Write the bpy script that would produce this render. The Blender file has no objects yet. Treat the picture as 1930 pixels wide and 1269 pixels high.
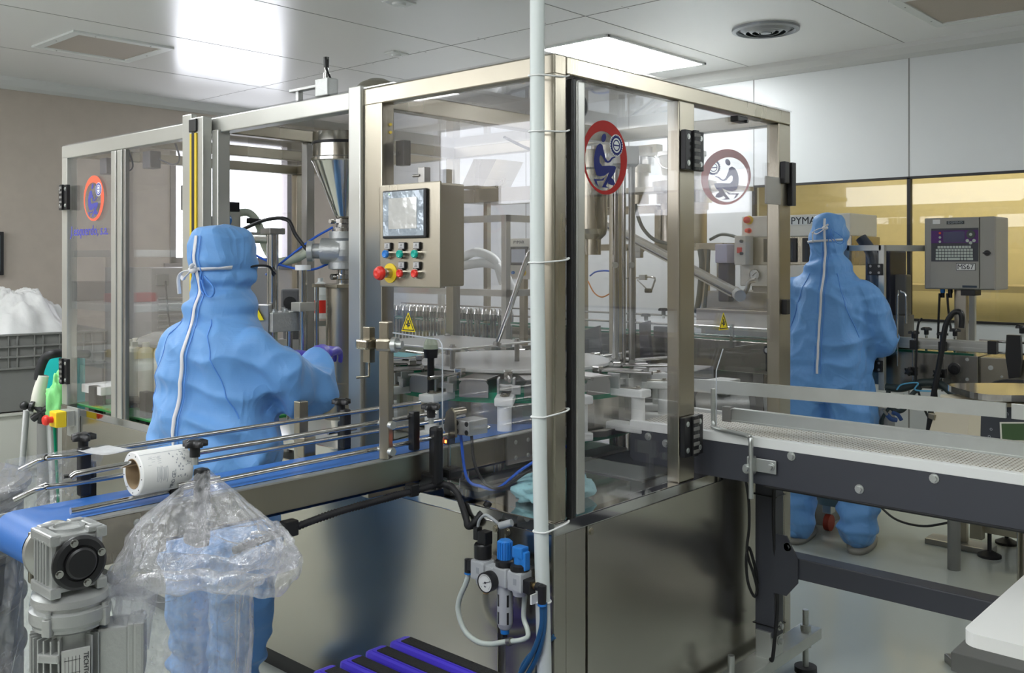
import bpy, bmesh, math, random
from mathutils import Vector, Matrix, noise
from mathutils.bvhtree import BVHTree
random.seed(7)
PI = math.pi
SC = bpy.context.scene
COL = SC.collection

# ---------------------------------------------------------------- camera
CX, CY, CZ = -1.940, -1.613, 1.5          # eye point in metres
VX, VY = .7396, .6730                     # viewing direction (level)
RX, RY = .6730, -.7396                    # to the right
F = 1790.0                                # focal length, image 1930 wide
cam = bpy.data.cameras.new('camera')
cam.sensor_fit = 'HORIZONTAL'; cam.sensor_width = 36.0
cam.lens = F / 1930 * 36.0
cam.shift_y = -144.5 / 1930
cam.clip_start = .05; cam.clip_end = 60
co = bpy.data.objects.new('camera', cam); COL.objects.link(co)
co.location = (CX, CY, CZ)
co.rotation_euler = (PI / 2, 0, math.atan2(VY, VX) - PI / 2)
SC.camera = co
# ---------------------------------------------------------------- light and exposure
SC.view_settings.view_transform = 'Standard'; SC.view_settings.look = 'None'
SC.view_settings.exposure = 1.15; SC.view_settings.gamma = 1.0
SC.view_settings.use_curve_mapping = False
SC.cycles.transparent_max_bounces = 24
SC.cycles.max_bounces = 10; SC.cycles.glossy_bounces = 6; SC.cycles.transmission_bounces = 8
SC.cycles.sample_clamp_indirect = 6.0
SC.cycles.use_denoising = True
W = bpy.data.worlds.new('world'); SC.world = W; W.use_nodes = True
bg = W.node_tree.nodes['Background']
bg.inputs[0].default_value = (.93, .95, 1.0, 1); bg.inputs[1].default_value = 3.0
CEIL = 2.94
def area(name, loc, size, rot, power, col=(1, 1, 1), portal=False):
    l = bpy.data.lights.new(name, 'AREA'); l.shape = 'RECTANGLE'; l.size, l.size_y = size
    l.energy = power; l.color = col
    if portal: l.cycles.is_portal = True
    o = bpy.data.objects.new(name, l); COL.objects.link(o); o.location = loc; o.rotation_euler = rot
    return o
area('daylight_portal', (2.95, 6.5, 2.08), (1.5, 1.35), (-PI / 2, 0, 0), 1, portal=True)
area('daylight_portal', (-4.1, 2.6, 2.33), (.72, 4.4), (0, -PI / 2, 0), 1, portal=True)  # serves the added, unseen opening in the left wall
PANELS = [(3.55, 2.31, 1.2, .6, 10.0), (-.9, 3.45, 1.2, .6, 12.0), (-3.2, 4.5, 1.2, .6, 15.0), (-3.0, -.2, 1.2, .6, 10.0), (-1.4, -.9, 1.2, .6, 6.5), (1.2, -1.9, 1.2, .6, 2.6), (3.7, -2.6, 1.2, .6, 11.0)]  # only the first panel is in view; the camera-side ones are added fill

# ---------------------------------------------------------------- pixel helpers (a point of the photo on a plane of the room)
def ray(px):
    k = (px - 965) / F
    return VX + k * RX, VY + k * RY
def atD(px, py, d):
    a, b = ray(px); return Vector((CX + d * a, CY + d * b, CZ - (py - 490) / F * d))
def atX(px, py, X): a, b = ray(px); return atD(px, py, (X - CX) / a)
def atY(px, py, Y): a, b = ray(px); return atD(px, py, (Y - CY) / b)
def atZ(px, py, Z): return atD(px, py, (CZ - Z) * F / (py - 490))

# ---------------------------------------------------------------- materials
MATS = {}
def mat(name, col, metal=0.0, rough=.5, bump=0.0, bscale=60.0, mottle=0.0, mscale=6.0, sheen=0, trans=0, rvar=0.0, spec=.5, emit=None, stretch=None, coat=0, aniso=0, sss=0):
    if name in MATS: return MATS[name]
    m = bpy.data.materials.new(name); m.use_nodes = True
    nt = m.node_tree; N = nt.nodes; L = nt.links; b = N['Principled BSDF']
    b.inputs['Base Color'].default_value = (*col, 1); b.inputs['Metallic'].default_value = metal
    b.inputs['Roughness'].default_value = rough; b.inputs['Specular IOR Level'].default_value = spec
    if sheen: b.inputs['Sheen Weight'].default_value = sheen
    if trans: b.inputs['Transmission Weight'].default_value = trans
    if coat: b.inputs['Coat Weight'].default_value = coat; b.inputs['Coat Roughness'].default_value = .1
    if aniso: b.inputs['Anisotropic'].default_value = aniso
    if sss: b.inputs['Subsurface Weight'].default_value = sss; b.inputs['Subsurface Radius'].default_value = (.02, .02, .02)
    if emit: b.inputs['Emission Color'].default_value = (*emit[0], 1); b.inputs['Emission Strength'].default_value = emit[1]
    tc = None
    def coords(s):
        nonlocal tc
        if tc is None: tc = N.new('ShaderNodeTexCoord')
        mp = N.new('ShaderNodeMapping'); L.new(tc.outputs['Object'], mp.inputs[0])
        st = stretch or (1, 1, 1)
        mp.inputs['Scale'].default_value = tuple(s * q for q in st)
        return mp.outputs[0]
    if mottle or rvar:
        n = N.new('ShaderNodeTexNoise'); n.inputs['Scale'].default_value = 1; n.inputs['Detail'].default_value = 5
        L.new(coords(mscale), n.inputs['Vector'])
        if mottle:
            mx = N.new('ShaderNodeMix'); mx.data_type = 'RGBA'
            mx.inputs[6].default_value = tuple(max(0, q * (1 - mottle)) for q in col) + (1,)
            mx.inputs[7].default_value = tuple(min(1, q * (1 + mottle)) for q in col) + (1,)
            L.new(n.outputs['Fac'], mx.inputs[0]); L.new(mx.outputs[2], b.inputs['Base Color'])
        if rvar:
            mr = N.new('ShaderNodeMapRange'); mr.inputs[1].default_value = .3; mr.inputs[2].default_value = .7
            mr.inputs[3].default_value = rough - rvar; mr.inputs[4].default_value = rough + rvar
            L.new(n.outputs['Fac'], mr.inputs[0]); L.new(mr.outputs[0], b.inputs['Roughness'])
    if bump:
        n2 = N.new('ShaderNodeTexNoise'); n2.inputs['Scale'].default_value = 1; n2.inputs['Detail'].default_value = 3
        L.new(coords(bscale), n2.inputs['Vector'])
        bp = N.new('ShaderNodeBump'); bp.inputs['Strength'].default_value = bump; bp.inputs['Distance'].default_value = .01
        L.new(n2.outputs['Fac'], bp.inputs['Height']); L.new(bp.outputs[0], b.inputs['Normal'])
    MATS[name] = m; return m

def clear(name, tint, ior=1.45, haze=0.0, rough=.02, bump=0, bscale=12, hazecol=(.9, .9, .92), edge=1.0, wrinkle=None):
    if name in MATS: return MATS[name]
    m = bpy.data.materials.new(name); m.use_nodes = True
    nt = m.node_tree; N = nt.nodes; L = nt.links; N.clear()
    out = N.new('ShaderNodeOutputMaterial'); t = N.new('ShaderNodeBsdfTransparent'); t.inputs[0].default_value = (*tint, 1)
    g = N.new('ShaderNodeBsdfGlossy'); g.inputs['Roughness'].default_value = rough; g.inputs[0].default_value = (1, 1, 1, 1)
    fr = N.new('ShaderNodeFresnel'); fr.inputs[0].default_value = ior
    ge = N.new('ShaderNodeNewGeometry'); im = N.new('ShaderNodeMapRange'); im.inputs[3].default_value = ior; im.inputs[4].default_value = 1 / ior
    L.new(ge.outputs['Backfacing'], im.inputs[0]); L.new(im.outputs[0], fr.inputs[0])
    mx = N.new('ShaderNodeMixShader'); L.new(fr.outputs[0], mx.inputs[0]); L.new(t.outputs[0], mx.inputs[1]); L.new(g.outputs[0], mx.inputs[2])
    last = mx
    tc = N.new('ShaderNodeTexCoord')
    if haze:
        d = N.new('ShaderNodeBsdfDiffuse'); d.inputs[0].default_value = (*hazecol, 1)
        tl = N.new('ShaderNodeBsdfTranslucent'); tl.inputs[0].default_value = (*hazecol, 1)
        dm = N.new('ShaderNodeMixShader'); dm.inputs[0].default_value = .4; L.new(d.outputs[0], dm.inputs[1]); L.new(tl.outputs[0], dm.inputs[2])
        m2 = N.new('ShaderNodeMixShader'); L.new(mx.outputs[0], m2.inputs[1]); L.new(dm.outputs[0], m2.inputs[2])
        n = N.new('ShaderNodeTexNoise'); n.inputs['Scale'].default_value = bscale * 1.3; n.inputs['Detail'].default_value = 6; n.inputs['Distortion'].default_value = 1.5
        L.new(tc.outputs['Object'], n.inputs['Vector'])
        mr = N.new('ShaderNodeMapRange'); mr.inputs[1].default_value = .35; mr.inputs[2].default_value = .75
        mr.inputs[3].default_value = haze * .35; mr.inputs[4].default_value = min(1, haze * 1.8); L.new(n.outputs['Fac'], mr.inputs[0]); L.new(mr.outputs[0], m2.inputs[0])
        last = m2
    if bump:
        n2 = N.new('ShaderNodeTexNoise'); n2.inputs['Scale'].default_value = 1; n2.inputs['Detail'].default_value = 5; n2.inputs['Distortion'].default_value = .8
        mp = N.new('ShaderNodeMapping'); mp.inputs['Scale'].default_value = wrinkle or (bscale, bscale, bscale)
        L.new(tc.outputs['Object'], mp.inputs[0]); L.new(mp.outputs[0], n2.inputs['Vector'])
        bp = N.new('ShaderNodeBump'); bp.inputs['Strength'].default_value = bump; bp.inputs['Distance'].default_value = .02
        L.new(n2.outputs['Fac'], bp.inputs['Height']); L.new(bp.outputs[0], g.inputs['Normal']); L.new(bp.outputs[0], fr.inputs['Normal'])
    L.new(last.outputs[0], out.inputs[0])
    MATS[name] = m; return m

STEEL = mat('brushed_steel', (.42, .385, .31), 1, .30, rvar=.06, mscale=3, bump=.03, bscale=120, stretch=(1, 1, .12))
STEELP = mat('steel_sheet', (.50, .475, .42), 1, .24, rvar=.03, mscale=1.2, mottle=.03)
STEELD = mat('dull_steel', (.36, .35, .33), 1, .38, rvar=.08, mscale=8)
CHROME = mat('chrome_bar', (.60, .59, .57), 1, .14)
POLISH = mat('polished_deck', (.50, .49, .48), 1, .07)
ALU = mat('anodised_aluminium', (.55, .55, .51), .7, .34, rvar=.05)
ALUC = mat('cast_aluminium', (.50, .51, .50), .75, .42, bump=.15, bscale=90)
ZINC = mat('zinc_plate', (.58, .60, .58), .85, .38, mottle=.08, mscale=15)
NYLON = mat('white_nylon', (.86, .87, .85), 0, .4, sss=.1)
NYLONC = mat('cream_nylon', (.72, .71, .60), 0, .4, bump=.08, bscale=40)
GREEN = mat('green_polyethylene', (.0, .33, .17), 0, .4)
GREEND = mat('green_mat', (.02, .30, .07), 0, .35)
BLUEBELT = mat('blue_belt', (.045, .165, .50), 0, .42, bump=.05, bscale=300)
BLACK = mat('black_plastic', (.012, .012, .013), 0, .38)
RUBBER = mat('black_rubber', (.015, .015, .017), 0, .6)
PAINTD = mat('dark_grey_paint', (.055, .058, .072), 0, .42, bump=.04, bscale=200)
WHITEP = mat('white_paint', (.78, .80, .78), 0, .4)
PIPEW = mat('white_pipe', (.68, .73, .71), 0, .35)
BLUEK = mat('blue_knob', (.02, .21, .66), 0, .35)
RED = mat('red_plastic', (.75, .035, .02), 0, .35)
YELLOW = mat('yellow_plastic', (.85, .62, .02), 0, .4)
TEAL = mat('teal_plastic', (.0, .42, .40), 0, .35)
GREYP = mat('grey_plastic', (.17, .165, .155), 0, .5, mottle=.1, mscale=5)
GREYC = mat('grey_crate', (.20, .20, .19), 0, .5, mottle=.08, mscale=5)
CREAM = mat('cream_plastic', (.70, .69, .60), 0, .45)
PURPLE = mat('violet_plastic', (.085, .055, .60), 0, .32)
GRIT = mat('black_grit_strip', (.022, .022, .021), 0, .85, bump=.8, bscale=350)
NAVY = mat('navy_print', (.010, .018, .15), 0, .5, spec=.2)
NAVYF = mat('faded_navy_print', (.04, .04, .18), 0, .5)
REDP = mat('red_print', (.42, .016, .013), 0, .5, spec=.2)
ORANGEP = mat('orange_red_print', (.90, .12, .06), 0, .45)
PAPER = mat('label_paper', (.82, .82, .80), 0, .5)
INK = mat('black_ink', (.03, .03, .035), 0, .6)
INKG = mat('grey_ink', (.35, .37, .40), 0, .6)
CARD = mat('cardboard_core', (.42, .31, .19), 0, .7, mottle=.1, mscale=60)
TUBEC = mat('milky_tube', (.62, .68, .62), 0, .3, sss=.2)
TUBEB = mat('blue_tube', (.02, .10, .24), 0, .3)
WIREB = mat('bright_blue_wire', (.02, .12, .62), 0, .35)
GOLD = mat('brass', (.70, .50, .22), 1, .3)
PVC = clear('clear_panel', (.975, .972, .978), 1.5, haze=.012, rough=.015)
BAG = clear('bag_film', (.95, .955, .97), 1.9, haze=.17, rough=.12, bump=1.0, bscale=30, wrinkle=(26, 26, 7))
BAGB = clear('milky_bag_film', (.92, .92, .94), 1.45, haze=.25, rough=.15, bump=.6, bscale=10)
WBAG = mat('white_bag', (.85, .85, .84), 0, .35, bump=.3, bscale=20, sss=.1)
WIN = clear('window_pane', (.95, .94, .86), 1.45, haze=.02, rough=.01)

# ---------------------------------------------------------------- mesh builder
def frame_of(n):
    n = Vector(n).normalized()
    a = Vector((0, 0, 1)) if abs(n.z) < .9 else Vector((1, 0, 0))
    u = a.cross(n).normalized(); return u, n.cross(u).normalized(), n
def smooth_path(pts, k=6):
    pts = [Vector(p) for p in pts]
    if len(pts) < 3: return pts
    P = [pts[0] * 2 - pts[1]] + pts + [pts[-1] * 2 - pts[-2]]; out = []
    for i in range(1, len(P) - 2):
        a, b, c, d = P[i - 1:i + 3]
        for j in range(k):
            t = j / k
            out.append(.5 * ((2 * b) + (c - a) * t + (2 * a - 5 * b + 4 * c - d) * t * t + (3 * b - a - 3 * c + d) * t ** 3))
    out.append(pts[-1]); return out
class MB:
    def __init__(s): s.v = []; s.f = []; s.sm = []; s.mi = []; s.m = 0; s.X = None
    def add(s, vs, fs, smooth=False):
        o = len(s.v); vs = [Vector(q) for q in vs]
        if s.X is not None: vs = [s.X @ q for q in vs]
        s.v += vs
        for f in fs: s.f.append(tuple(i + o for i in f)); s.sm.append(smooth); s.mi.append(s.m)
        return s
    def box(s, x0, x1, y0, y1, z0, z1, b=0.0):
        return s.obox(((x0 + x1) / 2, (y0 + y1) / 2, (z0 + z1) / 2), (abs(x1 - x0), abs(y1 - y0), abs(z1 - z0)), None, b)
    def obox(s, c, d, R=None, b=0.0):
        c = Vector(c); hx, hy, hz = d[0] / 2, d[1] / 2, d[2] / 2
        b = min(b, hx * .98, hy * .98, hz * .98)
        if b <= 0:
            vs = [Vector((i * hx, j * hy, k * hz)) for i in (-1, 1) for j in (-1, 1) for k in (-1, 1)]
            fs = [(0, 1, 3, 2), (4, 6, 7, 5), (0, 4, 5, 1), (2, 3, 7, 6), (0, 2, 6, 4), (1, 5, 7, 3)]
        else:
            bm = bmesh.new(); bmesh.ops.create_cube(bm, size=1)
            bmesh.ops.scale(bm, vec=(2 * hx, 2 * hy, 2 * hz), verts=bm.verts)
            bmesh.ops.bevel(bm, geom=list(bm.edges), offset=b, segments=2, affect='EDGES', profile=.6)
            bm.verts.index_update()
            vs = [v.co.copy() for v in bm.verts]; fs = [tuple(v.index for v in f.verts) for f in bm.faces]; bm.free()
        if R is not None: vs = [R @ q for q in vs]
        return s.add([q + c for q in vs], fs)
    def cyl(s, p0, p1, r, seg=16, r2=None, caps=True):
        p0 = Vector(p0); p1 = Vector(p1); u, w, n = frame_of(p1 - p0); r2 = r if r2 is None else r2
        ring = lambda p, q: [p + (u * math.cos(2 * PI * i / seg) + w * math.sin(2 * PI * i / seg)) * q for i in range(seg)]
        A, B = ring(p0, r), ring(p1, r2)
        s.add(A + B, [(i, (i + 1) % seg, (i + 1) % seg + seg, i + seg) for i in range(seg)], True)
        if caps: s.add(A, [tuple(range(seg))[::-1]]); s.add(B, [tuple(range(seg))])
        return s
    def tube(s, pts, r, seg=8, k=6, smooth=True, caps=True, flat=1.0):
        P = smooth_path(pts, k) if smooth else [Vector(q) for q in pts]
        n = len(P); t = [(P[min(i + 1, n - 1)] - P[max(i - 1, 0)]).normalized() for i in range(n)]
        u, w, _ = frame_of(t[0]); vs = []
        for i in range(n):
            u = (u - t[i] * u.dot(t[i])).normalized(); w = t[i].cross(u)
            rr = r(i / (n - 1)) if callable(r) else r
            vs += [P[i] + (u * math.cos(2 * PI * j / seg) + w * math.sin(2 * PI * j / seg) * flat) * rr for j in range(seg)]
        s.add(vs, [(i * seg + j, i * seg + (j + 1) % seg, (i + 1) * seg + (j + 1) % seg, (i + 1) * seg + j) for i in range(n - 1) for j in range(seg)], True)
        if caps: s.add(vs[:seg], [tuple(range(seg))[::-1]]); s.add(vs[-seg:], [tuple(range(seg))])
        return s
    def lathe(s, prof, c, axis=(0, 0, 1), seg=32, smooth=True, sharp=True):
        u, w, n = frame_of(axis); c = Vector(c)
        ring = lambda r, h: [c + n * h + (u * math.cos(2 * PI * i / seg) + w * math.sin(2 * PI * i / seg)) * r for i in range(seg)]
        for (r0, h0), (r1, h1) in zip(prof, prof[1:]):
            s.add(ring(max(r0, 1e-5), h0) + ring(max(r1, 1e-5), h1), [(i, (i + 1) % seg, (i + 1) % seg + seg, i + seg) for i in range(seg)], smooth)
        return s
    def prism(s, poly, o, u, w, depth, hole=None):
        o = Vector(o); u = Vector(u); w = Vector(w); n = u.cross(w).normalized(); N = len(poly)
        A = [o + u * a + w * b for a, b in poly]; B = [q + n * depth for q in A]
        s.add(A + B, [(i, (i + 1) % N, (i + 1) % N + N, i + N) for i in range(N)])
        s.add(A, [tuple(range(N))[::-1]]); s.add(B, [tuple(range(N))]); return s
    def ring2(s, o, u, w, r0, r1, depth, seg=40, e=1.0, c0=(0, 0), c1=(0, 0), teeth=0, th=0):
        """flat ring between radii r0 (hole) and r1"""
        o = Vector(o); u = Vector(u); w = Vector(w); n = u.cross(w).normalized()
        A, B = [], []
        for i in range(seg):
            a = 2 * PI * i / seg; q = r1 + (th if teeth and (i * teeth * 2 // seg) % 2 else 0)
            A.append(o + u * (c0[0] + r0 * math.cos(a)) + w * (c0[1] + r0 * math.sin(a)))
            B.append(o + u * (c1[0] + q * math.cos(a)) + w * (c1[1] + q * math.sin(a)))
        vs = A + B + [q + n * depth for q in A] + [q + n * depth for q in B]; fs = []
        for i in range(seg):
            j = (i + 1) % seg
            fs += [(i, i + seg, j + seg, j), (i + 2 * seg, j + 2 * seg, j + 3 * seg, i + 3 * seg), (i, j, j + 2 * seg, i + 2 * seg), (i + seg, i + 3 * seg, j + 3 * seg, j + seg)]
        return s.add(vs, fs)
    def ball(s, c, r, seg=16, rings=10, sc=(1, 1, 1)):
        c = Vector(c); vs = []
        for i in range(rings + 1):
            p = PI * i / rings
            vs += [c + Vector((math.sin(p) * math.cos(2 * PI * j / seg) * r * sc[0], math.sin(p) * math.sin(2 * PI * j / seg) * r * sc[1], math.cos(p) * r * sc[2])) for j in range(seg)]
        return s.add(vs, [(i * seg + j, (i + 1) * seg + j, (i + 1) * seg + (j + 1) % seg, i * seg + (j + 1) % seg) for i in range(rings) for j in range(seg)], True)
    def grid(s, fn, nu, nv, closed=False):
        vs = [Vector(fn(i / nu, j / nv)) for j in range(nv + 1) for i in range(nu if closed else nu + 1)]; w = nu if closed else nu + 1
        return s.add(vs, [(j * w + i, j * w + (i + 1) % w, (j + 1) * w + (i + 1) % w, (j + 1) * w + i) for j in range(nv) for i in range(nu)], True)
    def bolt(s, c, n, r=.006, h=.005):
        c = Vector(c); n = Vector(n).normalized(); s.cyl(c, c + n * h * .3, r * 1.5, 12); return s.cyl(c + n * h * .3, c + n * h, r, 6)
    def text(s, txt, o, u, w, size, depth=.0006, align='CENTER', shear=0):
        cu = bpy.data.curves.new('t', 'FONT'); cu.body = txt; cu.size = size; cu.align_x = align; cu.align_y = 'CENTER'; cu.extrude = depth; cu.resolution_u = 2; cu.shear = shear
        ob = bpy.data.objects.new('t', cu); COL.objects.link(ob)
        me = bpy.data.meshes.new_from_object(ob.evaluated_get(bpy.context.evaluated_depsgraph_get()))
        o = Vector(o); u = Vector(u); w = Vector(w); n = u.cross(w).normalized()
        s.add([o + u * v.co.x + w * v.co.y + n * (v.co.z + depth) for v in me.vertices], [tuple(p.vertices) for p in me.polygons])
        bpy.data.objects.remove(ob); bpy.data.curves.remove(cu); bpy.data.meshes.remove(me); return s
    def bolts(s, name, m, par, items, r=.006, h=.005):
        for c, n in items: MB().bolt(c, n, r, h).build(name, m, par)
    def build(s, name, mats, parent=None, origin=None, loose=False):
        me = bpy.data.meshes.new(name)
        if origin is None:
            if parent is not None: origin = OFF.get(parent.name, Vector())
            else:
                lo = [min(v[i] for v in s.v) for i in range(3)]; hi = [max(v[i] for v in s.v) for i in range(3)]
                origin = Vector(((lo[0] + hi[0]) / 2, (lo[1] + hi[1]) / 2, lo[2]))
        origin = Vector(origin)
        me.from_pydata([v - origin for v in s.v], [], s.f)
        for m in (mats if isinstance(mats, (list, tuple)) else [mats]): me.materials.append(m)
        for p, q, k in zip(me.polygons, s.sm, s.mi): p.use_smooth = q; p.material_index = k
        me.update()
        ob = bpy.data.objects.new(name, me); COL.objects.link(ob)
        if parent is not None: ob.parent = parent; OFF[ob.name] = origin
        else: ob.location = origin; OFF[ob.name] = origin
        return ob
OFF = {}
def tag(o, label, cat, group=None):
    o['label'] = label; o['category'] = cat
    if group: o['group'] = group
    return o
def thing(name, label, cat, loc, group=None):
    o = bpy.data.objects.new(name, None); COL.objects.link(o); o.location = loc; o.empty_display_size = .1
    OFF[o.name] = Vector(loc); return tag(o, label, cat, group)
def struct(mb, name, m):
    o = mb.build(name, m); o['kind'] = 'structure'; return o
def copy_tree(o, parent=None, loc=None, rz=None, label=None):
    c = o.copy(); COL.objects.link(c); c.parent = parent
    if loc is not None: c.location = loc
    if rz is not None: c.rotation_euler.z = rz
    if label: c['label'] = label
    for ch in list(o.children): copy_tree(ch, c)
    return c
# ================================================================ THE ROOM
WB, WR, WL, WF = 6.40, 4.55, -4.0, -4.0     # back, right, left, front walls
WALLB = mat('beige_wall', (.50, .44, .375), 0, .55, mottle=.10, mscale=9, bump=.05, bscale=60)
WALLW = mat('white_wall', (.70, .73, .73), 0, .35, mottle=.02)
CEILM = mat('glossy_ceiling', (.88, .88, .87), 0, .24, spec=.42, bump=.012, bscale=2.2)
FLOORM = mat('resin_floor', (.46, .49, .45), 0, .14, mottle=.07, mscale=1.2, bump=.02, bscale=8, rvar=.04)
SEAM = mat('dark_seam', (.22, .22, .21), 0, .6)
COVE = mat('cove_white', (.66, .67, .65), 0, .4)
WFR = mat('window_frame_grey', (.22, .20, .20), .3, .45)
BK = mat('black_gasket', (.02, .02, .022), 0, .5)
struct(MB().box(WL, WR + .1, WF, WB + .1, -.1, 0), 'floor', FLOORM)
c = MB().box(WL, WR + .1, WF, WB + .1, CEIL, CEIL + .1)
c.m = 1
for y in [.70 + 1.14 * k for k in range(-4, 6)]: c.box(WL, WR, y - .0025, y + .0025, CEIL - .0012, CEIL + .002)
for x in (2.50, -1.5): c.box(x - .0025, x + .0025, WF, WB, CEIL - .0012, CEIL + .002)
c.m = 2
for x in (2.47, 2.53):
    for k in range(-12, 22): c.cyl((x, .13 + k * .285, CEIL - .001), (x, .13 + k * .285, CEIL + .001), .005, 8)
struct(c, 'ceiling', [CEILM, SEAM, STEELD])
# back wall with the daylight window
wx0, wx1, wz0, wz1 = 2.30, 3.58, 1.47, 2.66
b = MB().box(WL, wx0, WB, WB + .1, 0, CEIL).box(wx1, WR, WB, WB + .1, 0, CEIL).box(wx0, wx1, WB, WB + .1, 0, wz0).box(wx0, wx1, WB, WB + .1, wz1, CEIL)
struct(b, 'wall_back', WALLB)
w = MB().box(wx0, wx1, WB - .02, WB + .08, wz0, wz0 + .05).box(wx0, wx1, WB - .02, WB + .08, wz1 - .04, wz1).box(wx0, wx0 + .05, WB - .02, WB + .08, wz0, wz1).box(wx1 - .05, wx1, WB - .02, WB + .08, wz0, wz1)
w.box(wx0 - .06, wx1 + .06, WB - .04, WB, wz0 - .06, wz0, .004)
wo = struct(w, 'window_1', WFR)
MB().box(wx0 + .05, wx1 - .05, WB + .03, WB + .036, wz0 + .05, wz1 - .04).build('pane', clear('daylight_pane', (.98, .98, 1), 1.2), wo)
# left wall with an unseen high opening added for daylight from the left
b = MB().box(WL - .1, WL, WF, .4, 0, CEIL).box(WL - .1, WL, 4.8, WB, 0, CEIL).box(WL - .1, WL, .4, 4.8, 0, 1.98).box(WL - .1, WL, .4, 4.8, 2.68, CEIL)
struct(b, 'wall_left', mat('taupe_wall', (.30, .27, .23), 0, .55))
struct(MB().box(WL - .1, WR + .1, WF - .1, WF, 0, CEIL), 'wall_front', mat('grey_wall', (.13, .125, .12), 0, .5))
# right wall: white panels, long glazed strip with a lit corridor behind
gz0, gz1, gy1 = 1.10, 2.05, 1.84
b = MB().box(WR, WR + .08, gy1, WB, 0, CEIL).box(WR, WR + .08, WF, gy1, 0, gz0).box(WR, WR + .08, WF, gy1, gz1, CEIL)
b.m = 1
for y in (.70, 1.84, 2.98, 4.12, 5.26, -.44, -1.58):
    if y > gy1 - .01: b.box(WR - .0012, WR, y - .004, y + .004, 0, CEIL)
    else: b.box(WR - .0012, WR, y - .004, y + .004, 0, gz0).box(WR - .0012, WR, y - .004, y + .004, gz1, CEIL)
struct(b, 'wall_right', [WALLW, SEAM])
w = MB()
for z in (gz0, gz1): w.box(WR - .006, WR + .03, WF, gy1, z - .008, z + .008)
for y in (gy1, .70, -.44, -1.58): w.box(WR - .006, WR + .03, y - .012, y + .012, gz0, gz1)
wo = struct(w, 'window_2', BK)
ys = [gy1, .70, -.44, -1.58, WF]
for a_, b_ in zip(ys, ys[1:]): MB().box(WR + .01, WR + .02, b_ + .012, a_ - .012, gz0 + .008, gz1 - .008).build('pane', WIN, wo)
cor = mat('corridor_paint', (.70, .62, .40), 0, .5)
struct(MB().box(6.6, 6.7, WF, 4.2, 0, CEIL), 'wall_corridor', cor)
struct(MB().box(WR + .08, 6.7, 4.1, 4.2, 0, CEIL), 'wall_corridor_end', cor)
struct(MB().box(WR + .08, 6.7, WF, 4.2, CEIL, CEIL + .1), 'ceiling_corridor', cor)
struct(MB().box(WR + .1, 6.7, WF, 4.2, -.1, 0), 'floor_corridor', FLOORM)
struct(MB().box(WR + .08, 6.7, WF - .1, WF, 0, CEIL), 'wall_corridor_near', cor)
# coving
def cove(y0, y1, x, sx):
    pr = [(0, 0), (.012, 0), (.05, .022), (.078, .06), (.085, .09), (0, .09)]
    m = MB(); vs = [(x - sx * a, y, CEIL - .09 + h) for y in (y0, y1) for a, h in pr]; n = len(pr)
    m.add(vs, [(i, (i + 1) % n, (i + 1) % n + n, i + n) for i in range(n)] + [tuple(range(n)), tuple(range(n, 2 * n))]); return m
struct(cove(WF, WB, WR, 1), 'trim_1', COVE)
pr = [(0, 0), (.012, 0), (.05, .022), (.078, .06), (.085, .09), (0, .09)]; n = len(pr)
m = MB().add([(x, WB - a, CEIL - .09 + h) for x in (WL, WR) for a, h in pr], [(i, (i + 1) % n, (i + 1) % n + n, i + n) for i in range(n)] + [tuple(range(n)), tuple(range(n, 2 * n))])
struct(m, 'trim_2', COVE)
# ceiling lamps: the first is in view, the rest unseen, most added as fill
labs = ['lit white ceiling light panel above the right wall side', 'unseen ceiling light panel over the walkway beside the machine', 'unseen ceiling light panel near the added left opening', 'added fill light panel, unseen, in the ceiling left of the camera', 'added fill light panel, unseen, in the ceiling just over the eye point', 'added fill light panel, unseen, in the ceiling over the white table', 'added fill light panel, unseen, in the ceiling at the printer end of the white wall']
for i, (x, y, sx, sy, st) in enumerate(PANELS):
    t = thing('ceiling_light', labs[i], 'light', (x, y, CEIL))
    hx, hy = sx / 2, sy / 2
    f = MB()
    for a in ((x - hx, x + hx, y - hy, y - hy + .02), (x - hx, x + hx, y + hy - .02, y + hy), (x - hx, x - hx + .02, y - hy, y + hy), (x + hx - .02, x + hx, y - hy, y + hy)): f.box(*a, CEIL - .012, CEIL)
    f.build('frame', WHITEP, t)
    MB().box(x - hx + .02, x + hx - .02, y - hy + .02, y + hy - .02, CEIL - .008, CEIL - .002).build('diffuser', mat('lit_diffuser_%d' % i, (.9, .9, .9), emit=((.95, .985, 1), st)), t)
t = thing('ceiling_light', 'corridor ceiling lamp behind the glazed strip', 'light', (5.6, .4, CEIL))
MB().box(5.3, 5.9, -1.2, 2.0, CEIL - .02, CEIL - .002).build('diffuser', mat('corridor_diffuser', (.9, .85, .7), emit=((1, .93, .72), 3.2)), t)
# filter frame (unlit) at left and another at top right
def hatch(label, x0, x1, y0, y1, fr=.06):
    t = thing('ceiling_hatch', label, 'ceiling hatch', ((x0 + x1) / 2, (y0 + y1) / 2, CEIL))
    f = MB()
    for a in ((x0, x1, y0, y0 + fr), (x0, x1, y1 - fr, y1), (x0, x0 + fr, y0 + fr, y1 - fr), (x1 - fr, x1, y0 + fr, y1 - fr)): f.box(*a, CEIL - .014, CEIL, .002)
    f.m = 1
    for a, b_ in ((.2, 0), (.8, 0), (.2, 1), (.8, 1), (0, .5), (1, .5)):
        X = x0 + fr / 2 + (x1 - x0 - fr) * a; Y = y0 + fr / 2 + (y1 - y0 - fr) * b_
        f.cyl((X, Y, CEIL - .016), (X, Y, CEIL - .013), .005, 8)
    f.build('frame', [WHITEP, STEELD], t)
    MB().box(x0 + fr, x1 - fr, y0 + fr, y1 - fr, CEIL - .006, CEIL - .001).build('filter', mat('filter_mesh', (.50, .44, .38), 0, .7, bump=.3, bscale=200), t)
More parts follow.
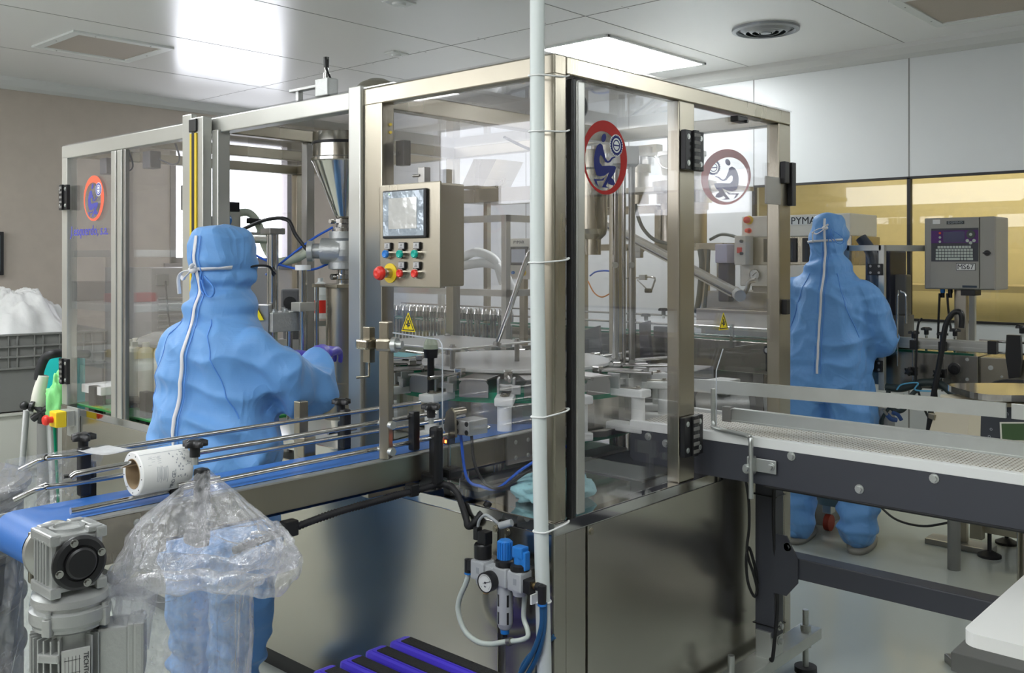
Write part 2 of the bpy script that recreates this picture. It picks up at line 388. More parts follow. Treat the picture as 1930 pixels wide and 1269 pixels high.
hatch('white framed filter hatch set in the ceiling near the beige wall', .605, 1.28, 4.41, 5.07)
hatch('large white framed filter hatch in the ceiling above the printer', 3.35, 4.12, -.7, .385)
t = thing('air_diffuser', 'round grey air diffuser with concentric rings in the ceiling', 'vent', (3.50, 1.2, CEIL))
MB().lathe([(.205, -.0), (.205, -.014), (.18, -.02), (.172, -.006), (.172, 0)], (3.5, 1.2, CEIL), seg=48).build('rim', mat('diffuser_grey', (.33, .35, .37), .5, .4), t)
for r0 in (.155, .115, .075): MB().lathe([(r0, -.004), (r0 - .03, -.026), (r0 - .034, -.026), (r0 - .006, -.002)], (3.5, 1.2, CEIL), seg=40).build('ring', MATS['diffuser_grey'], t)
MB().lathe([(.17, -.002), (.0, -.002)], (3.5, 1.2, CEIL), seg=32).build('back_plate', mat('vent_dark', (.08, .085, .09), 0, .6), t)
MB().lathe([(.036, -.02), (.03, -.03), (0, -.033)], (3.5, 1.2, CEIL), seg=24).build('centre_cap', MATS['diffuser_grey'], t)
for k, (px, py, s_) in enumerate(((747, 100, .07), (752, 3, .08))):
    p = atZ(px, py, CEIL); p.z = CEIL
    m = MB().box(p.x - s_, p.x + s_, p.y - s_ * .7, p.y + s_ * .7, CEIL - .01, CEIL, .003).lathe([(s_ * .5, -.01), (s_ * .45, -.022), (0, -.025)], p, seg=20)
    tag(m.build('ceiling_sensor', WHITEP), ['small white ceiling box above the hopper lid', 'small white ceiling box cut by the top of the picture'][k], 'sensor')
# ================================================================ FILLING MACHINE (guarded steel frame on a sheet steel base)
ML, MW, MH, DK = 3.11, 1.374, 2.05, .80     # length along Y, width along X, height, deck
mach = thing('filling_machine', 'long glazed stainless steel filling machine in the middle of the room', 'machine', (.69, 1.55, 0))
m = MB()
# base body with four sheet panels and a recessed dark plinth
m.box(.012, MW - .012, .012, ML - .012, .13, DK - .02)
m.build('base_body', STEELD, mach)
def sheet(x0, x1, y0, y1, z0, z1): return MB().box(x0, x1, y0, y1, z0, z1, .003)
for a in ((0, .012, .205, 1.62), (0, .012, 1.63, ML - .05), (0, .012, .05, .18)): sheet(*a, .10, DK - .035).build('base_panel', STEELP, mach)
for a in ((.145, 1.32, 0, .012), (.05, .135, 0, .012)): sheet(*a, .10, DK - .035).build('base_panel', STEELP, mach)
sheet(0, .05, 0, .05, .10, DK).build('corner_leg', STEELP, mach)
sheet(MW - .05, MW, 0, .05, .10, DK).build('corner_leg', STEELP, mach)
sheet(0, .05, ML - .05, ML, .10, DK).build('corner_leg', STEELP, mach)
sheet(MW - .05, MW, ML - .05, ML, .10, DK).build('corner_leg', STEELP, mach)
MB().box(.06, MW - .06, .06, ML - .06, 0, .13).build('plinth', BLACK, mach)
MB().bolts('panel_screw', STEEL, mach, [((0, y, .745), (-1, 0, 0)) for y in (.215, 1.6, .17)] + [((x, 0, .745), (0, -1, 0)) for x in (.16, 1.3)], .007, .004)
# polished deck with turned-down lip
m = MB().box(-.004, MW + .004, -.004, ML + .004, DK - .035, DK, .003)
m.build('deck', POLISH, mach)
MB().box(.05, MW - .05, 2.0, ML - .05, DK, DK + .006).build('green_mat', GREEND, mach)
# frame posts and rails
def post(x0, x1, y0, y1, z0=DK, z1=MH - .05, mt=STEEL, nm='post', par=mach): return MB().box(x0, x1, y0, y1, z0, z1, .004).build(nm, mt, par)
post(0, .05, 0, .05); post(MW - .09, MW, 0, .05); post(0, .05, ML - .06, ML, mt=ALU); post(MW - .05, MW, ML - .05, ML)
post(MW - .05, MW, .75, .80); post(MW - .05, MW, 1.75, 1.80); post(MW - .05, MW, 2.4, 2.45)
post(0, .05, .707, .796); post(.61, .70, 0, .045)
post(-.012, .03, .80, .862, z1=MH + .012, mt=ALU)
post(.46, .50, 1.75, 1.79, mt=STEELD)
rail = lambda *a, mt=STEEL: MB().box(*a, .004).build('top_rail', mt, mach)
rail(0, .05, 0, .80, MH - .055, MH); rail(0, .05, .80, ML, MH - .06, MH, mt=ALU)
rail(.05, MW, 0, .05, MH - .05, MH); rail(.05, MW, ML - .05, ML, MH - .05, MH)
rail(MW - .05, MW, .05, ML - .05, MH - .05, MH)
rail(.05, MW - .05, .755, .805, MH - .06, MH - .0); rail(.05, MW - .05, 1.74, 1.79, MH - .05, MH)
rail(.05, MW - .05, 2.42, 2.46, MH - .05, MH)
m = MB().box(-.004, MW + .004, -.004, ML + .004, MH, MH + .004)
m.build('roof_panel', clear('smoked_roof', (.95, .95, .96), 1.45, haze=.02), mach)
# light curtain: aluminium post with yellow-black housing beside it
lc = post(-.045, -.02, 1.80, 1.87, z0=.84, z1=MH + .02, mt=ALU, nm='curtain_post')
lh = MB().box(-.05, -.012, 1.705, 1.795, .84, MH, .003).build('light_curtain', ALU, mach)
y_ = MB().box(-.056, -.05, 1.780, 1.794, .86, MH - .06, .002).box(-.056, -.05, 1.745, 1.759, .86, MH - .06, .002)
y_.build('yellow_strip', YELLOW, lh)
MB().box(-.055, -.05, 1.759, 1.780, .86, MH - .05).box(-.058, -.01, 1.745, 1.798, MH - .055, MH - .005, .003).build('black_lens', BLACK, lh)
# white guard strip carries on to the left of opening, dull inside post
post(-.012, .04, 1.66, 1.705, mt=ALU)
# doors at the left end: framed clear panes
def pane_yz(poly, x, par, nm='pane', th=.006, mt=PVC):
    return MB().prism(poly, (x, 0, 0), (0, 1, 0), (0, 0, 1), th).build(nm, mt, par)
def rect(a0, a1, b0, b1): return [(a0, b0), (a1, b0), (a1, b1), (a0, b1)]
pane_yz(rect(2.56, 3.05, DK + .015, MH - .06), .012, mach, 'door_pane')
pane_yz(rect(1.87, 2.45, DK + .015, MH - .06), .012, mach, 'door_pane')
post(-.012, .012, 2.515, 2.56, z1=MH - .065, mt=ALU, nm='door_stile'); post(-.008, .012, 2.43, 2.452, z1=MH - .065, mt=STEELD, nm='door_stile')
post(-.01, .012, 2.462, 2.505, z1=MH - .065, mt=ALU, nm='door_stile')
# front left-face pane with the notch for the blue belt
nt = [(.055, DK + .012), (.44, DK + .012), (.44, 1.245), (.447, 1.258), (.46, 1.264), (.705, 1.275), (.705, MH - .06), (.055, MH - .06)]
pane_yz(nt, .012, mach, 'side_pane')
MB().tube([(.009, .44, .82), (.009, .44, 1.23), (.009, .443, 1.25), (.009, .455, 1.262), (.009, .70, 1.273)], .0022, 6, smooth=False).build('pane_edge', mat('pane_edge', (.55, .58, .62), .2, .3), mach)
# right-face door with slim stiles, then pane with notch for the white belt
def pane_xz(poly, y, par, nm='pane', th=.006): return MB().prism(poly, (0, y, 0), (1, 0, 0), (0, 0, 1), -th).build(nm, PVC, par)
pane_xz(rect(.10, .61, DK + .012, MH - .055), .004, mach, 'door_pane')
post(.062, .078, -.012, .012, z1=MH - .06, mt=BLACK, nm='seal'); post(.078, .112, -.016, .014, z0=DK + .01, z1=MH - .065, mt=ALU, nm='door_stile')
pane_xz([(.70, DK + .012), (.856, DK + .012), (.856, 1.13), (.90, 1.20), (1.285, 1.20), (1.285, MH - .055), (.70, MH - .055)], .02, mach, 'side_pane')
MB().tube([(.856, .012, .82), (.856, .012, 1.13), (.90, .012, 1.20)], .0022, 6, smooth=False).build('pane_edge', MATS['pane_edge'], mach)
# rear panes
for a in ((.055, .745), (.805, 1.745), (1.805, 2.395), (2.455, 3.055)): pane_yz(rect(*a, DK + .012, MH - .055), MW - .03, mach, 'rear_pane')
MB().prism(rect(.055, MW - .055, DK + .012, MH - .055), (0, ML - .02, 0), (1, 0, 0), (0, 0, 1), -.006).build('end_pane', PVC, mach)
# hinges
def hinge(c, n, t, w=.075, h=.115, mt=BLACK):
    c = Vector(c); n = Vector(n); t = Vector(t); R = Matrix((t, n, Vector((0, 0, 1)))).transposed()
    o = MB().obox(c + n * .010, (w, .018, h), R, .003).obox(c + n * .022, (w * .24, .012, h * 1.02), R, .003).build('hinge', mt, mach)
    k = MB()
    for i in range(5): k.obox(c + n * .0285 + Vector((0, 0, (i - 2) * h * .19)), (w * .30, .003, h * .09), R, .001)
    k.build('knuckle', GREYP, o)
    MB().bolts('screw', ZINC, o, [(c + n * .019 + t * i * w * .33 + Vector((0, 0, j * h * .33)), n) for i in (-1, 1) for j in (-1, 1)], .006, .003)
XF, YF = (-1, 0, 0), (0, -1, 0)
hinge((.665, -.004, 1.845), YF, (1, 0, 0), .11, .125)
hinge((.66, -.004, .945), YF, (1, 0, 0), .11, .125)
hinge((-.002, 3.05, 1.80), XF, (0, 1, 0), .09, .12)
hinge((-.002, 3.05, .965), XF, (0, 1, 0), .09, .12)
hinge((.02, 1.905, 1.88), XF, (0, 1, 0), .05, .13)
MB().box(-.012, .012, 1.885, 1.945, 1.70, 1.80, .003).build('switch_box', GREYP, mach)
m = MB().box(1.17, 1.285, -.006, .0, 1.70, 1.80, .002); m.build('hinge_plate', STEELD, mach)
MB().box(1.29, 1.325, -.02, 0, 1.78, 1.86, .003).build('latch', BLACK, mach)
MB().box(1.345, 1.375, -.022, 0, 1.70, 1.86, .003).build('latch', BLACK, mach)
MB().box(1.30, 1.33, -.02, 0, 1.30, 1.355, .003).build('latch', BLACK, mach)
MB().box(.98, 1.05, .0, .03, 1.975, 1.995, .003).cyl((1.03, 0, 1.978), (1.03, -.01, 1.978), .006, 10).build('door_magnet', BLACK, mach)
# cable switches inside, under the top rail
for y in (2.36, 2.78):
    MB().box(.05, .10, y - .04, y + .03, 1.90, 1.975, .004).tube([(.09, y - .04, 1.94), (.10, y - .15, 1.91), (.09, y - .22, 1.93), (.06, y - .24, 1.99)], .004, 6).build('door_switch', mat('switch_grey', (.10, .10, .12), 0, .4), mach)
MB().box(.05, .08, .66, .70, 1.80, 1.88, .003).bolt((.045, .68, 1.84), XF, .006).build('door_switch', BLACK, mach)
MB().box(.15, .19, .05, .09, 1.90, 1.99, .003).tube([(.17, .09, 1.97), (.25, .10, 1.975), (.26, .10, 1.93), (.2, .1, 1.91)], .006, 6).build('door_switch', BLACK, mach)
for z in (1.93, 1.905): MB().cyl((.052, .74, z), (.03, .70, z), .005, 8).build('yellow_plug', YELLOW, mach)

# ---- stickers: seated figure holding a cog inside a crescent ring
def logo(o, u, w, s, colr, coln, par, halo=True):
    o = Vector(o); u = Vector(u); w = Vector(w)
    fx = lambda x: (x - 381) / 218 * s; fy = lambda y: (512 - y) / 370 * s
    n = u.cross(w).normalized()
    r = MB()
    seg = 72; A, B = [], []
    for i in range(seg):
        a = 2 * PI * i / seg
        B.append((s * math.cos(a), s * math.sin(a))); A.append((-.09 * s + .80 * s * math.cos(a), -.10 * s + .80 * s * math.sin(a)))
    vs = [o + u * a + w * b for a, b in A + B]; vs += [q + n * .0008 for q in vs]; N = seg; fs = []
    for i in range(N):
        j = (i + 1) % N; fs += [(i + 2 * N, j + 2 * N, j + 3 * N, i + 3 * N)[::-1], (i, i + N, j + N, j)[::-1], (i, j, j + 2 * N, i + 2 * N), (i + N, i + 3 * N, j + 3 * N, j + N)]
    r.add(vs, fs)
    lg = r.build('logo_sticker', colr, par)
    if halo: MB().ring2(o + n * .0009, u, w, 0.0001, .30 * s, .0006, 40, c0=(.49 * s, .37 * s), c1=(.49 * s, .37 * s)).build('cog_ground', WHITEP, lg)
    b = MB(); d = .0006; o2 = o + n * .0017
    body = [(325, 378), (350, 395), (358, 440), (380, 520), (400, 546), (415, 538), (440, 503), (470, 490), (478, 500), (450, 514), (425, 552), (400, 564), (375, 556), (350, 510), (330, 492), (318, 520), (322, 570), (345, 600), (420, 588), (470, 585), (483, 600), (470, 650), (440, 700), (410, 740), (388, 780), (380, 796), (415, 812), (343, 812), (365, 770), (390, 720), (415, 655), (370, 692), (325, 708), (290, 695), (270, 620), (267, 540), (278, 460), (298, 405)]
    b.prism([(fx(x), fy(y)) for x, y in body][::-1], o2, u, w, d)
    b.prism([(fx(x), fy(y)) for x, y in ((265, 738), (340, 735), (378, 704), (355, 745), (290, 752), (310, 808), (285, 785))][::-1], o2, u, w, d)
    b.prism([(fx(x), fy(y)) for x, y in ((428, 700), (462, 732), (475, 772), (440, 783), (400, 768), (408, 745))][::-1], o2, u, w, d)
    b.prism([(fx(362 + 22 * math.cos(a) + 6 * math.sin(a)), fy(318 - 44 * math.sin(a) - 4 * math.cos(a))) for a in [2 * PI * i / 20 for i in range(20)]], o2, u, w, d)
    cc = (.49 * s, .37 * s)
    b.ring2(o2, u, w, .20 * s, .255 * s, d, 96, c0=cc, c1=cc, teeth=24, th=.03 * s)
    b.ring2(o2, u, w, .125 * s, .155 * s, d, 40, c0=cc, c1=cc)
    b.prism(rect(cc[0] - .135 * s, cc[0] + .135 * s, cc[1] - .018 * s, cc[1] + .018 * s), o2, u, w, d)
    b.build('figure', coln, lg)
logo((.229, .0035, 1.79), (1, 0, 0), (0, 0, 1), .105, REDP, NAVY, mach)
logo((.012 - .006 - .0005, 2.77, 1.785), (0, -1, 0), (0, 0, 1), .105, ORANGEP, mat('logo_blue_left', (.06, .06, .30), 0, .5), mach)
logo((MW - .029, .256, 1.822), (0, 1, 0), (0, 0, 1), .108, mat('red_print_rear', (.45, .04, .03), 0, .5), NAVYF, mach, False)
MB().text('J.esquerdo, s.a.', (.005, 2.82, 1.635), (0, -1, 0), (0, 0, 1), .066, shear=.15).build('maker_name', mat('name_blue', (.05, .05, .42), 0, .5), mach)
# crush-hazard triangles
def hazard(o, u, w, s, par, nm='warning_sticker'):
    o = Vector(o); u = Vector(u); w = Vector(w); n = u.cross(w).normalized()
    t = MB().prism([(-s, -.8 * s), (s, -.8 * s), (.06 * s, s), (-.06 * s, s)], o, u, w, .0006).build(nm, mat('warning_yellow', (.90, .72, .0), 0, .4), par)
    k = MB(); q = .86
    o2 = o + n * .0007
    P = [(-.86 * s, -.70 * s), (.86 * s, -.70 * s), (0, .86 * s)]; Q = [(-.70 * s, -.60 * s), (.70 * s, -.60 * s), (0, .68 * s)]
    vs = [o2 + u * a + w * b for a, b in P + Q]; vs += [v + n * .0005 for v in vs]
    fs = []
    for i in range(3):
        j = (i + 1) % 3; fs += [(i + 6, j + 6, j + 9, i + 9), (i, i + 3, j + 3, j), (i, j, j + 6, i + 6), (i + 3, i + 9, j + 9, j + 3)]
    k.add(vs, fs)
    k.prism([(-.12 * s, 0), (.12 * s, 0), (.10 * s, .32 * s), (-.10 * s, .32 * s)], o2, u, w, .0005)
    k.prism([(-.34 * s, -.12 * s), (-.26 * s, -.2 * s), (-.02 * s, -.12 * s), (.30 * s, -.02 * s), (.36 * s, .04 * s), (.2 * s, .06 * s), (.06 * s, -.01 * s), (-.2 * s, -.01 * s)], o2, u, w, .0005)
    k.prism([(-.2 * s, -.16 * s), (.3 * s, -.1 * s), (.2 * s, -.3 * s), (0, -.34 * s), (.02 * s, -.52 * s), (-.1 * s, -.34 * s)], o2, u, w, .0005)
    k.build('crushed_hand_symbol', INK, t)
hazard((.0055, .588, 1.305), (0, -1, 0), (0, 0, 1), .032, mach)
hazard((.905, .013, 1.29), (1, 0, 0), (0, 0, 1), .032, mach)

# ---- operator panel
pn = thing('operator_panel', 'stainless operator box with touch screen, coloured push buttons and emergency stop', 'control panel', (-.05, .505, 1.42))
px_, p0, p1, q0, q1 = -.105, .330, .585, 1.424, 1.718
MB().box(px_, -.008, p0, p1, q0, q1, .006).box(px_ - .004, px_ + .004, p0 - .004, p1 + .004, q0 - .004, q1 + .004, .004).build('housing', STEEL, pn)
fx_ = px_ - .004
sc = MB().box(fx_ - .010, fx_, .374, .564, 1.562, 1.704, .005).build('screen_bezel', BLACK, pn)
MB().box(fx_ - .0115, fx_ - .010, .382, .558, 1.570, 1.699).build('protective_film', mat('crinkled_film', (.40, .46, .52), .1, .12, bump=.5, bscale=22, mottle=.6, mscale=14), sc)
MB().box(fx_ - .0128, fx_ - .0115, .410, .532, 1.590, 1.680).build('display', mat('grey_display', (.60, .60, .58), .2, .12, bump=.3, bscale=12, mottle=.25, mscale=9), sc)
MB().cyl((fx_ - .0115, .53, 1.692), (fx_ - .0125, .53, 1.692), .002, 8).build('status_light', mat('green_led', (.3, .9, .3), emit=((.4, 1, .3), 1.0)), sc)
def button(y, z, m_, lab=True):
    b = MB().cyl((fx_, y, z), (fx_ - .014, y, z), .0145, 20).build('button', CHROME, pn)
    MB().lathe([(.0115, .012), (.0115, .019), (.009, .021), (.006, .0195), (0, .019)], (fx_, y, z), (-1, 0, 0), 20).build('button_cap', m_, b)
    if lab:
        l = MB().box(fx_ - .008, fx_, y - .014, y + .014, z + .013, z + .034, .002).build('legend_holder', BLACK, pn)
        t = MB().box(fx_ - .009, fx_ - .008, y - .011, y + .012, z + .016, z + .032); t.m = 1
        for k in range(3): t.box(fx_ - .0094, fx_ - .009, y - .006 + .001 * k, y + .007 - .002 * k, z + .019 + .004 * k, z + .0205 + .004 * k)
        t.build('legend', [mat('legend_silver', (.5, .5, .5), .3, .4), INK], l)
GR = mat('green_button', (.0, .42, .33), 0, .3)
button(.543, 1.517, BLUEK); button(.480, 1.517, GR); button(.416, 1.517, GR)
button(.480, 1.461, RED); button(.416, 1.461, RED)
e = MB().lathe([(0, 0), (.029, 0), (.029, .003), (0, .003)], (fx_, .538, 1.461), XF, 32).build('stop_plate', YELLOW, pn)
MB().lathe([(.014, .003), (.014, .02), (.011, .022), (.011, .032), (.0, .032)], (fx_, .538, 1.461), XF, 24).build('stop_collar', STEEL, e)
MB().lathe([(.0, .028), (.014, .030), (.0205, .036), (.0205, .044), (.016, .052), (.008, .055), (0, .054)], (fx_, .538, 1.461), XF, 28).build('stop_mushroom', RED, e)
m = MB().box(-.045, -.02, .46, .49, 1.72, 1.775, .003).cyl((-.045, .48, 1.75), (-.045, .51, 1.75), .004, 8)
m.build('mounting_lug', STEELD, pn)

# ---- small things on the roof
t = thing('valve_bracket', 'small steel bracket with a plugged sensor on the machine roof', 'bracket', (.1, 1.15, MH))
p = atX(617, 180, .03)
zr = MH + .004
MB().box(.0, .045, p.y - .04, p.y + .03, zr, zr + .06, .004).box(.005, .03, p.y + .03, p.y + .19, zr + .035, zr + .045, .002).box(.01, .03, p.y + .14, p.y + .155, zr, zr + .036).build('base_plate', ALUC, t)
MB().lathe([(.012, 0), (.012, .02), (.007, .022), (.007, .045), (.0, .045)], (.022, p.y - .005, zr + .06), seg=16).build('sensor', CHROME, t)
MB().lathe([(.009, .04), (.010, .06), (.010, .075), (0, .076)], (.022, p.y - .005, zr + .06), seg=16).tube([(.022, p.y - .01, zr + .128), (.0, p.y - .03, zr + .125), (.0, p.y - .035, zr + .09), (.02, p.y - .03, zr + .06)], .004, 6).build('plug', BLACK, t)
p = atX(711, 160, .25); t = thing('dome_lid', 'brushed steel dome lid on the machine roof beside the tall post', 'lid', (p.x, p.y, zr))
MB().lathe([(.09, 0), (.09, .045), (.083, .055), (.06, .078), (.03, .092), (0, .096)], (p.x, p.y, zr), seg=40).build('dome', STEEL, t)
MB().tube([(p.x - .09, p.y + .03, zr + .01), (p.x - .15, p.y + .12, zr + .008), (p.x - .12, p.y + .3, zr + .008)], .005, 6).build('hose', BLACK, t)
MB().box(.30, .38, 2.0, 2.14, zr, zr + .05, .004).build('roof_box', ALUC, mach)

# ---- white riser pipe tied to the corner post
t = thing('riser_pipe', 'white vertical pipe cable-tied to the near corner post of the machine', 'pipe', (-.023, .02, 0))
MB().tube([(-.026, .004, 0), (-.031, .010, .45), (-.037, .018, .9), (-.042, .024, 1.45), (-.042, .024, CEIL)], .0195, 28, smooth=False).build('pipe', PIPEW, t)
def tie(z):
    k = min(1, z / 1.45); c = Vector((-.026 - .016 * k, .004 + .02 * k, z)); m = MB()
    m.tube([c + Vector((-.021, .0, 0)), c + Vector((-.012, -.018, 0)), c + Vector((.006, -.021, .001)), Vector((.035, -.006, z + .006)), Vector((.056, -.004, z + .012)), Vector((.056, .03, z + .006)), Vector((.02, .055, z)), Vector((-.006, .05, z)), c + Vector((-.017, .015, 0)), c + Vector((-.021, .0, 0))], .0025, 6, k=4)
    m.build('cable_tie', NYLON, t)
for z in (1.985, 1.838, 1.493, 1.087, .785): tie(z)
m = MB().tube([(-.033 + .021 * math.cos(a), .012 + .021 * math.sin(a), .60) for a in [PI / 4 * q for q in range(9)]], .0025, 6).box(-.075, -.052, .015, .02, .60, .625); m.build('cable_tie', NYLON, t)

# ---- emergency stop at the far left end of the base
t = thing('emergency_stop_box', 'yellow box with red mushroom button at the far end of the machine base', 'emergency stop', (-.05, 2.97, .72))
MB().box(-.012, -.001, 2.90, 3.02, .66, .80, .002).build('bracket', ALUC, t)
MB().box(-.05, -.012, 2.93, 3.01, .715, .79, .004).build('back_box', ALU, t)
MB().box(-.10, -.05, 2.93, 3.01, .715, .79, .008).build('front_box', YELLOW, t)
MB().lathe([(.015, 0), (.015, .018), (.024, .022), (.024, .034), (.018, .042), (0, .044)], (-.10, 2.97, .752), XF, 24).build('mushroom_button', RED, t)
# ================================================================ INSIDE THE MACHINE
# product hopper
hx, hy = .40, 1.42
t = thing('hopper', 'polished steel conical hopper on a valve and cylinder inside the guard', 'hopper', (hx, hy, DK))
hc = (hx, hy, 0)
MB().lathe([(.122, 2.0), (.122, 1.905), (.127, 1.90), (.127, 1.89), (.122, 1.885), (.034, 1.672), (.028, 1.665), (.028, 1.655)], hc, seg=48).build('cone', mat('mirror_steel', (.58, .56, .51), 1, .15, bump=.06, bscale=6), t)
MB().lathe([(.124, 1.965), (.126, 1.962), (.126, 1.957), (.124, 1.954)], hc, seg=48).build('band', BLACK, t)
MB().lathe([(.03, 1.665), (.044, 1.66), (.044, 1.645), (.03, 1.64), (.03, 1.63), (.046, 1.625), (.046, 1.61)], hc, seg=24).cyl((hx - .06, hy + .01, 1.652), (hx - .03, hy + .01, 1.652), .01, 8).build('clamp_ring', CHROME, t)
MB().lathe([(.058, 1.612), (.058, 1.585), (.048, 1.575), (.056, 1.54), (.056, 1.515), (.048, 1.495), (.060, 1.49), (.060, 1.465), (.04, 1.46)], hc, seg=28).cyl((hx - .01, hy, 1.535), (hx - .06, hy + .06, 1.535), .052, 24).cyl((hx - .06, hy + .06, 1.535), (hx - .085, hy + .085, 1.535), .03, 20).cyl((hx - .085, hy + .085, 1.535), (hx - .10, hy + .10, 1.535), .042, 20).build('valve_body', ALUC, t)
MB().lathe([(.03, 1.465), (.028, 1.44), (.042, 1.44), (.042, 1.425), (.03, 1.42), (.03, 1.405)], hc, seg=24).cyl((hx - .06, hy, 1.433), (hx + .0, hy, 1.433), .012, 8).build('lower_clamp', CHROME, t)
m = MB().box(hx - .095, hx + .08, hy - .08, hy + .08, 1.392, 1.405, .002)
m.lathe([(.07, 1.392), (.07, 1.02), (.075, 1.015), (.075, DK)], hc, seg=36)
m.build('dosing_cylinder', STEEL, t)
for a in ((hx - .085, hy + .06), (hx - .02, hy - .075)): MB().cyl((*a, DK), (*a, 1.392), .008, 12).build('tie_rod', CHROME, t)
MB().tube([(hx - .10, hy + .10, 1.535), (hx - .13, hy + .14, 1.60), (hx - .15, hy + .17, 1.66), (hx - .18, hy + .28, 1.66), (hx - .22, hy + .44, 1.61), (hx - .24, hy + .50, 1.60)], .008, 8).build('air_hose', BLACK, t)
MB().tube([(hx - .02, hy + .05, 1.49), (hx - .1, hy + .10, 1.46), (hx - .2, hy + .2, 1.49), (hx - .26, hy + .26, 1.53)], .005, 6).tube([(hx - .03, hy + .03, 1.63), (hx - .1, hy + .1, 1.57), (hx - .2, hy + .24, 1.44)], .005, 6).build('blue_line', WIREB, t)
# guided lifting frame left of the hopper: chrome columns and block
def column(x, y, z0, z1, r, par, nm='guide_column', mt=CHROME): return MB().cyl((x, y, z0), (x, y, z1), r, 20).build(nm, mt, par)
p = atD(514, 500, 3.75); q = atD(548, 500, 3.75); g = atD(571, 560, 3.70)
t = thing('filling_head_lift', 'chrome guide columns carrying a steel cross arm with blue knob behind the worker', 'lift frame', (p.x, p.y, DK))
column(p.x, p.y, 1.22, 1.60, .023, t)
MB().box(p.x - .035, p.x + .035, p.y - .035, p.y + .035, 1.60, 1.625, .004).build('top_nut', STEELD, t)
a0 = atD(405, 440, 4.0)
MB().tube([(p.x, p.y, 1.585), (a0.x, a0.y, 1.60)], .022, 4, smooth=False).build('cross_arm', ALU, t)
b0 = atD(433, 416, 3.95)
MB().box(b0.x - .035, b0.x + .035, b0.y - .03, b0.y + .03, 1.60, 1.70, .004).build('regulator', ALU, t)
MB().cyl(b0 + Vector((-.03, -.02, 0)), b0 + Vector((-.06, -.04, 0)), .027, 20).build('knob', BLUEK, t)
MB().box(b0.x - .03, b0.x + .03, b0.y - .03, b0.y + .03, 1.70, 1.74, .004).tube([b0 + Vector((.05, -.05, .0)), b0 + Vector((.09, -.09, -.005))], .012, 8, smooth=False).tube([b0 + Vector((-.05, .06, .0)), b0 + Vector((-.02, .1, -.005))], .02, 8, smooth=False).build('valve', BLACK, t)
c0 = atD(525, 605, 3.72)
blk = MB().obox((c0.x, c0.y, 1.26), (.14, .13, .075), None, .003).build('guide_block', ALUC, t)
for dx in (-.05, .0, .05):
    for dy in (-.045, .045): MB().bolt((c0.x + dx, c0.y + dy, 1.298), (0, 0, 1), .009, .012).build('bolt', ZINC, blk)
column(c0.x - .03, c0.y, DK, 1.225, .012, t); column(c0.x + .03, c0.y - .03, DK, 1.225, .012, t)
column(g.x, g.y, DK, 1.46, .016, t)
MB().box(g.x - .035, g.x + .035, g.y - .03, g.y + .03, 1.30, 1.335, .003).build('collar', ALU, t)
MB().lathe([(.03, 1.46), (.03, 1.48), (0, 1.48)], (g.x, g.y, 0), seg=20).build('cap', NYLON, t)
# corrugated clear suction hose
pts = [atD(445, 402, 3.98), atD(470, 402, 4.0), atD(488, 425, 4.0), atD(500, 465, 3.98), atD(520, 492, 3.9), atD(555, 488, 3.85), atD(590, 468, 3.75)]
P = smooth_path(pts, 22); m = MB(); m.tube(P, lambda a: .0165 + .002 * math.sin(a * 420), 12, smooth=False)
tag(m.build('suction_hose', mat('ribbed_clear_hose', (.62, .66, .52), 0, .25, sss=.1)), 'ribbed translucent hose curving up in front of the bright window', 'hose')
# bottle rotor with white bottles and round tray (left section)
rc = Vector((.27, 2.56, 0)); t = thing('bottle_turntable', 'round steel turntable on the green mat that carries the white bottles', 'turntable', (rc.x, rc.y, DK))
MB().lathe([(0, .86), (.218, .86), (.225, .87), (.225, .885), (0, .885)], rc, seg=48).build('disc', STEELD, t)
MB().lathe([(.06, DK), (.06, .86)], rc, seg=24).build('spindle', STEEL, t)
MB().lathe([(.0, 1.10), (.15, 1.10), (.155, 1.115), (.14, 1.14), (.07, 1.165), (0, 1.17)], rc, seg=40).build('cover', mat('clear_domed_cover', (.62, .62, .58), 0, .12, trans=.5), t)
m = MB().ring2((rc.x, rc.y, .84), (1, 0, 0), (0, 1, 0), .15, .215, .018, 64, teeth=20, th=.02); m.build('chain', BLACK, t)
bt = MB().lathe([(.0, .0), (.032, .002), (.034, .01), (.034, .20), (.028, .215), (.016, .222), (.016, .245), (0, .246)], (0, 0, 0), seg=20)
b0_ = None
for k in range(16):
    a = 2 * PI * k / 16 + .1; loc = (rc.x + .184 * math.cos(a), rc.y + .184 * math.sin(a), .8852)
    if b0_ is None:
        b0_ = bt.build('bottle', NYLONC); b0_.location = loc; tag(b0_, 'white cylindrical bottle standing in the ring on the turntable', 'bottle', 'white bottles on the turntable')
    else: copy_tree(b0_, None, loc)
MB().box(.06, .36, 2.82, 3.03, DK + .06, DK + .10, .004).build('infeed_board', NYLON, mach)
MB().box(.10, .12, 2.9, 2.94, DK, DK + .06).build('board_foot', STEELD, mach)
m = MB().box(.8, 1.25, 1.85, 3.0, DK + .006, .99, .005); m.build('infeed_housing', STEELD, mach)
MB().box(.79, 1.26, 1.84, 3.01, .99, 1.03, .004).build('teal_cover', mat('teal_sheet', (.10, .42, .48), 0, .3), mach)
MB().box(.05, .09, 2.36, 2.42, DK + .006, .92, .004).box(.05, .09, 2.86, 2.93, DK + .006, .90, .004).build('lower_hinge_block', BLACK, mach)

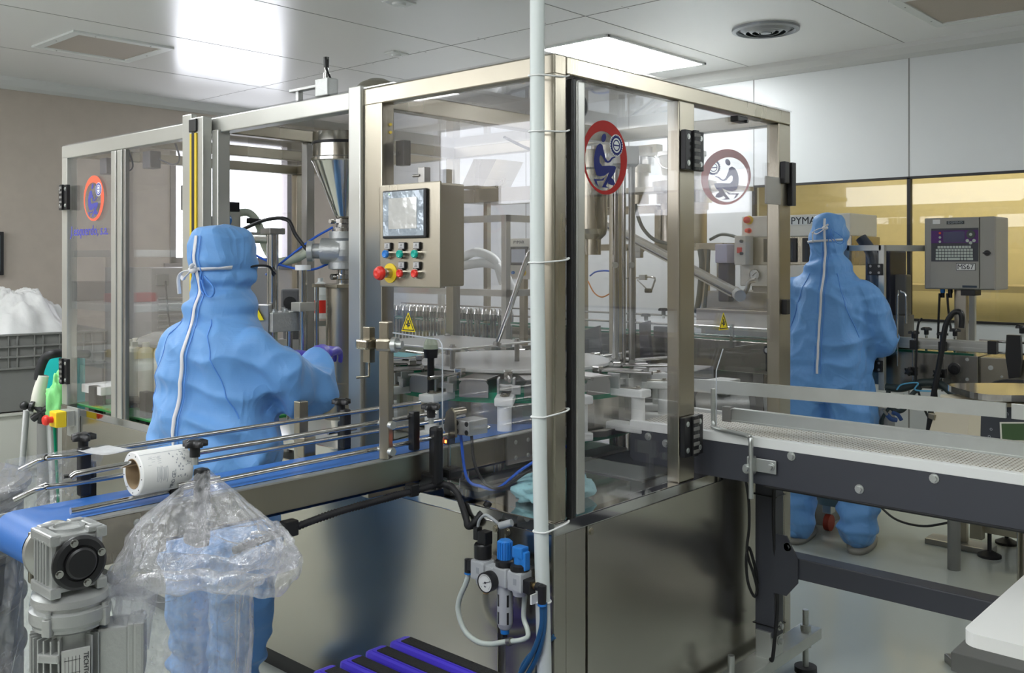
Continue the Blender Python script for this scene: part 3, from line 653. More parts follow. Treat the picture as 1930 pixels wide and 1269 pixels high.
# ---- star wheel indexing table
wc = Vector((.80, .86, 0)); RAD = .545
sw = thing('star_wheel', 'large round indexing table with green rims, white top disc and steel grippers', 'turntable', (wc.x, wc.y, DK))
MB().lathe([(.16, DK), (.16, .84), (.10, .86), (.10, 1.06)], wc, seg=40).build('hub', STEEL, sw)
MB().ring2((wc.x, wc.y, .868), (1, 0, 0), (0, 1, 0), .10, .47, .03, 64).build('lower_rim', GREEN, sw)
MB().ring2((wc.x, wc.y, 1.015), (1, 0, 0), (0, 1, 0), .10, .48, .035, 64).build('upper_rim', GREEN, sw)
MB().ring2((wc.x, wc.y, .898), (1, 0, 0), (0, 1, 0), .36, .46, .117, 64).build('drum_wall', STEELP, sw)
MB().lathe([(0, 1.10), (.36, 1.10), (.365, 1.103), (.365, 1.112), (.36, 1.115), (0, 1.115)], wc, seg=64).build('top_disc', mat('milky_disc', (.88, .88, .86), 0, .18), sw)
MB().lathe([(.12, 1.05), (.12, 1.10)], wc, seg=30).build('disc_support', STEELD, sw)
NS = 14
def station(a):
    r = Vector((math.cos(a), math.sin(a), 0)); s_ = Vector((-math.sin(a), math.cos(a), 0)); R = Matrix((r, s_, Vector((0, 0, 1)))).transposed()
    at = lambda rr, ss, z: wc + r * rr + s_ * ss + Vector((0, 0, z))
    b = MB().obox(at(.525, 0, 1.037), (.17, .062, .028), R, .006).obox(at(.525, 0, .915), (.17, .062, .028), R, .006).cyl(at(.575, 0, .926), at(.575, 0, 1.026), .024, 20)
    o = b.build('bracket_arm', NYLON, sw)
    MB().obox(at(.515, 0, 1.0525), (.11, .03, .003), R).bolt(at(.575, 0, 1.053), (0, 0, 1), .008, .008).bolt(at(.465, 0, 1.05), (0, 0, 1), .008, .008).build('cap_plate', STEEL, o)
    a2 = PI / NS
    r2 = Vector((math.cos(a + a2), math.sin(a + a2), 0)); s2 = Vector((-math.sin(a + a2), math.cos(a + a2), 0)); R2 = Matrix((r2, s2, Vector((0, 0, 1)))).transposed()
    at2 = lambda rr, ss, z: wc + r2 * rr + s2 * ss + Vector((0, 0, z))
    w = .052
    pl = [(-w, -.03), (w, -.03), (w, .012), (w * .7, .034), (-w * .7, .034), (-w, .012)]
    g_ = MB().prism(pl, at2(.497, 0, 1.065), s2, (0, 0, 1), .004).obox(at2(.43, 0, 1.095), (.16, .10, .006), R2, .001).obox(at2(.47, .02, 1.075), (.03, .03, .03), R2, .003)
    g_.build('gripper_plate', STEELD, sw)
    g_ = MB().obox(at(.49, .026, 1.075), (.05, .008, .055), R, .002).obox(at(.49, -.026, 1.075), (.05, .008, .055), R, .002).obox(at(.515, .035, 1.065), (.012, .03, .03), R, .002).obox(at(.49, 0, 1.07), (.03, .05, .02), R, .002)
    g_.build('jaw', ALUC, o)
    MB().tube([at(.42, .0, 1.10), at(.62, .02, 1.108)], .007, 6, smooth=False).obox(at(.40, .0, 1.10), (.03, .03, .035), R, .003).build('finger_bar', CHROME, o)
for k in range(NS): station(2 * PI * k / NS + .22)
# long link chain ring below and a grey guide plate
MB().ring2((wc.x, wc.y, .888), (1, 0, 0), (0, 1, 0), .475, .50, .02, 90, teeth=30, th=.012).build('drive_chain', STEELD, sw)
# chrome twin columns with polished uprights
q = atD(1176, 400, 3.72); t = thing('capping_unit', 'pair of polished uprights rising from the indexing table to the roof', 'column', (q.x, q.y, 1.115))
cx_, cy_ = q.x, q.y
u_ = Vector((RX, RY, 0))
for k in (-.033, .0, .031):
    p_ = Vector((cx_, cy_, 0)) + u_ * k
    MB().cyl((p_.x, p_.y, DK), (p_.x, p_.y, 1.93), .013 if k else .008, 16).build('upright', CHROME if k < .02 else STEELD, t)
MB().obox((cx_, cy_, 1.90), (.20, .10, .07), Matrix.Rotation(.7, 3, 'Z'), .004).build('head_block', STEELD, t)
p_ = Vector((cx_, cy_, 0)) - u_ * .12
MB().lathe([(.045, 1.93), (.045, 1.86), (.055, 1.85), (.055, 1.62), (.05, 1.60), (.03, 1.58), (.03, 1.52)], p_, seg=28).build('motor_cylinder', STEEL, t)
for z in (1.10, 1.48):
    for k in (-.036, .028): MB().bolt(Vector((cx_, cy_, z)) + u_ * k - Vector((VX, VY, 0)) * .02, (-VX, -VY, 0), .008, .01).build('bolt', ZINC, t)
MB().tube([p_ + Vector((.0, 0, 1.93)), p_ + Vector((-.1, .1, 1.9)), p_ + Vector((-.2, .16, 1.93)), p_ + Vector((-.3, .2, 1.97))], .006, 6).build('cable', BLACK, t)
e0, e1 = atD(1195, 420, 3.9), atD(1225, 262, 3.8)
pts = [atD(1222, 262, 3.85), atD(1216, 272, 3.85), atD(1228, 280, 3.85), atD(1195, 360, 3.9), atD(1196, 410, 3.9), atD(1215, 440, 3.9), atD(1260, 460, 3.9)]
# slanting chrome rod and clamp plates
t = thing('slanting_rod', 'thin chrome rod leaning inside the front pane towards the white disc', 'rod', (.6, .7, 1.2))
MB().tube([atD(1003, 470, 3.1), atD(994, 484, 3.1), atD(962, 580, 3.15), atD(938, 645, 3.2)], .008, 10, k=3).build('rod', CHROME, t)
MB().cyl(atD(938, 645, 3.2), atD(936, 652, 3.2), .014, 12).build('foot', STEELD, t)
t = thing('cover_plate', 'thin grey steel plate lying level above the indexing table', 'plate', (.6, 1.1, 1.14))
pz = [atZ(735, 643, 1.19), atZ(860, 640, 1.19), atZ(985, 655, 1.19), atZ(900, 665, 1.19)]
MB().box(.36, .78, .76, 1.22, 1.185, 1.191, .001).build('plate', mat('satin_sheet', (.62, .62, .60), .8, .3), t)
for a in ((.40, .80), (.74, .80), (.42, 1.16), (.74, 1.18)): MB().cyl((*a, 1.115), (*a, 1.185), .01, 10).bolt((*a, 1.191), (0, 0, 1), .009, .01).build('standoff', STEELD, t)
# bowl shaped green-white domed cap seen near the pane
p_ = atD(812, 650, 3.2); t = thing('round_bulb', 'small pale green domed beacon beside the front pane', 'beacon', (p_.x, p_.y, 1.10))
MB().cyl((p_.x, p_.y, 1.05), (p_.x, p_.y, 1.20), .012, 10).lathe([(.022, 1.17), (.026, 1.20), (0, 1.20)], (p_.x, p_.y, 0), seg=20).build('socket', BLACK, t)
MB().lathe([(.025, 1.20), (.024, 1.215), (.018, 1.232), (.008, 1.241), (0, 1.243)], (p_.x, p_.y, 0), seg=24).build('dome', mat('pale_green_dome', (.55, .62, .48), 0, .15), t)
# underside drives: dark grey block, legs, boxes on deck
m = MB().box(.25, .72, 1.0, 1.55, .83, .85, .003); 
t = thing('discharge_tray', 'glossy white sloping tray between the worker and the indexing table', 'tray', (.2, 1.2, DK))
MB().grid(lambda u, v: (.03 + .34 * u, .90 + .66 * v, .862 + .03 * u - .02 * v), 4, 4).grid(lambda u, v: (.03 + .34 * u, .90 + .66 * v, .856 + .03 * u - .02 * v), 4, 4).build('plate', mat('tray_white', (.70, .72, .66), 0, .15), t)
MB().box(.03, .37, .895, .905, .825, .868).box(.028, .036, .90, 1.56, .825, .862).build('rim', CHROME, t)
for a in ((.06, .95), (.34, .95), (.06, 1.5), (.34, 1.5), (.2, 1.2)): MB().cyl((*a, DK), (*a, .855), .014, 12).build('support', CHROME, t)
MB().box(.10, .22, 1.0, 1.08, DK, .835, .004).build('sensor_box', BLACK, t)
# dropped pale blue hairnets on deck by the corner
def crumple(name, label, c, sx, sy, sz, m_, seed=0, cat='hairnet', rz=0):
    c = Vector(c); b = MB(); nu, nv = 36, 22
    def fn(u, v):
        a = 2 * PI * u; p = PI * (v * .98 + .01)
        d = Vector((math.sin(p) * math.cos(a), math.sin(p) * math.sin(a), math.cos(p)))
        q = d * (1 + .38 * noise.fractal(d * 2.2 + Vector((seed, 0, 0)), 1.0, 2.1, 5) + .12 * abs(noise.noise(d * 5 + Vector((seed, 3, 0)))))
        z = max(q.z * sz, -sz * .8) + sz * .8
        return c + Matrix.Rotation(rz, 3, 'Z') @ Vector((q.x * sx, q.y * sy, z))
    b.grid(fn, nu, nv, True); return tag(b.build(name, m_), label, cat)
HN = mat('pale_blue_fabric', (.36, .66, .70), 0, .6, bump=.3, bscale=60)
crumple('cleaning_cloth', 'crumpled pale blue disposable cloth on the deck inside the near corner', (.20, .16, DK + .001), .12, .09, .045, HN, 2, 'cloth')
# blue belt end parts, sensor, cylinder and cables (left-front of the inside)
t = thing('pneumatic_stop', 'small aluminium air cylinder with blue and black lines over the blue belt', 'air cylinder', (.1, .36, .95))
z_ = 1.0
MB().box(.02, .10, .34, .40, .985, 1.03, .004).build('cylinder_body', ALUC, t)
MB().prism([(0, 0), (.02, -.03), (.05, -.02), (.045, .05), (.03, .065), (.01, .05)], (.012, .43, 1.0), (0, -1, 0), (0, 0, 1), .008).cyl((.01, .40, 1.05), (.06, .40, 1.05), .012, 14).build('swing_plate', STEEL, t)
for dy in (.35, .39):
    for dz in (.995, 1.02): MB().bolt((.02, dy, dz), XF, .005, .003).build('screw', BLACK, t)
MB().tube([(.04, .395, .985), (.04, .37, .86), (.06, .33, .835), (.08, .28, .835), (.10, .2, .90), (.14, .1, .965), (.2, .06, .97)], .0045, 8).build('blue_line', WIREB, t)
MB().tube([(.05, .36, .985), (.045, .34, .90), (.06, .31, .845), (.08, .26, .84), (.10, .17, .90), (.16, .07, .945)], .0045, 8).build('black_line', BLACK, t)
t = thing('photo_sensor', 'sensor with a lit orange and red dot on a clamped rod under the blue belt', 'sensor', (.06, .40, .85))
p_ = atX(842, 832, .02)
MB().obox((p_.x + .01, p_.y, p_.z), (.03, .022, .018), None, .002).build('sensor_head', BLACK, t)
MB().box(p_.x - .0065, p_.x - .005, p_.y - .004, p_.y + .002, p_.z - .004, p_.z + .004).build('lit_dot', mat('red_led', (1, .1, .02), emit=((1, .15, .02), 8)), t)
MB().cyl((p_.x + .01, p_.y, DK), (p_.x + .01, p_.y, p_.z - .01), .0055, 10).build('rod', CHROME, t)
MB().obox((p_.x + .01, p_.y, .865), (.06, .06, .035), None, .01).obox((p_.x + .01, p_.y - .01, .815), (.04, .03, .03), None, .006).build('clamp', BLACK, t)
# deck-level frame pieces and feet seen under the belts
t = thing('belt_stand', 'steel legs and cross plate carrying the blue belt inside the guard', 'stand', (.4, .4, DK))
for a in ((.16, .50), (.60, .50), (.42, .60), (.9, .35), (1.10, .45)): MB().cyl((*a, DK), (*a, .885), .016, 16).build('leg', CHROME, t)
MB().box(.14, .92, .42, .50, DK, DK + .012, .002).build('foot_plate', STEELD, t)
MB().box(.34, .56, .70, .80, DK, DK + .05, .004).build('motor_box', GREYP, t)
MB().box(.55, .95, .10, .40, DK, DK + .006, .002).build('dark_tray', PAINTD, t)
# ================================================================ BLUE BELT CONVEYOR
BZ = .94
t = thing('blue_belt_conveyor', 'narrow stainless conveyor with a blue belt and round guide rods entering the machine', 'conveyor', (-.5, .55, .80))
m = MB(); pr = []
RB = .047
for i in range(13):
    a = PI / 2 + PI * i / 12; pr.append((-1.12 + RB * math.cos(a), BZ - RB + RB * math.sin(a)))
for i in range(13):
    a = -PI / 2 + PI * i / 12; pr.append((.70 + RB * math.cos(a), BZ - RB + RB * math.sin(a)))
y0, y1 = .466, .636; n = len(pr); vs = [(x, y, z) for y in (y0, y1) for x, z in pr]
m.add(vs, [(i, (i + 1) % n, (i + 1) % n + n, i + n) for i in range(n)], True)
m.build('belt', BLUEBELT, t)
for (a, b) in ((.455, .464), (.638, .647)):
    MB().box(-1.06, .70, a, b, BZ - .085, BZ - .003, .002).build('side_plate', STEEL, t)
MB().box(-1.06, .70, .44, .466, BZ - .006, BZ - .001, .001).build('wear_strip', ALU, t)
MB().box(-1.16, -.90, .640, .652, BZ - .10, BZ - .004, .02).build('bearing_plate', ALUC, t)
MB().box(-1.16, -.86, .443, .455, BZ - .11, BZ - .004, .004).build('bearing_plate', STEEL, t)
MB().bolts('plate_screw', ZINC, t, [((x, .443, z), YF) for x in (-.89, -.93) for z in (BZ - .03, BZ - .085)], .006, .004)
MB().box(.30, .66, .445, .455, BZ - .10, BZ - .004, .003).build('joint_plate', STEELD, t)
MB().bolts('joint_screw', ZINC, t, [((x, .445, z), YF) for x in (.34, .40, .58, .63) for z in (BZ - .03, BZ - .08)], .005, .003)
RR = .0068
def rod(pts, nm='guide_rod'): return MB().tube(pts, RR, 12, k=3).build(nm, CHROME, t)
rod([atY(133, 901, .48), (-1.0, .48, 1.036), (-.5, .48, 1.038), (.02, .48, 1.04)])
rod([atY(133, 964, .48), (-1.0, .48, .955), (-.5, .48, .962), (.25, .48, .966)])
A0, A1 = atY(38, 886, .69), atY(88, 862, .642); C0, C1 = atY(28, 942, .70), atY(88, 915, .642)
rod([A0, A1, (-1.0, .64, 1.044), (-.5, .64, 1.046), (.10, .64, 1.046)])
rod([C0, C1, (-1.0, .64, .976), (-.5, .64, .978), (.3, .64, .978)])
# C-shaped black rail brackets with star knobs
def knob(c, ax=(0, 0, 1), s=1.0, nm='star_knob', par=None):
    u, w, n_ = frame_of(ax); c = Vector(c); k = MB()
    pts = [c + n_ * .012 * s + (u * math.cos(a) + w * math.sin(a)) * (.024 + .006 * math.cos(5 * a)) * s for a in [2 * PI * i / 40 for i in range(40)]]
    q = [p + n_ * .012 * s for p in pts]; N = 40
    top = [c + n_ * .029 * s + (p - c - n_ * .012 * s) * .6 for p in pts]
    k.add(pts + q + top, [(i, (i + 1) % N, (i + 1) % N + N, i + N) for i in range(N)] + [(i + N, (i + 1) % N + N, (i + 1) % N + 2 * N, i + 2 * N) for i in range(N)], True)
    k.add(pts, [tuple(range(N))[::-1]]); k.add(top, [tuple(range(N))])
    k.cyl(c - n_ * .012 * s, c + n_ * .014 * s, .012 * s, 14)
    k.m = 1; k.cyl(c - n_ * .03 * s, c - n_ * .012 * s, .008 * s, 6)
    return k.build(nm, [BLACK, ZINC], par)
def bracket(x, yr, side):   # side -1: near side plate, +1: far side plate
    ys = .455 if side < 0 else .647
    b = MB(); pr = [(0, .86), (.0, .97), (.012, 1.0), (.05, 1.0), (.05, .97), (.052, .90), (.075, .86), (.05, .82), (.02, .80), (0, .82)]
    yo = ys + side * .01
    # upright arm standing off the side plate, clamp block on the rods
    b.obox((x, ys + side * .045, .93), (.030, .035, .17), None, .010).obox((x, ys + side * .02, .855), (.034, .07, .05), None, .010)
    b.obox((x - .03, yr + side * .008, (1.04 + .96) / 2), (.026, .026, .115), None, .006)
    o = b.build('rail_bracket', BLACK, t)
    MB().cyl((x - .06, ys + side * .045, .985), (x + .045, ys + side * .045, .985), .006, 12).build('clamp_pin', CHROME, o)
    knob((x - .015, ys + side * .04, 1.055), par=o)
bracket(-.045, .48, -1); bracket(-.79, .48, -1); bracket(-.16, .64, 1); bracket(-.93, .64, 1)
# hexagonal hanger bar clamped to the machine post
h = thing('hanger_bar', 'square steel bar with clamp and bolts holding the near guide rods', 'bar', (-.20, .44, .94))
bx, by = -.205, .445
R45 = Matrix.Rotation(.45, 3, 'Z')
MB().obox((bx, by, 1.135), (.030, .030, .385), R45, .004).build('bar', STEEL, h)
MB().obox((bx, by, 1.262), (.044, .046, .036), R45, .008).build('clamp_body', STEEL, h)
MB().tube([(bx + .0, by, 1.262), (-.0, .70, 1.262)], .010, 10, smooth=False).build('stay_rod', CHROME, h)
d_ = (R45 @ Vector((0, -1, 0)))
MB().cyl(Vector((bx, by, 1.262)) + d_ * .02, Vector((bx, by, 1.262)) + d_ * .034, .022, 24).cyl(Vector((bx, by, 1.262)) + d_ * .034, Vector((bx, by, 1.262)) + d_ * .05, .013, 6).build('washer_bolt', ZINC, h)
for z in (1.038, .964):
    MB().cyl((bx, .48, z), (bx, by - .024, z), .007, 12).cyl((bx, by - .018, z), (bx, by - .032, z), .012, 6).build('rod_bolt', ZINC, h)
s_ = Vector((bx, by, 0)) + Vector((-.02, .05, 0))
MB().obox((s_.x, s_.y, 1.26), (.02, .03, .10), None, .001).obox((s_.x + .0, s_.y + .0, 1.262), (.06, .05, .028), None, .006).tube([(s_.x, s_.y, 1.21), (s_.x, s_.y, 1.17), (s_.x - .03, s_.y + .02, 1.168)], .004, 6, smooth=False).build('small_flat_bar', STEEL, h)
# upright behind the belt near the worker, with black cable and drag chain under the belt
MB().obox((-.31, .70, .97), (.030, .030, .24), None, .003).build('far_support', STEEL, t)
MB().obox((-.31, .675, .96), (.04, .04, .06), None, .004).build('far_clamp', STEEL, t)
t2 = thing('corrugated_conduit', 'black ribbed conduit hanging below the blue conveyor', 'conduit', (-.4, .42, .8))
pts = [(-.70, .42, .80), (-.55, .425, .815), (-.40, .425, .83), (-.25, .425, .835), (-.12, .42, .84), (-.03, .40, .845), (-.015, .36, .83), (-.012, .325, .77), (-.02, .30, .74), (-.01, .275, .765), (.03, .27, .805)]
MB().tube(smooth_path(pts, 30), lambda a: .0095 + .0018 * math.sin(a * 900), 10, smooth=False).build('conduit', RUBBER, t2)
MB().box(-.56, -.52, .41, .44, .80, .84, .004).build('conduit_clip', BLACK, t2); MB().box(-.14, -.11, .41, .44, .825, .86, .004).build('conduit_clip', BLACK, t2)
# mounting foot on the machine post side
MB().box(-.14, .0, .60, .66, .79, .86, .003).build('machine_mount', STEEL, t)

# ---- gear motor
mx_, my_, mz_ = -1.115, .37, .893
g = thing('gear_motor', 'grey cast gear motor hanging from the drive end of the blue conveyor', 'motor', (mx_, my_, .5))
b = MB().obox((mx_, my_ - .01, mz_), (.105, .085, .115), None, .010)
for sx in (-1, 1):
    for sz in (-1, 1): b.obox((mx_ + sx * .046, my_ - .01, mz_ + sz * .052), (.022, .10, .022), None, .004)
for k in range(5): b.obox((mx_ - .053, my_ - .04 + k * .014, mz_ + .005), (.010, .005, .085), None, .001)
for k in range(3): b.obox((mx_ + .053, my_ - .03 + k * .02, mz_), (.008, .006, .08), None, .001)
b.lathe([(.034, .056), (.034, .063), (.026, .063), (.026, .058), (0, .058)], (mx_, my_, mz_), seg=24)
b.obox((mx_ - .03, my_ + .03, mz_ + .06), (.03, .02, .012), None, .003).obox((mx_ + .03, my_ + .03, mz_ + .06), (.03, .02, .012), None, .003).obox((mx_ + .035, my_ - .045, mz_ + .06), (.03, .02, .012), None, .003)
b.build('gearbox', ALUC, g)
MB().lathe([(0, 0), (.06, 0), (.06, .012), (.045, .02), (.04, .032)], (mx_, .443, mz_), (0, -1, 0), 36).build('mounting_flange', ALU, g)
cv = MB().lathe([(.0, 0), (.050, 0), (.054, .004), (.054, .010), (.048, .014), (.036, .014), (.036, .010), (.031, .010), (.031, .018), (.027, .021), (0, .021)], (mx_, my_ - .052, mz_), (0, -1, 0), 40).build('bearing_cover', BLACK, g)
MB().bolts('cover_screw', CHROME, cv, [((mx_ + .044 * math.cos(a), my_ - .065, mz_ + .044 * math.sin(a)), YF) for a in (.3, .3 + PI / 2, .3 + PI, .3 + 1.5 * PI)], .0055, .006)
mc = Vector((mx_ + .005, my_ - .005, 0))
b = MB().lathe([(.030, mz_ - .05), (.05, mz_ - .062), (.072, mz_ - .072), (.074, mz_ - .085), (.068, mz_ - .088), (.068, mz_ - .094), (.077, mz_ - .098), (.077, mz_ - .120), (.071, mz_ - .128), (.071, mz_ - .134), (.062, mz_ - .14)], mc, seg=48)
b.build('input_flange', ALUC, g)
for k in range(4):
    a = .6 + k * PI / 2
    MB().obox(mc + Vector((.074 * math.cos(a), .074 * math.sin(a), mz_ - .118)), (.018, .018, .035), Matrix.Rotation(a, 3, 'Z'), .003).bolt(mc + Vector((.074 * math.cos(a), .074 * math.sin(a), mz_ - .10)), (0, 0, 1), .006, .01).build('flange_lug', ALUC, g)
b = MB().lathe([(.055, mz_ - .135), (.055, mz_ - .32)], mc, seg=40)
for k in range(30):
    a = 2 * PI * k / 30 + .05
    if abs((a - 5.75 + PI) % (2 * PI) - PI) < .42: continue
    if abs((a - 4.45 + PI) % (2 * PI) - PI) < .36: continue
    b.obox(mc + Vector((.064 * math.cos(a), .064 * math.sin(a), mz_ - .228)), (.022, .0035, .165), Matrix.Rotation(a, 3, 'Z'), .001)
b.build('finned_stator', ALUC, g)
u2 = Vector((math.cos(4.45), math.sin(4.45), 0)); R2 = Matrix.Rotation(4.45, 3, 'Z')
pl = MB().obox(mc + u2 * .072 + Vector((0, 0, mz_ - .235)), (.006, .052, .14), R2, .001)
pl.build('name_plate', mat('plate_silver', (.62, .62, .60), .6, .4), g)
tg = Vector((-u2.y, u2.x, 0)); b = MB(); o_ = mc + u2 * .0752 + Vector((0, 0, mz_ - .235))
b.text('TECHTOP MOTOR CE', o_ + tg * .018, (0, 0, -1), tg, .0125)
for k in range(5): b.obox(o_ + tg * (-.02 + .0065 * k) - Vector((0, 0, .0)), (.0008, .0008, .115), R2)
for k in range(5): b.obox(o_ + tg * (-.007) + Vector((0, 0, -.05 + k * .025)), (.0008, .03, .0008), R2)
b.build('plate_lettering', INK, g)
for k in (-.055, .055):
    MB().obox(mc + Vector((math.cos(3.75) * .066, math.sin(3.75) * .066, mz_ - .235 + k)), (.022, .045, .018), Matrix.Rotation(3.75, 3, 'Z'), .004).build('foot_boss', ALUC, g)
MB().lathe([(.066, mz_ - .312), (.076, mz_ - .318), (.076, mz_ - .40), (.068, mz_ - .42), (0, mz_ - .42)], mc, seg=48).build('fan_cowl', ALUC, g)
MB().bolts('cowl_screw', CHROME, g, [(mc + Vector((math.cos(a) * .076, math.sin(a) * .076, mz_ - .335)), (math.cos(a), math.sin(a), 0)) for a in (3.4, 4.6, 5.8)], .005, .004)
u3 = Vector((math.cos(5.75), math.sin(5.75), 0)); R3 = Matrix.Rotation(5.75, 3, 'Z')
tb = MB().obox(mc + u3 * .085 + Vector((0, 0, mz_ - .195)), (.06, .075, .105), R3, .006).obox(mc + u3 * .118 + Vector((0, 0, mz_ - .195)), (.012, .084, .115), R3, .003).obox(mc + u3 * .133 + Vector((0, 0, mz_ - .195)), (.022, .084, .115), R3, .006)
tb.build('terminal_box', ALUC, g)
gl = mc + u3 * .12 + Vector((0, 0, mz_ - .25))
MB().cyl(gl, gl + Vector((0, 0, -.02)), .016, 6).cyl(gl + Vector((0, 0, -.02)), gl + Vector((0, 0, -.045)), .014, 16).build('cable_gland', BLACK, g)
MB().tube(smooth_path([gl + Vector((0, 0, -.04)), gl + Vector((.0, 0, -.12)), gl + Vector((.01, .0, -.22)), gl + Vector((.03, .02, -.36)), gl + Vector((.04, .04, -.6))], 26), lambda a: .0105 + .0016 * math.sin(a * 620), 10, smooth=False).build('ribbed_conduit', RUBBER, g)

# ---- conveyor legs
MB().cyl((-1.0, .55, 0), (-1.0, .55, .86), .02, 16).cyl((-1.0, .55, 0), (-1.0, .55, .01), .05, 20).build('leg', STEEL, t)

# ---- label roll on the near rod and its film
lr = thing('label_roll', 'thick roll of printed clear labels with a cardboard core hung on the near guide rod', 'label roll', (-.87, .47, .965))
rx0, rx1, rzc, ryc = -.925, -.80, 1.0135, .476
MB().lathe([(.0330, 0), (.0330, .125), (.0345, .125), (.0345, 0), (.0330, 0)], (rx0, ryc, rzc), (1, 0, 0), 40).build('core', CARD, lr)
MB().lathe([(.0345, 0.001), (.0475, .001), (.050, .003), (.050, .122), (.0475, .124), (.0345, .124)], (rx0, ryc, rzc), (1, 0, 0), 56).build('label_winding', PAPER, lr)
b = MB(); 
def on_roll(x, a, r=.0503): return Vector((x, ryc + r * math.cos(a), rzc + r * math.sin(a)))
def patch(x0, x1, a0, a1, r=.0503, n=5):
    vs = [on_roll(x, a0 + (a1 - a0) * i / n, r) for x in (x0, x1) for i in range(n + 1)]
    b.add(vs, [(i, i + 1, i + n + 2, i + n + 1) for i in range(n)])
random.seed(3)
patch(rx0 + .004, rx1 - .004, 2.05, 2.075)
for k in range(9): patch(rx0 + .035 + .003 * k, rx0 + .036 + .003 * k, 2.75 + random.random() * .1, 3.35 + .25 * random.random())
for k in range(34):
    x = rx0 + .07 + .045 * random.random(); a = 2.1 + 1.3 * random.random(); patch(x, x + .0012 + .002 * random.random(), a, a + .05 + .06 * random.random(), n=1)
for k in range(16):
    x = rx0 + .015 + .03 * random.random(); a = 2.2 + .5 * random.random(); patch(x, x + .008, a, a + .012, n=1)
lp = MB(); b.build('printed_marks', INKG, lr)
b = MB()
for i, ch in enumerate('MANO GEL'):
    if ch == ' ': continue
    a = 3.95 - i * .125; c_ = on_roll(rx0 + .075, a, .0504); tn = Vector((0, -math.sin(a), math.cos(a))) * -1
    b.text(ch, c_, tn, (-1, 0, 0), .013, depth=.0002)
b.build('roll_wording', mat('soft_grey_ink', (.25, .27, .3), 0, .6), lr)
s = MB()
for k in range(9):
    a = .5 + k * .7; s.cyl((rx0 - .0002, ryc + .043 * math.cos(a), rzc + .043 * math.sin(a)), (rx0 + .0012, ryc + .043 * math.cos(a), rzc + .043 * math.sin(a)), .0012, 8)
s.build('edge_dots', INK, lr)
# label web pulled off the roll, over the far rod, then hanging clear film
web = MB()
def wf(u, v):
    x = rx0 + .005 - .06 * v + .11 * (1 - v * .3) * u; y = ryc + .03 + (.64 - ryc - .03) * v; z = rzc + .0505 + (1.054 - rzc - .0505) * v - .012 * math.sin(PI * v)
    return (x, y, z + .002 * noise.noise(Vector((u * 4, v * 4, 1))))
web.grid(wf, 8, 10).build('label_web', mat('label_film', (.62, .63, .64), 0, .25, mottle=.15, mscale=90), lr)
b = MB()
for k in range(14):
    u0 = .05 + .03 * k; p0_, p1_ = Vector(wf(u0, .15)), Vector(wf(u0 + .012, .55)); q0, q1 = Vector(wf(u0 + .012, .15)), Vector(wf(u0, .55))
    up = Vector((0, 0, .0015))
    if k < 9: b.add([p0_ + up, q0 + up, p1_ + up, q1 + up], [(0, 1, 2, 3)])
b.build('barcode', INK, lr)
def sheet_film(name, label, p0, p1, drop, fl=.05, seed=0, bulge=.03, lean=(0, 0)):
    p0 = Vector(p0); p1 = Vector(p1); b = MB()
    nrm = (p1 - p0).cross(Vector((0, 0, 1))).normalized()
    def fn(u, v):
        p = p0 + (p1 - p0) * u; k = v ** .8
        w_ = fl * noise.fractal(Vector((u * 5 + seed, v * 2.2, seed)), .8, 2.1, 4) + bulge * math.sin(u * PI * 7 + 2 * v + seed) * k * .35
        return p + Vector((lean[0] * v, lean[1] * v, -drop * v)) + nrm * w_ * min(1, v * 6) + (p1 - p0) * (.10 * noise.noise(Vector((u * 3, v * 3, seed + 5))) * v)
    b.grid(fn, 70, 60); return tag(b.build(name, BAG), label, 'film')
sheet_film('hanging_film', 'clear waste film draped over the bent far guide rod left of the label roll', (-1.13, .655, 1.053), (-.90, .652, 1.056), .16, .03, 3, .03, (-.04, .06))
sheet_film('film_strip', 'long clear plastic strip hanging to the floor behind the gear motor', (-1.12, .66, .90), (-.93, .66, .90), .85, .05, 9, .06, (-.12, -.02))
# ---- clear bag tied to the knob bracket, skirt folded outwards
bc = Vector((-.870, .262, 0)); kn = Vector((-.782, .412, 1.00))
tb = thing('plastic_bag', 'large clear plastic waste bag tied to a knob of the blue conveyor', 'bag', (bc.x, bc.y, .02))
Uv = Vector((RX, RY, 0)); Vv = Vector((VX, VY, 0))
def bagfn(u, v):
    a = 2 * PI * u
    prof = [(0, 1.015, .006, .006), (.05, 1.0, .025, .02), (.13, .965, .075, .045), (.24, .92, .135, .075), (.36, .875, .178, .10), (.46, .84, .192, .11), (.52, .815, .19, .11), (.57, .80, .165, .10), (.62, .79, .135, .09), (.75, .62, .138, .10), (.88, .35, .142, .11), (1.0, .03, .140, .11)]
    for i in range(len(prof) - 1):
        if v <= prof[i + 1][0]: break
    q = (v - prof[i][0]) / (prof[i + 1][0] - prof[i][0]); z, ra, rb = [prof[i][k] + (prof[i + 1][k] - prof[i][k]) * q for k in (1, 2, 3)]
    cu = math.cos(a); su = math.sin(a)
    amp = min(1, v * 5)
    pleat = (.05 * math.sin(13 * a + 3 * v) + .035 * math.sin(29 * a - 4 * v)) * (1 - .6 * abs(v - .3)) * amp
    n_ = noise.fractal(Vector((cu * 1.3, su * 1.3, v * 4)), .9, 2.1, 5) * .14 * amp
    f = 1 + pleat + n_
    c = kn.lerp(Vector((bc.x, bc.y, 0)), min(1, v / .40) ** .9) - Uv * .04 * max(0, min(1, (v - .5) / .15))
    zz = z + (.02 * noise.noise(Vector((cu * 2, su * 2, 7))) + .018 * cu * (1 if .3 < v < .6 else .2)) * amp
    return Vector((c.x, c.y, zz)) + Uv * ra * f * cu + Vv * rb * f * su * .8
MB().grid(bagfn, 180, 130, True).build('bag_body', BAG, tb)
rim = MB(); rp = []
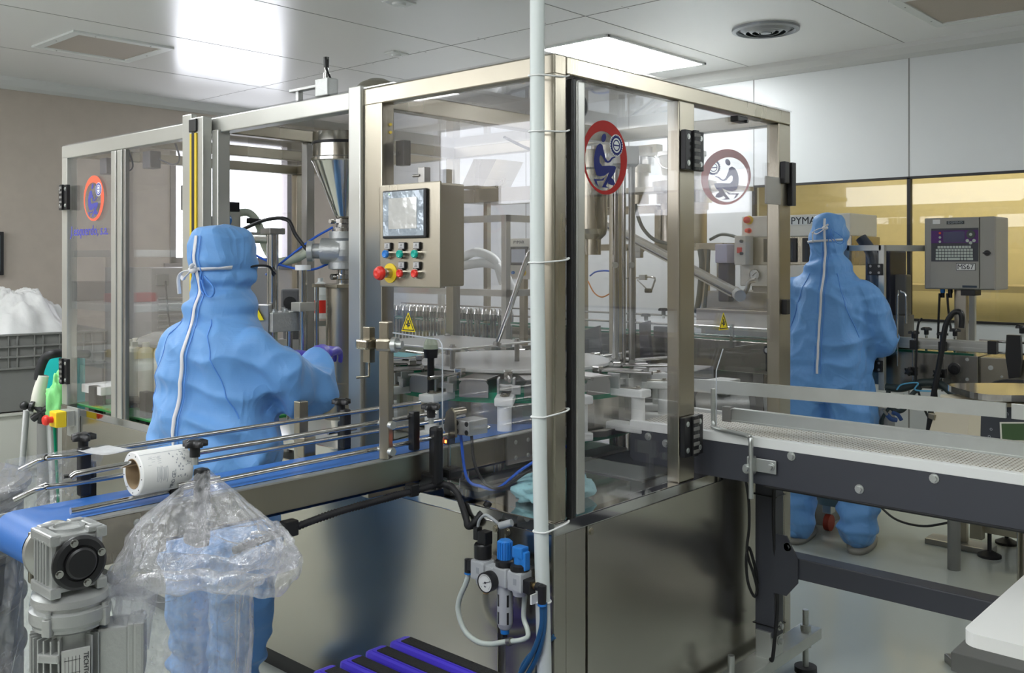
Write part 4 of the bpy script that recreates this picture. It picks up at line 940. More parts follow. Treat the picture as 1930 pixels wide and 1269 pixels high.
for i in range(61):
    a = 2 * PI * i / 60
    rp.append(Vector((bc.x, bc.y, .822 + .014 * math.sin(3 * a) + .006 * math.cos(a))) + Uv * .190 * math.cos(a) * (1 + .05 * math.sin(5 * a)) + Vv * .092 * math.sin(a))
def rimfn(u, v):
    a = 2 * PI * u; b_ = 2 * PI * v; q = .022 + .012 * noise.noise(Vector((math.cos(a) * 4, math.sin(a) * 4, b_ * .6)))
    k = u * 60; i = int(k) % 60; c = rp[i].lerp(rp[i + 1], k - int(k))
    d = Uv * math.cos(a) + Vv * math.sin(a)
    return c + d * q * math.cos(b_) * .8 + Vector((0, 0, 1)) * q * math.sin(b_) * 1.1
rim.grid(rimfn, 160, 14, True).build('rolled_edge', BAG, tb)
def loopfn(u, v):   # second hanging fold at the left
    a = 2 * PI * u; return Vector((bc.x, bc.y, 0)) - Uv * .12 + Uv * .05 * math.cos(a) * (1 - .4 * v) + Vv * .03 * math.sin(a) - Vv * .08 + Vector((0, 0, .81 - .12 * v + .012 * noise.noise(Vector((math.cos(a), math.sin(a), v * 3)))))
MB().grid(loopfn, 40, 20, True).build('fold', BAG, tb)

# ================================================================ RIGHT-HAND BELT CONVEYOR (white modular belt, dark grey sides)
XN, XFAR = .77, 1.15; ZB = .945
t = thing('white_belt_conveyor', 'dark grey conveyor with white perforated belt leaving the machine to the right', 'conveyor', (.96, -.9, 0))
YE, YS = -2.3, .30
MB().box(XN + .02, XFAR - .02, YE, YS, ZB - .02, ZB - .008, .006).build('belt', mat('white_modular_belt', (.74, .72, .66), 0, .4, bump=.2, bscale=60), t)
m = MB(); i = 0
y = YE + .02; holes = MB()
HOLE = mat('belt_gap_brown', (.20, .15, .09), 0, .7)
row = 0
while y < YS - .01:
    x = XN + .03 + (.009 if row % 2 else 0)
    while x < XFAR - .03:
        holes.add([(x, y, ZB - .0076), (x + .008, y, ZB - .0076), (x + .008, y + .005, ZB - .0076), (x, y + .005, ZB - .0076)], [(0, 1, 2, 3)])
        x += .018
    y += .0125; row += 1
hb = holes.build('belt_perforation', HOLE, t); hb['kind'] = 'stuff'
for (a, b_) in ((XN, XN + .006), (XFAR, XFAR + .006)):
    m = MB().prism([(YE, .80), (YS - .02, .80), (YS, .82), (YS, ZB - .03), (YE, ZB - .03)], (a, 0, 0), (0, 1, 0), (0, 0, 1), .006)
    sp = m.build('side_plate', PAINTD, t)
    MB().box(a - .002, a + .022, YE, YS, ZB - .03, ZB, .002).build('white_edge', NYLON, t)
MB().box(XN + .006, XFAR, YE, YS - .05, .80, .806).build('bottom_pan', PAINTD, t)
m = MB().tube([(XN + .01, y_, .795 + .0) for y_ in (YE, -1.0, -.2)], .006, 6); m.build('under_cable', BLACK, t)
for (px, py) in ((1492, 860), (1761, 902), (1620, 922), (1269, 827), (1255, 836), (1222, 823), (1407, 885)):
    p = atX(px, py, XN); MB().bolt(p, XF, .009, .010).build('bolt', ZINC, t)
# guide rails: channel in front, flat bar behind, bent holders
def rail_bar(x, z0, z1, ya, yb, th, nm='guide_rail', mt=ZINC, lip=True):
    b = MB().box(x, x + th, ya, yb, z0, z1, .002)
    if lip: b.box(x - .004, x + th + .012, ya, yb, z1 - .004, z1 + .001).box(x - .004, x + th + .012, ya, yb, z0 - .001, z0 + .004)
    return b.build(nm, mt, t)
rail_bar(XN + .055, 1.0 - .024, 1.0 + .016, YE, .0 - .03, .008)
MB().box(XN + .05, XN + .075, -.062, -.03, .972, 1.02, .002).build('rail_end', GREYP, t)
fr = MB().tube([(1.02, .22, 1.055), (1.03, .05, 1.052), (1.03, -.25, 1.05), (1.11, -.75, 1.05), (1.12, -1.0, 1.05), (1.12, -2.3, 1.05)], .004, 4, k=4)
b = MB()
path = [(1.00, .20), (1.05, -.10), (1.10, -.45), (1.13, -.80)]
for (xa, ya), (xb, yb) in zip(path, path[1:]):
    b.add([(xa, ya, 1.03), (xb, yb, 1.03), (xb, yb, 1.075), (xa, ya, 1.075), (xa + .01, ya, 1.03), (xb + .01, yb, 1.03), (xb + .01, yb, 1.075), (xa + .01, ya, 1.075)], [(0, 1, 2, 3), (4, 7, 6, 5), (3, 2, 6, 7), (0, 4, 5, 1), (0, 3, 7, 4), (1, 5, 6, 2)])
b.build('far_guide_rail', ZINC, t)
MB().box(1.13, 1.14, YE, -.815, 1.03, 1.075, .001).build('far_guide_rail', ZINC, t)
# bent rod holder at the near side
hd = thing('rail_holder', 'bent zinc rod with clamp bolted to the side of the white belt conveyor', 'bracket', (XN - .03, -.19, .80))
MB().tube([(.79, -.015, 1.08), (.79, -.015, .99), (.785, -.02, .965), (.77, -.035, .955), (.745, -.16, .952), (.738, -.175, .946), (.735, -.18, .93), (.735, -.18, .76)], .0075, 12, k=3).build('rod', ZINC, hd)
MB().obox((.748, -.175, .862), (.024, .022, .055), None, .004).obox((.76, -.215, .862), (.006, .075, .042), None, .002).build('clamp_plate', ZINC, hd)
MB().bolts('clamp_bolt', ZINC, hd, [((.757, -.235, .862), XF), ((.736, -.165, .852), XF)], .009, .01)
hd = thing('rail_holder', 'bent zinc rod standing at the far edge of the white belt', 'bracket', (1.2, -.1, .93))
pp = [atD(1441, 728, 3.62), atD(1444, 775, 3.62), atD(1452, 785, 3.60), atD(1520, 790, 3.5), atD(1528, 795, 3.48), atD(1529, 806, 3.47)]
MB().tube(pp, .007, 10, k=3).build('rod', ZINC, hd)
# support stand
st = thing('conveyor_stand', 'dark grey square leg with cross beam on a zinc foot bar', 'stand', (1.05, -.06, 0))
lx, ly = 1.06, -.075
MB().box(lx - .035, lx + .035, ly - .035, ly + .035, .22, .80, .004).build('leg', PAINTD, st)
MB().box(lx - .045, lx + .045, ly - .028, ly + .028, .13, .24, .002).build('inner_leg', ZINC, st)
MB().box(lx - .035, lx + .035, -2.3, ly - .035, .44, .51, .004).build('cross_beam', PAINTD, st)
MB().prism([(0, 0), (.0, .20), (.05, .20), (.09, .13), (.09, .05), (.05, 0)], (lx - .040, ly - .035, .38), (0, -1, 0), (0, 0, 1), .006).build('gusset', PAINTD, st)
m = MB()
for z in (.545, .545): m.bolt((lx - .046, ly - .09, z), XF, .009, .012)
for z in (.255, .205): m.bolt((lx + .0, ly - .036, z), YF, .010, .014)
m.build('bolt', ZINC, st)
MB().box(.72, 1.40, ly - .035, ly + .045, .11, .15, .003).build('foot_bar', ZINC, st)
for x in (.80, 1.34):
    MB().cyl((x, ly, .01), (x, ly, .225), .011, 14).build('threaded_rod', ZINC, st)
    MB().cyl((x, ly, .15), (x, ly, .17), .021, 6).cyl((x, ly, .09), (x, ly, .108), .021, 6).build('nut', ZINC, st)
    MB().cyl((x, ly, 0), (x, ly, .02), .04, 20).build('foot', RUBBER, st)
MB().box(.87, .97, ly - .05, ly + .02, .785, .80, .002).bolt((.89, ly - .02, .785), (0, 0, -1), .007, .01).bolt((.95, ly - .02, .785), (0, 0, -1), .007, .01).build('cross_plate', ZINC, st)
MB().box(1.0, 1.12, ly - .03, ly + .03, .78, .80).build('top_plate', PAINTD, st)
cb = thing('power_cable', 'black cable with a coiled loop beside the dark conveyor leg', 'cable', (lx, ly, .2))
MB().tube([(.93, -.05, .79), (.96, -.05, .70), (.965, -.05, .60), (.95, -.05, .52), (.985, -.055, .44), (1.01, -.055, .38), (.99, -.055, .36), (.955, -.05, .42), (.945, -.05, .50), (.965, -.05, .53), (.995, -.055, .46), (1.015, -.055, .40)], .005, 8).build('loop', BLACK, cb)
MB().tube([(lx - .04, ly - .04, .80), (lx - .045, ly - .04, .60), (lx - .03, ly - .045, .35), (lx - .04, ly - .04, .22), (lx - .055, ly - .04, .16), (lx - .05, ly - .03, .155)], .0065, 8).build('cable', BLACK, cb)
for z in (.70, .26): MB().tube([(lx - .04, ly - .045, z), (lx + .04, ly - .04, z - .004), (lx + .04, ly + .04, z), (lx - .04, ly + .04, z), (lx - .04, ly - .045, z)], .002, 5, smooth=False).build('cable_tie', BLACK, cb)

# ================================================================ AIR SERVICE UNIT on the base
ar = thing('air_service_unit', 'air regulator with pressure gauge, blue knobs and filter bowl on the machine base', 'air regulator', (-.08, .15, .45))
AX = -.055
GB = mat('pale_grey_cast', (.50, .52, .54), .1, .4)
def P3(px, py, X=AX): return atX(px, py, X)
v1, v2, v3 = P3(915, 1070), P3(953, 1082), P3(978, 1082)
ya, yb, yc = .211, .128, .074; zc = .652
b = MB()
for y, w_ in ((ya, .052), (yb, .050), (yc, .050)):
    b.box(AX - .024, AX + .022, y - w_ / 2, y + w_ / 2, zc - .032, zc + .022, .006)
    b.lathe([(.018, -.045), (.022, -.03), (.022, .028), (.0, .028)], (AX, y, zc), seg=20)
b.box(AX - .018, AX + .018, .07, .215, zc - .012, zc + .014, .004)
b.build('body', GB, ar)
MB().box(AX + .02, -.0, .06, .22, zc - .02, zc + .02, .003).build('mount', STEELD, ar)
MB().lathe([(.0245, .026), (.0245, .062), (.022, .066), (0, .066)], (AX, ya, zc), seg=24).obox((AX - .0, ya - .008, zc + .083), (.03, .03, .036), None, .003).obox((AX - .0, ya + .020, zc + .09), (.022, .016, .036), None, .003).build('solenoid', BLACK, ar)
MB().tube([(AX, ya + .02, zc + .105), (AX, ya + .012, zc + .128), (AX, ya - .01, zc + .145), (AX, ya - .035, zc + .14), (AX + .01, ya - .06, zc + .122)], .0042, 8).cyl((AX + .01, ya - .055, zc + .122), (AX + .02, ya - .09, zc + .135), .010, 12).build('grey_lead', mat('lead_grey', (.35, .37, .38), 0, .4), ar)
MB().lathe([(.026, .022), (.026, .036), (.02, .04), (0, .04)], (AX, yb, zc), seg=24).lathe([(.026, .022), (.026, .036), (.02, .04), (0, .04)], (AX, yc, zc), seg=24).build('collar', BLACK, ar)
m = MB()
for k in range(18):
    a = 2 * PI * k / 18; m.obox((AX + .0185 * math.cos(a), yb + .0185 * math.sin(a), zc + .064), (.006, .003, .046), Matrix.Rotation(a, 3, 'Z'), .001)
m.lathe([(.0185, .038), (.0185, .088), (.015, .092), (0, .092)], (AX, yb, zc), seg=28); m.build('pressure_knob', BLUEK, ar)
m = MB().obox((AX, yc - .002, zc + .070), (.030, .036, .032), None, .005).obox((AX, yc - .018, zc + .05), (.022, .02, .05), None, .004).lathe([(.016, .036), (.016, .06)], (AX, yc, zc), seg=20); m.build('shut_off_knob', BLUEK, ar)
gd = Vector((-1, .0, 0)); ga = Vector((AX - .024, .155, zc - .018))
gn = Vector((-.93, -.0, .0)).normalized()
gg = MB().lathe([(.0, .0), (.026, .0), (.027, .006), (.027, .028), (.0245, .029), (.0245, .026)], ga, (-1, -.05, 0), 32).build('gauge_case', BLACK, ar)
dd = Vector((-1, -.05, 0)).normalized()
MB().lathe([(.0245, .0262), (0, .0262)], ga, dd, 32).build('gauge_face', WHITEP, gg)
m = MB(); fu = Vector((0, -1, 0)); fo = ga + dd * .0268
for k in range(21):
    a = math.radians(225 - k * 13.5); m.obox(fo + fu * .019 * math.cos(a) + Vector((0, 0, .019 * math.sin(a))), (.0004, .0008, .004 if k % 5 == 0 else .0022), Matrix.Rotation(-(PI / 2 - a), 3, 'X'))
a = math.radians(20); m.obox(fo + fu * .006 * math.cos(a) + Vector((0, 0, .006 * math.sin(a))), (.0005, .030, .0012), Matrix.Rotation(-a, 3, 'X')).cyl(fo, fo + dd * .001, .003, 12)
m.text('bar', fo + Vector((0, 0, -.010)), fu, (0, 0, 1), .006, depth=.0002); m.build('gauge_marks', INK, gg)
m = MB().lathe([(.022, -.03), (.0215, -.08), (.0215, -.132), (.017, -.145), (.012, -.150), (0, -.150)], (AX, yb, zc), seg=28); fb = m.build('filter_bowl', GB, ar)
m = MB()
for z in (-.068, -.115):
    for a in (PI * .93, PI * 1.35, PI * .5, PI * 1.8): m.obox((AX + .0215 * math.cos(a), yb + .0215 * math.sin(a), zc + z), (.002, .006, .032), Matrix.Rotation(a, 3, 'Z'), .0005)
m.build('sight_slots', BLACK, fb)
MB().lathe([(.012, -.149), (.012, -.161), (0, -.161)], (AX, yb, zc), seg=16).build('drain_collar', BLUEK, ar)
MB().lathe([(.007, -.161), (.007, -.171), (0, -.171)], (AX, yb, zc), seg=12).build('drain_tip', BLACK, ar)
MB().lathe([(.008, -.045), (.008, -.07), (0, -.071)], (AX, ya - .012, zc), seg=12).build('brass_silencer', GOLD, ar)
MB().box(AX - .014, AX + .014, ya + .024, ya + .048, zc - .016, zc + .012, .003).lathe([(.012, -.026), (.012, .01), (0, .012)], (AX, ya + .055, zc), seg=16).build('left_elbow', BLACK, ar)
MB().lathe([(.0125, -.026), (.0125, -.031), (.009, -.031)], (AX, ya + .055, zc), seg=16).build('blue_ring', BLUEK, ar)
MB().box(AX - .016, AX + .016, yc - .05, yc - .024, zc - .03, zc + .006, .003).cyl((AX, yc - .06, zc - .008), (AX, yc - .075, zc - .008), .011, 14).lathe([(.011, -.046), (.012, .0), (0, .006)], (AX - .005, yc - .082, zc), seg=16).build('right_elbow', BLACK, ar)
MB().cyl((AX, yc - .048, zc - .008), (AX, yc - .064, zc - .008), .0095, 6).build('brass_nut', GOLD, ar)
MB().lathe([(.012, -.046), (.012, -.052), (.009, -.052)], (AX - .005, yc - .082, zc), seg=16).build('blue_ring', BLUEK, ar)
for y in (ya, yc): MB().box(AX - .0247, AX - .024, y - .008, y + .002, zc - .012, zc + .004).build('arrow_mark', INKG, ar)
bl = Vector((AX, yb, zc - .225))
MB().tube([(AX, ya + .055, zc - .03), (AX, ya + .066, zc - .06), (AX, ya + .092, zc - .11), (AX, ya + .096, zc - .15), (AX, ya + .07, zc - .195), (AX, ya + .02, zc - .212), (AX, ya - .03, zc - .205), (AX - .004, yb + .01, zc - .188), (AX - .004, yb - .02, zc - .176)], .0075, 10).build('drain_tube', TUBEC, ar)
MB().tube([(AX - .004, yb - .022, zc - .176), (AX + .004, yb - .05, zc - .168), (AX + .01, yb - .072, zc - .155), (AX + .015, yb - .068, zc - .138), (AX + .02, yb - .05, zc - .11), (AX + .02, yc, zc - .05)], .0068, 10).build('drain_tube', TUBEC, ar)
MB().tube([(AX + .02, yb + .04, zc - .05), (AX + .02, yb + .035, zc - .08), (AX + .02, yb + .02, zc - .12)], .007, 8).build('drain_tube', TUBEC, ar)
MB().cyl((AX - .004, yb - .014, zc - .180), (AX - .004, yb - .028, zc - .173), .0105, 12).build('tube_joint', STEELD, ar)
sx, sy = AX - .005, yc - .082
MB().tube([(sx, sy, zc - .045), (sx - .0, sy + .002, zc - .11), (sx - .01, sy + .03, zc - .19), (sx - .02, sy + .09, zc - .28), (sx - .02, sy + .16, zc - .34), (sx + .0, sy + .2, zc - .44), (sx, sy + .22, .01)], .0072, 8).tube([(sx + .006, sy - .004, zc - .045), (sx + .006, sy + .0, zc - .12), (sx - .0, sy + .022, zc - .20), (sx - .01, sy + .08, zc - .29), (sx - .01, sy + .15, zc - .35), (sx + .01, sy + .19, zc - .44), (sx + .01, sy + .21, .01)], .0072, 8).build('blue_hose', TUBEB, ar)
MB().tube([(.0, -.0, .50), (-.02, .045, .46), (-.035, .085, .40), (-.035, .10, .30), (-.035, .10, .18), (-.035, .12, .01)], .0072, 8).build('blue_hose', TUBEB, ar)

# ================================================================ VIOLET STEP STOOL
sp = thing('step_stool', 'violet plastic step stool with black anti-slip strips in front of the machine base', 'step stool', (-.35, .1, 0))
xs = [-.205, -.290, -.375, -.460]
for i, x in enumerate(xs):
    z = .452
    y1 = .395; y0_ = -.32
    b = MB().box(x - .033, x + .033, y0_, y1, z - .05, z, .012).box(x - .022, x + .022, y0_ + .02, y1 - .02, z, z + .003, .001)
    o = b.build('tread_slat', PURPLE, sp)
    MB().box(x - .018, x + .018, y0_ + .03, y1 - .035, z + .003, z + .0065, .001).build('grip_strip', GRIT, o)
m = MB().box(-.50, -.165, .30, .38, .37, .42, .006).box(-.50, -.165, -.30, -.22, .37, .42, .006).box(-.175, -.160, -.32, .395, .36, .44, .006).build('frame', PURPLE, sp)
for x in (-.47, -.20):
    for y in (.36, -.28): MB().obox((x, y, .19), (.05, .05, .38), None, .008).build('leg', PURPLE, sp)
MB().prism([(0, 0), (.16, 0), (.10, .42), (.03, .42)], (-.165, .10, 0), (0, -1, 0), (0, 0, 1), .012).build('side_panel', PURPLE, sp)

# ================================================================ WHITE TABLE bottom right
tb = thing('white_table', 'white laminate table with rounded corners at the bottom right', 'table', (.8, -1.5, 0))
m = MB(); x0, x1, yy0, yy1, r_ = .118, 1.05, -1.95, -.985, .03
pl = []
for (cx0, cy0, a0) in ((x1 - r_, yy1 - r_, 0), (x0 + r_, yy1 - r_, PI / 2), (x0 + r_, yy0 + r_, PI), (x1 - r_, yy0 + r_, 1.5 * PI)):
    for k in range(7): pl.append((cx0 + r_ * math.cos(a0 + k * PI / 12), cy0 + r_ * math.sin(a0 + k * PI / 12)))
m.prism(pl, (0, 0, .712), (1, 0, 0), (0, 1, 0), .028).build('table_top', mat('white_laminate', (.78, .78, .75), 0, .3), tb)
for a in ((.27, -1.12), (.95, -1.12), (.27, -1.85), (.95, -1.85)): MB().cyl((*a, 0), (*a, .712), .022, 20).build('leg', WHITEP, tb)
for a in ((.10, -1.30),): pass
tr = thing('low_trolley', 'low grey steel trolley frame with adjustable foot under the white table', 'trolley', (.55, -.95, 0))
p = atZ(1792, 1235, .25); q = atZ(1890, 1250, .25)
MB().box(p.x, p.x + .6, p.y - .5, p.y, .20, .26, .003).build('tray_edge', GREYC, tr)
MB().cyl((p.x + .03, p.y - .03, .0), (p.x + .03, p.y - .03, .2), .008, 12).cyl((p.x + .03, p.y - .03, 0), (p.x + .03, p.y - .03, .02), .025, 16).build('foot', STEELD, tr)

# ================================================================ LEFT: dark ribbed drum
dr = thing('ribbed_drum', 'dark grey ribbed plastic drum standing at the drive end of the blue conveyor', 'drum', (-1.245, 1.04, 0))
pr = [(0, .02), (.27, .02), (.28, .03)]
for k in range(7):
    z = .06 + k * .125; pr += [(.278, z), (.278, z + .085), (.287, z + .095), (.287, z + .105), (.278, z + .115)]
pr += [(.278, .93), (.296, .935), (.296, .95), (.28, .955), (.20, .952), (.19, .935), (0, .935)]
MB().lathe(pr, (-1.245, 1.04, 0), seg=64).build('shell', GREYP, dr)
# ================================================================ PEOPLE in hooded blue cleanroom suits
def cloth_mat(name, col):
    m = mat(name, col, 0, .55, sheen=.15, sss=0)
    nt = m.node_tree; N = nt.nodes; L = nt.links; b = N['Principled BSDF']
    tc = N.new('ShaderNodeTexCoord'); hs = []
    for ax in ('X', 'Z'):
        w = N.new('ShaderNodeTexWave'); w.bands_direction = ax; w.inputs['Scale'].default_value = 55; w.inputs['Distortion'].default_value = .3
        L.new(tc.outputs['Object'], w.inputs[0]); hs.append(w)
    n = N.new('ShaderNodeTexNoise'); n.inputs['Scale'].default_value = 9; n.inputs['Detail'].default_value = 4; L.new(tc.outputs['Object'], n.inputs[0])
    a = N.new('ShaderNodeMath'); a.operation = 'MAXIMUM'; L.new(hs[0].outputs['Fac'], a.inputs[0]); L.new(hs[1].outputs['Fac'], a.inputs[1])
    p = N.new('ShaderNodeMath'); p.operation = 'POWER'; L.new(a.outputs[0], p.inputs[0]); p.inputs[1].default_value = 10
    b1 = N.new('ShaderNodeBump'); b1.inputs['Strength'].default_value = .12; b1.inputs['Distance'].default_value = .001; L.new(p.outputs[0], b1.inputs['Height'])
    b2 = N.new('ShaderNodeBump'); b2.inputs['Strength'].default_value = .35; b2.inputs['Distance'].default_value = .012; L.new(n.outputs['Fac'], b2.inputs['Height']); L.new(b1.outputs[0], b2.inputs['Normal'])
    prev = b2
    for k_, (sc_, st_, ds_) in enumerate((((5, 5, 1.8), .55, .05), ((9, 9, 6), .45, .03))):
        mp = N.new('ShaderNodeMapping'); mp.inputs['Scale'].default_value = sc_; mp.inputs['Rotation'].default_value = (.2, .35 * (1 - 2 * k_), .1); L.new(tc.outputs['Object'], mp.inputs[0])
        nn = N.new('ShaderNodeTexNoise'); nn.inputs['Scale'].default_value = 1; nn.inputs['Detail'].default_value = 2; nn.inputs['Distortion'].default_value = .7; L.new(mp.outputs[0], nn.inputs['Vector'])
        s1 = N.new('ShaderNodeMath'); s1.operation = 'SUBTRACT'; L.new(nn.outputs['Fac'], s1.inputs[0]); s1.inputs[1].default_value = .5
        s2 = N.new('ShaderNodeMath'); s2.operation = 'ABSOLUTE'; L.new(s1.outputs[0], s2.inputs[0])
        b3 = N.new('ShaderNodeBump'); b3.invert = True; b3.inputs['Strength'].default_value = st_; b3.inputs['Distance'].default_value = ds_
        L.new(s2.outputs[0], b3.inputs['Height']); L.new(prev.outputs[0], b3.inputs['Normal']); prev = b3
    L.new(prev.outputs[0], b.inputs['Normal'])
    return m
SUIT = cloth_mat('blue_cleanroom_fabric', (.15, .375, .77))
ZIPW = mat('white_tape', (.80, .80, .82), 0, .5)
TIEB = mat('blue_cord', (.10, .30, .78), 0, .5)
GLOVE = mat('violet_nitrile_glove', (.12, .10, .58), 0, .38)
SOLE = mat('grey_overshoe_sole', (.30, .29, .26), 0, .6)
def loft(b, rings, seg=28):
    """rings: (x, y, z, rx, ry[, squareness])"""
    vs = []
    for g in rings:
        x, y, z, rx, ry = g[:5]; e = g[5] if len(g) > 5 else 1.0
        for i in range(seg):
            a = 2 * PI * i / seg; c, s = math.cos(a), math.sin(a)
            c = math.copysign(abs(c) ** e, c); s = math.copysign(abs(s) ** e, s); vs.append((x + rx * c, y + ry * s, z))
    n = len(rings)
    b.add(vs, [(k * seg + i, k * seg + (i + 1) % seg, (k + 1) * seg + (i + 1) % seg, (k + 1) * seg + i) for k in range(n - 1) for i in range(seg)] + [tuple(range(seg))[::-1], tuple(range((n - 1) * seg, n * seg))], True)
def spl(keys, t):
    for i in range(len(keys) - 1):
        if t <= keys[i + 1][0]: break
    a, b = keys[i], keys[i + 1]; q = (t - a[0]) / (b[0] - a[0]); q = max(0, min(1, q)); q = q * q * (3 - 2 * q) * .5 + q * .5
    return a[1] + (b[1] - a[1]) * q
def limb(b, pts, rad):
    P = smooth_path(pts, 8); b.tube(P, lambda t: spl(rad, t), 18, smooth=False)
    b.ball(P[0], rad[0][1] * .98, 14, 8); b.ball(P[-1], rad[-1][1] * .98, 14, 8)
def fused(b, vox, smooth=3):
    me = bpy.data.meshes.new('x'); me.from_pydata([tuple(v) for v in b.v], [], b.f)
    ob = bpy.data.objects.new('x', me); COL.objects.link(ob)
    md = ob.modifiers.new('r', 'REMESH'); md.mode = 'VOXEL'; md.voxel_size = vox; md.use_smooth_shade = True
    ms = ob.modifiers.new('s', 'SMOOTH'); ms.factor = .5; ms.iterations = smooth
    out = bpy.data.meshes.new_from_object(ob.evaluated_get(bpy.context.evaluated_depsgraph_get()))
    bpy.data.objects.remove(ob); bpy.data.meshes.remove(me); return out
def ridged(p, sc):
    q = Vector((p.x * sc[0], p.y * sc[1], p.z * sc[2])); return (1 - abs(noise.noise(q)) * 2.0)
def hand(palm, fwd, side, up, s=1.0, curl=.5):
    """palm centre, finger direction, thumb side, back of hand"""
    b = MB(); fwd = Vector(fwd).normalized(); side = Vector(side).normalized(); up = Vector(up).normalized(); c = Vector(palm)
    at = lambda f, w, u: c + (fwd * f + side * w + up * u) * s
    for w, k in ((-.030, 0), (-.010, 0), (.010, 0), (.030, 0)): b.tube([at(-.045, w * .7, 0), at(.0, w * .95, .004), at(.042, w, 0)], .0155 * s, 10, k=4)
    b.tube([at(-.085, 0, 0), at(-.05, 0, 0), at(-.03, 0, 0)], .028 * s, 14)
    for w, L_ in ((-.032, .062), (-.0108, .074), (.0108, .080), (.031, .070)):
        b.tube([at(.035, w, 0), at(.035 + L_ * .42, w * 1.06, -.008 * curl), at(.035 + L_ * .72, w * 1.06, -.045 * curl), at(.035 + L_ * .80, w * 1.0, -.085 * curl)], lambda t: (.0098 - .002 * t) * s, 10, k=4)
    b.tube([at(-.03, .022, -.004), at(.0, .050, -.02), at(.03, .056, -.038), at(.055, .046, -.050)], lambda t: (.0125 - .003 * t) * s, 10, k=4)
    return fused(b, .0035 * s, 2)
def suited(name, label, centre, yaw, hs, seed, arms, legs, boots_visible, zipx, knots):
    root = thing(name, label, 'person', centre); root.rotation_euler.z = yaw
    S = hs
    b = MB()
    tor = [(0, .0, .70, .15, .12), (0, .0, .76, .205, .155), (0, .0, .87, .228, .170), (0, .0, .98, .225, .168), (0, .0, 1.08, .215, .160), (0, .0, 1.17, .208, .158), (0, -.0, 1.23, .200, .145), (0, -.0, 1.275, .172, .120), (0, .01, 1.315, .125, .10)]
    loft(b, tor)
    hd = [(0, .0, 1.27, .10, .09), (0, .01, 1.315, .115, .110), (0, .015, 1.345, .117, .116), (0, .015, 1.375, .098, .104), (0, .02, 1.405, .088, .100), (0, .02, 1.45, .092, .110, .94), (0, .02, 1.50, .094, .114, .92), (0, .018, 1.545, .090, .110, .9), (0, .012, 1.58, .078, .096, .85), (.0, .008, 1.598, .060, .076, .85), (0, .006, 1.606, .03, .04)]
    loft(b, hd)
    b.ball((-.150, .0, 1.225), .083, sc=(1.1, 1.0, .78)); b.ball((.150, .0, 1.225), .083, sc=(1.1, 1.0, .78))
    for pts, rad in arms: limb(b, pts, rad)
    for pts, rad in legs: limb(b, pts, rad)
    me = fused(b, .0085, 5)
    cols = []
    for v in me.vertices:
        p = Vector(v.co); n = v.normal
        q = p + Vector((seed * 3.1, 0, seed))
        z = p.z
        head = max(0, min(1, (z - 1.36) / .06))
        low = max(0, min(1, (1.30 - z) / .10))
        wv = noise.noise_vector(q * 2.5) * .07; wq = q + wv
        tilt = Vector((wq.x + .35 * wq.z * (1 if p.x > 0 else -1), wq.y, wq.z))
        d = .022 * low * (ridged(tilt, (4.2, 4.2, 1.5)) - .62)                            # long drapes
        d += .012 * low * (ridged(wq + Vector((4, 2, 9)), (8, 8, 3.2)) - .62)
        c2_ = ridged(wq + Vector((wq.z * .5, 5, 1)), (6.5, 6.5, 9)); d += .011 * (c2_ - .62) * (.45 + .55 * low)
        d += .007 * max(0, c2_ - .75) * 2
        d += .012 * head * (ridged(wq, (8, 8, 10)) - .55)
        d += .012 * max(0, 1 - abs(z - .92) / .16) * (ridged(wq + Vector((9, 9, 9)), (5, 5, 16)) - .6)
        # gather at the neck and the tie
        d -= .010 * math.exp(-((z - 1.392 - .02 * math.sin(p.x * 18)) / .012) ** 2)
        d -= .007 * math.exp(-((z - 1.458 - .01 * math.sin(p.x * 12)) / .012) ** 2)
        d += .007 * math.exp(-((z - 1.35 - .02 * math.sin(p.x * 14 + 1)) / .022) ** 2)
        if z < .34: d += .007 * math.sin((z + .035 * noise.noise(p * 9)) * 75) * (1 if z > .1 else 0)
        ex = arms[1][0][len(arms[1][0]) // 2]
        for A in arms:
            ex = Vector(A[0][2]); r_ = (p - ex).length
            if r_ < .2: d += .005 * math.sin(r_ * 80 + 3 * noise.noise(p * 9)) * math.exp(-(r_ / .12) ** 2)
        arm = Vector((.19, .06, 1.09)); r_ = (p - arm).length
        d *= (1.0 if seed < 3 else .8) * (1 - .65 * math.exp(-(p.x / .035) ** 2) * (1 if p.y < 0 else 0))
        cols.append(max(-.034, min(.034, d * 1.45)))
    for _ in range(1):
        acc = list(cols); cnt = [1] * len(cols)
        for e in me.edges:
            a, b_ = e.vertices; acc[a] += cols[b_]; acc[b_] += cols[a]; cnt[a] += 1; cnt[b_] += 1
        cols = [a / c for a, c in zip(acc, cnt)]
    nrms = [v.normal.copy() for v in me.vertices]
    for v, n, d in zip(me.vertices, nrms, cols):
        v.co = v.co + n * d
        v.co.z = v.co.z * S; v.co.x *= (.5 + .5 * S); v.co.y *= (.5 + .5 * S)
    me.materials.append(SUIT); me.name = 'body'
    for p in me.polygons: p.use_smooth = True
    body = bpy.data.objects.new('body', me); COL.objects.link(body); body.parent = root; OFF[body.name] = Vector()
    sub = body.modifiers.new('s', 'SUBSURF'); sub.levels = 0; sub.render_levels = 1
    body['label'] = 'hooded blue suit'
    vs = [v.co.copy() for v in me.vertices]; tree = BVHTree.FromPolygons(vs, [tuple(p.vertices) for p in me.polygons])
    def back(x, z):
        h = tree.ray_cast(Vector((x, -1, z * S)), Vector((0, 1, 0)))
        return h[0] if h[0] is not None else Vector((x, -.1, z * S))
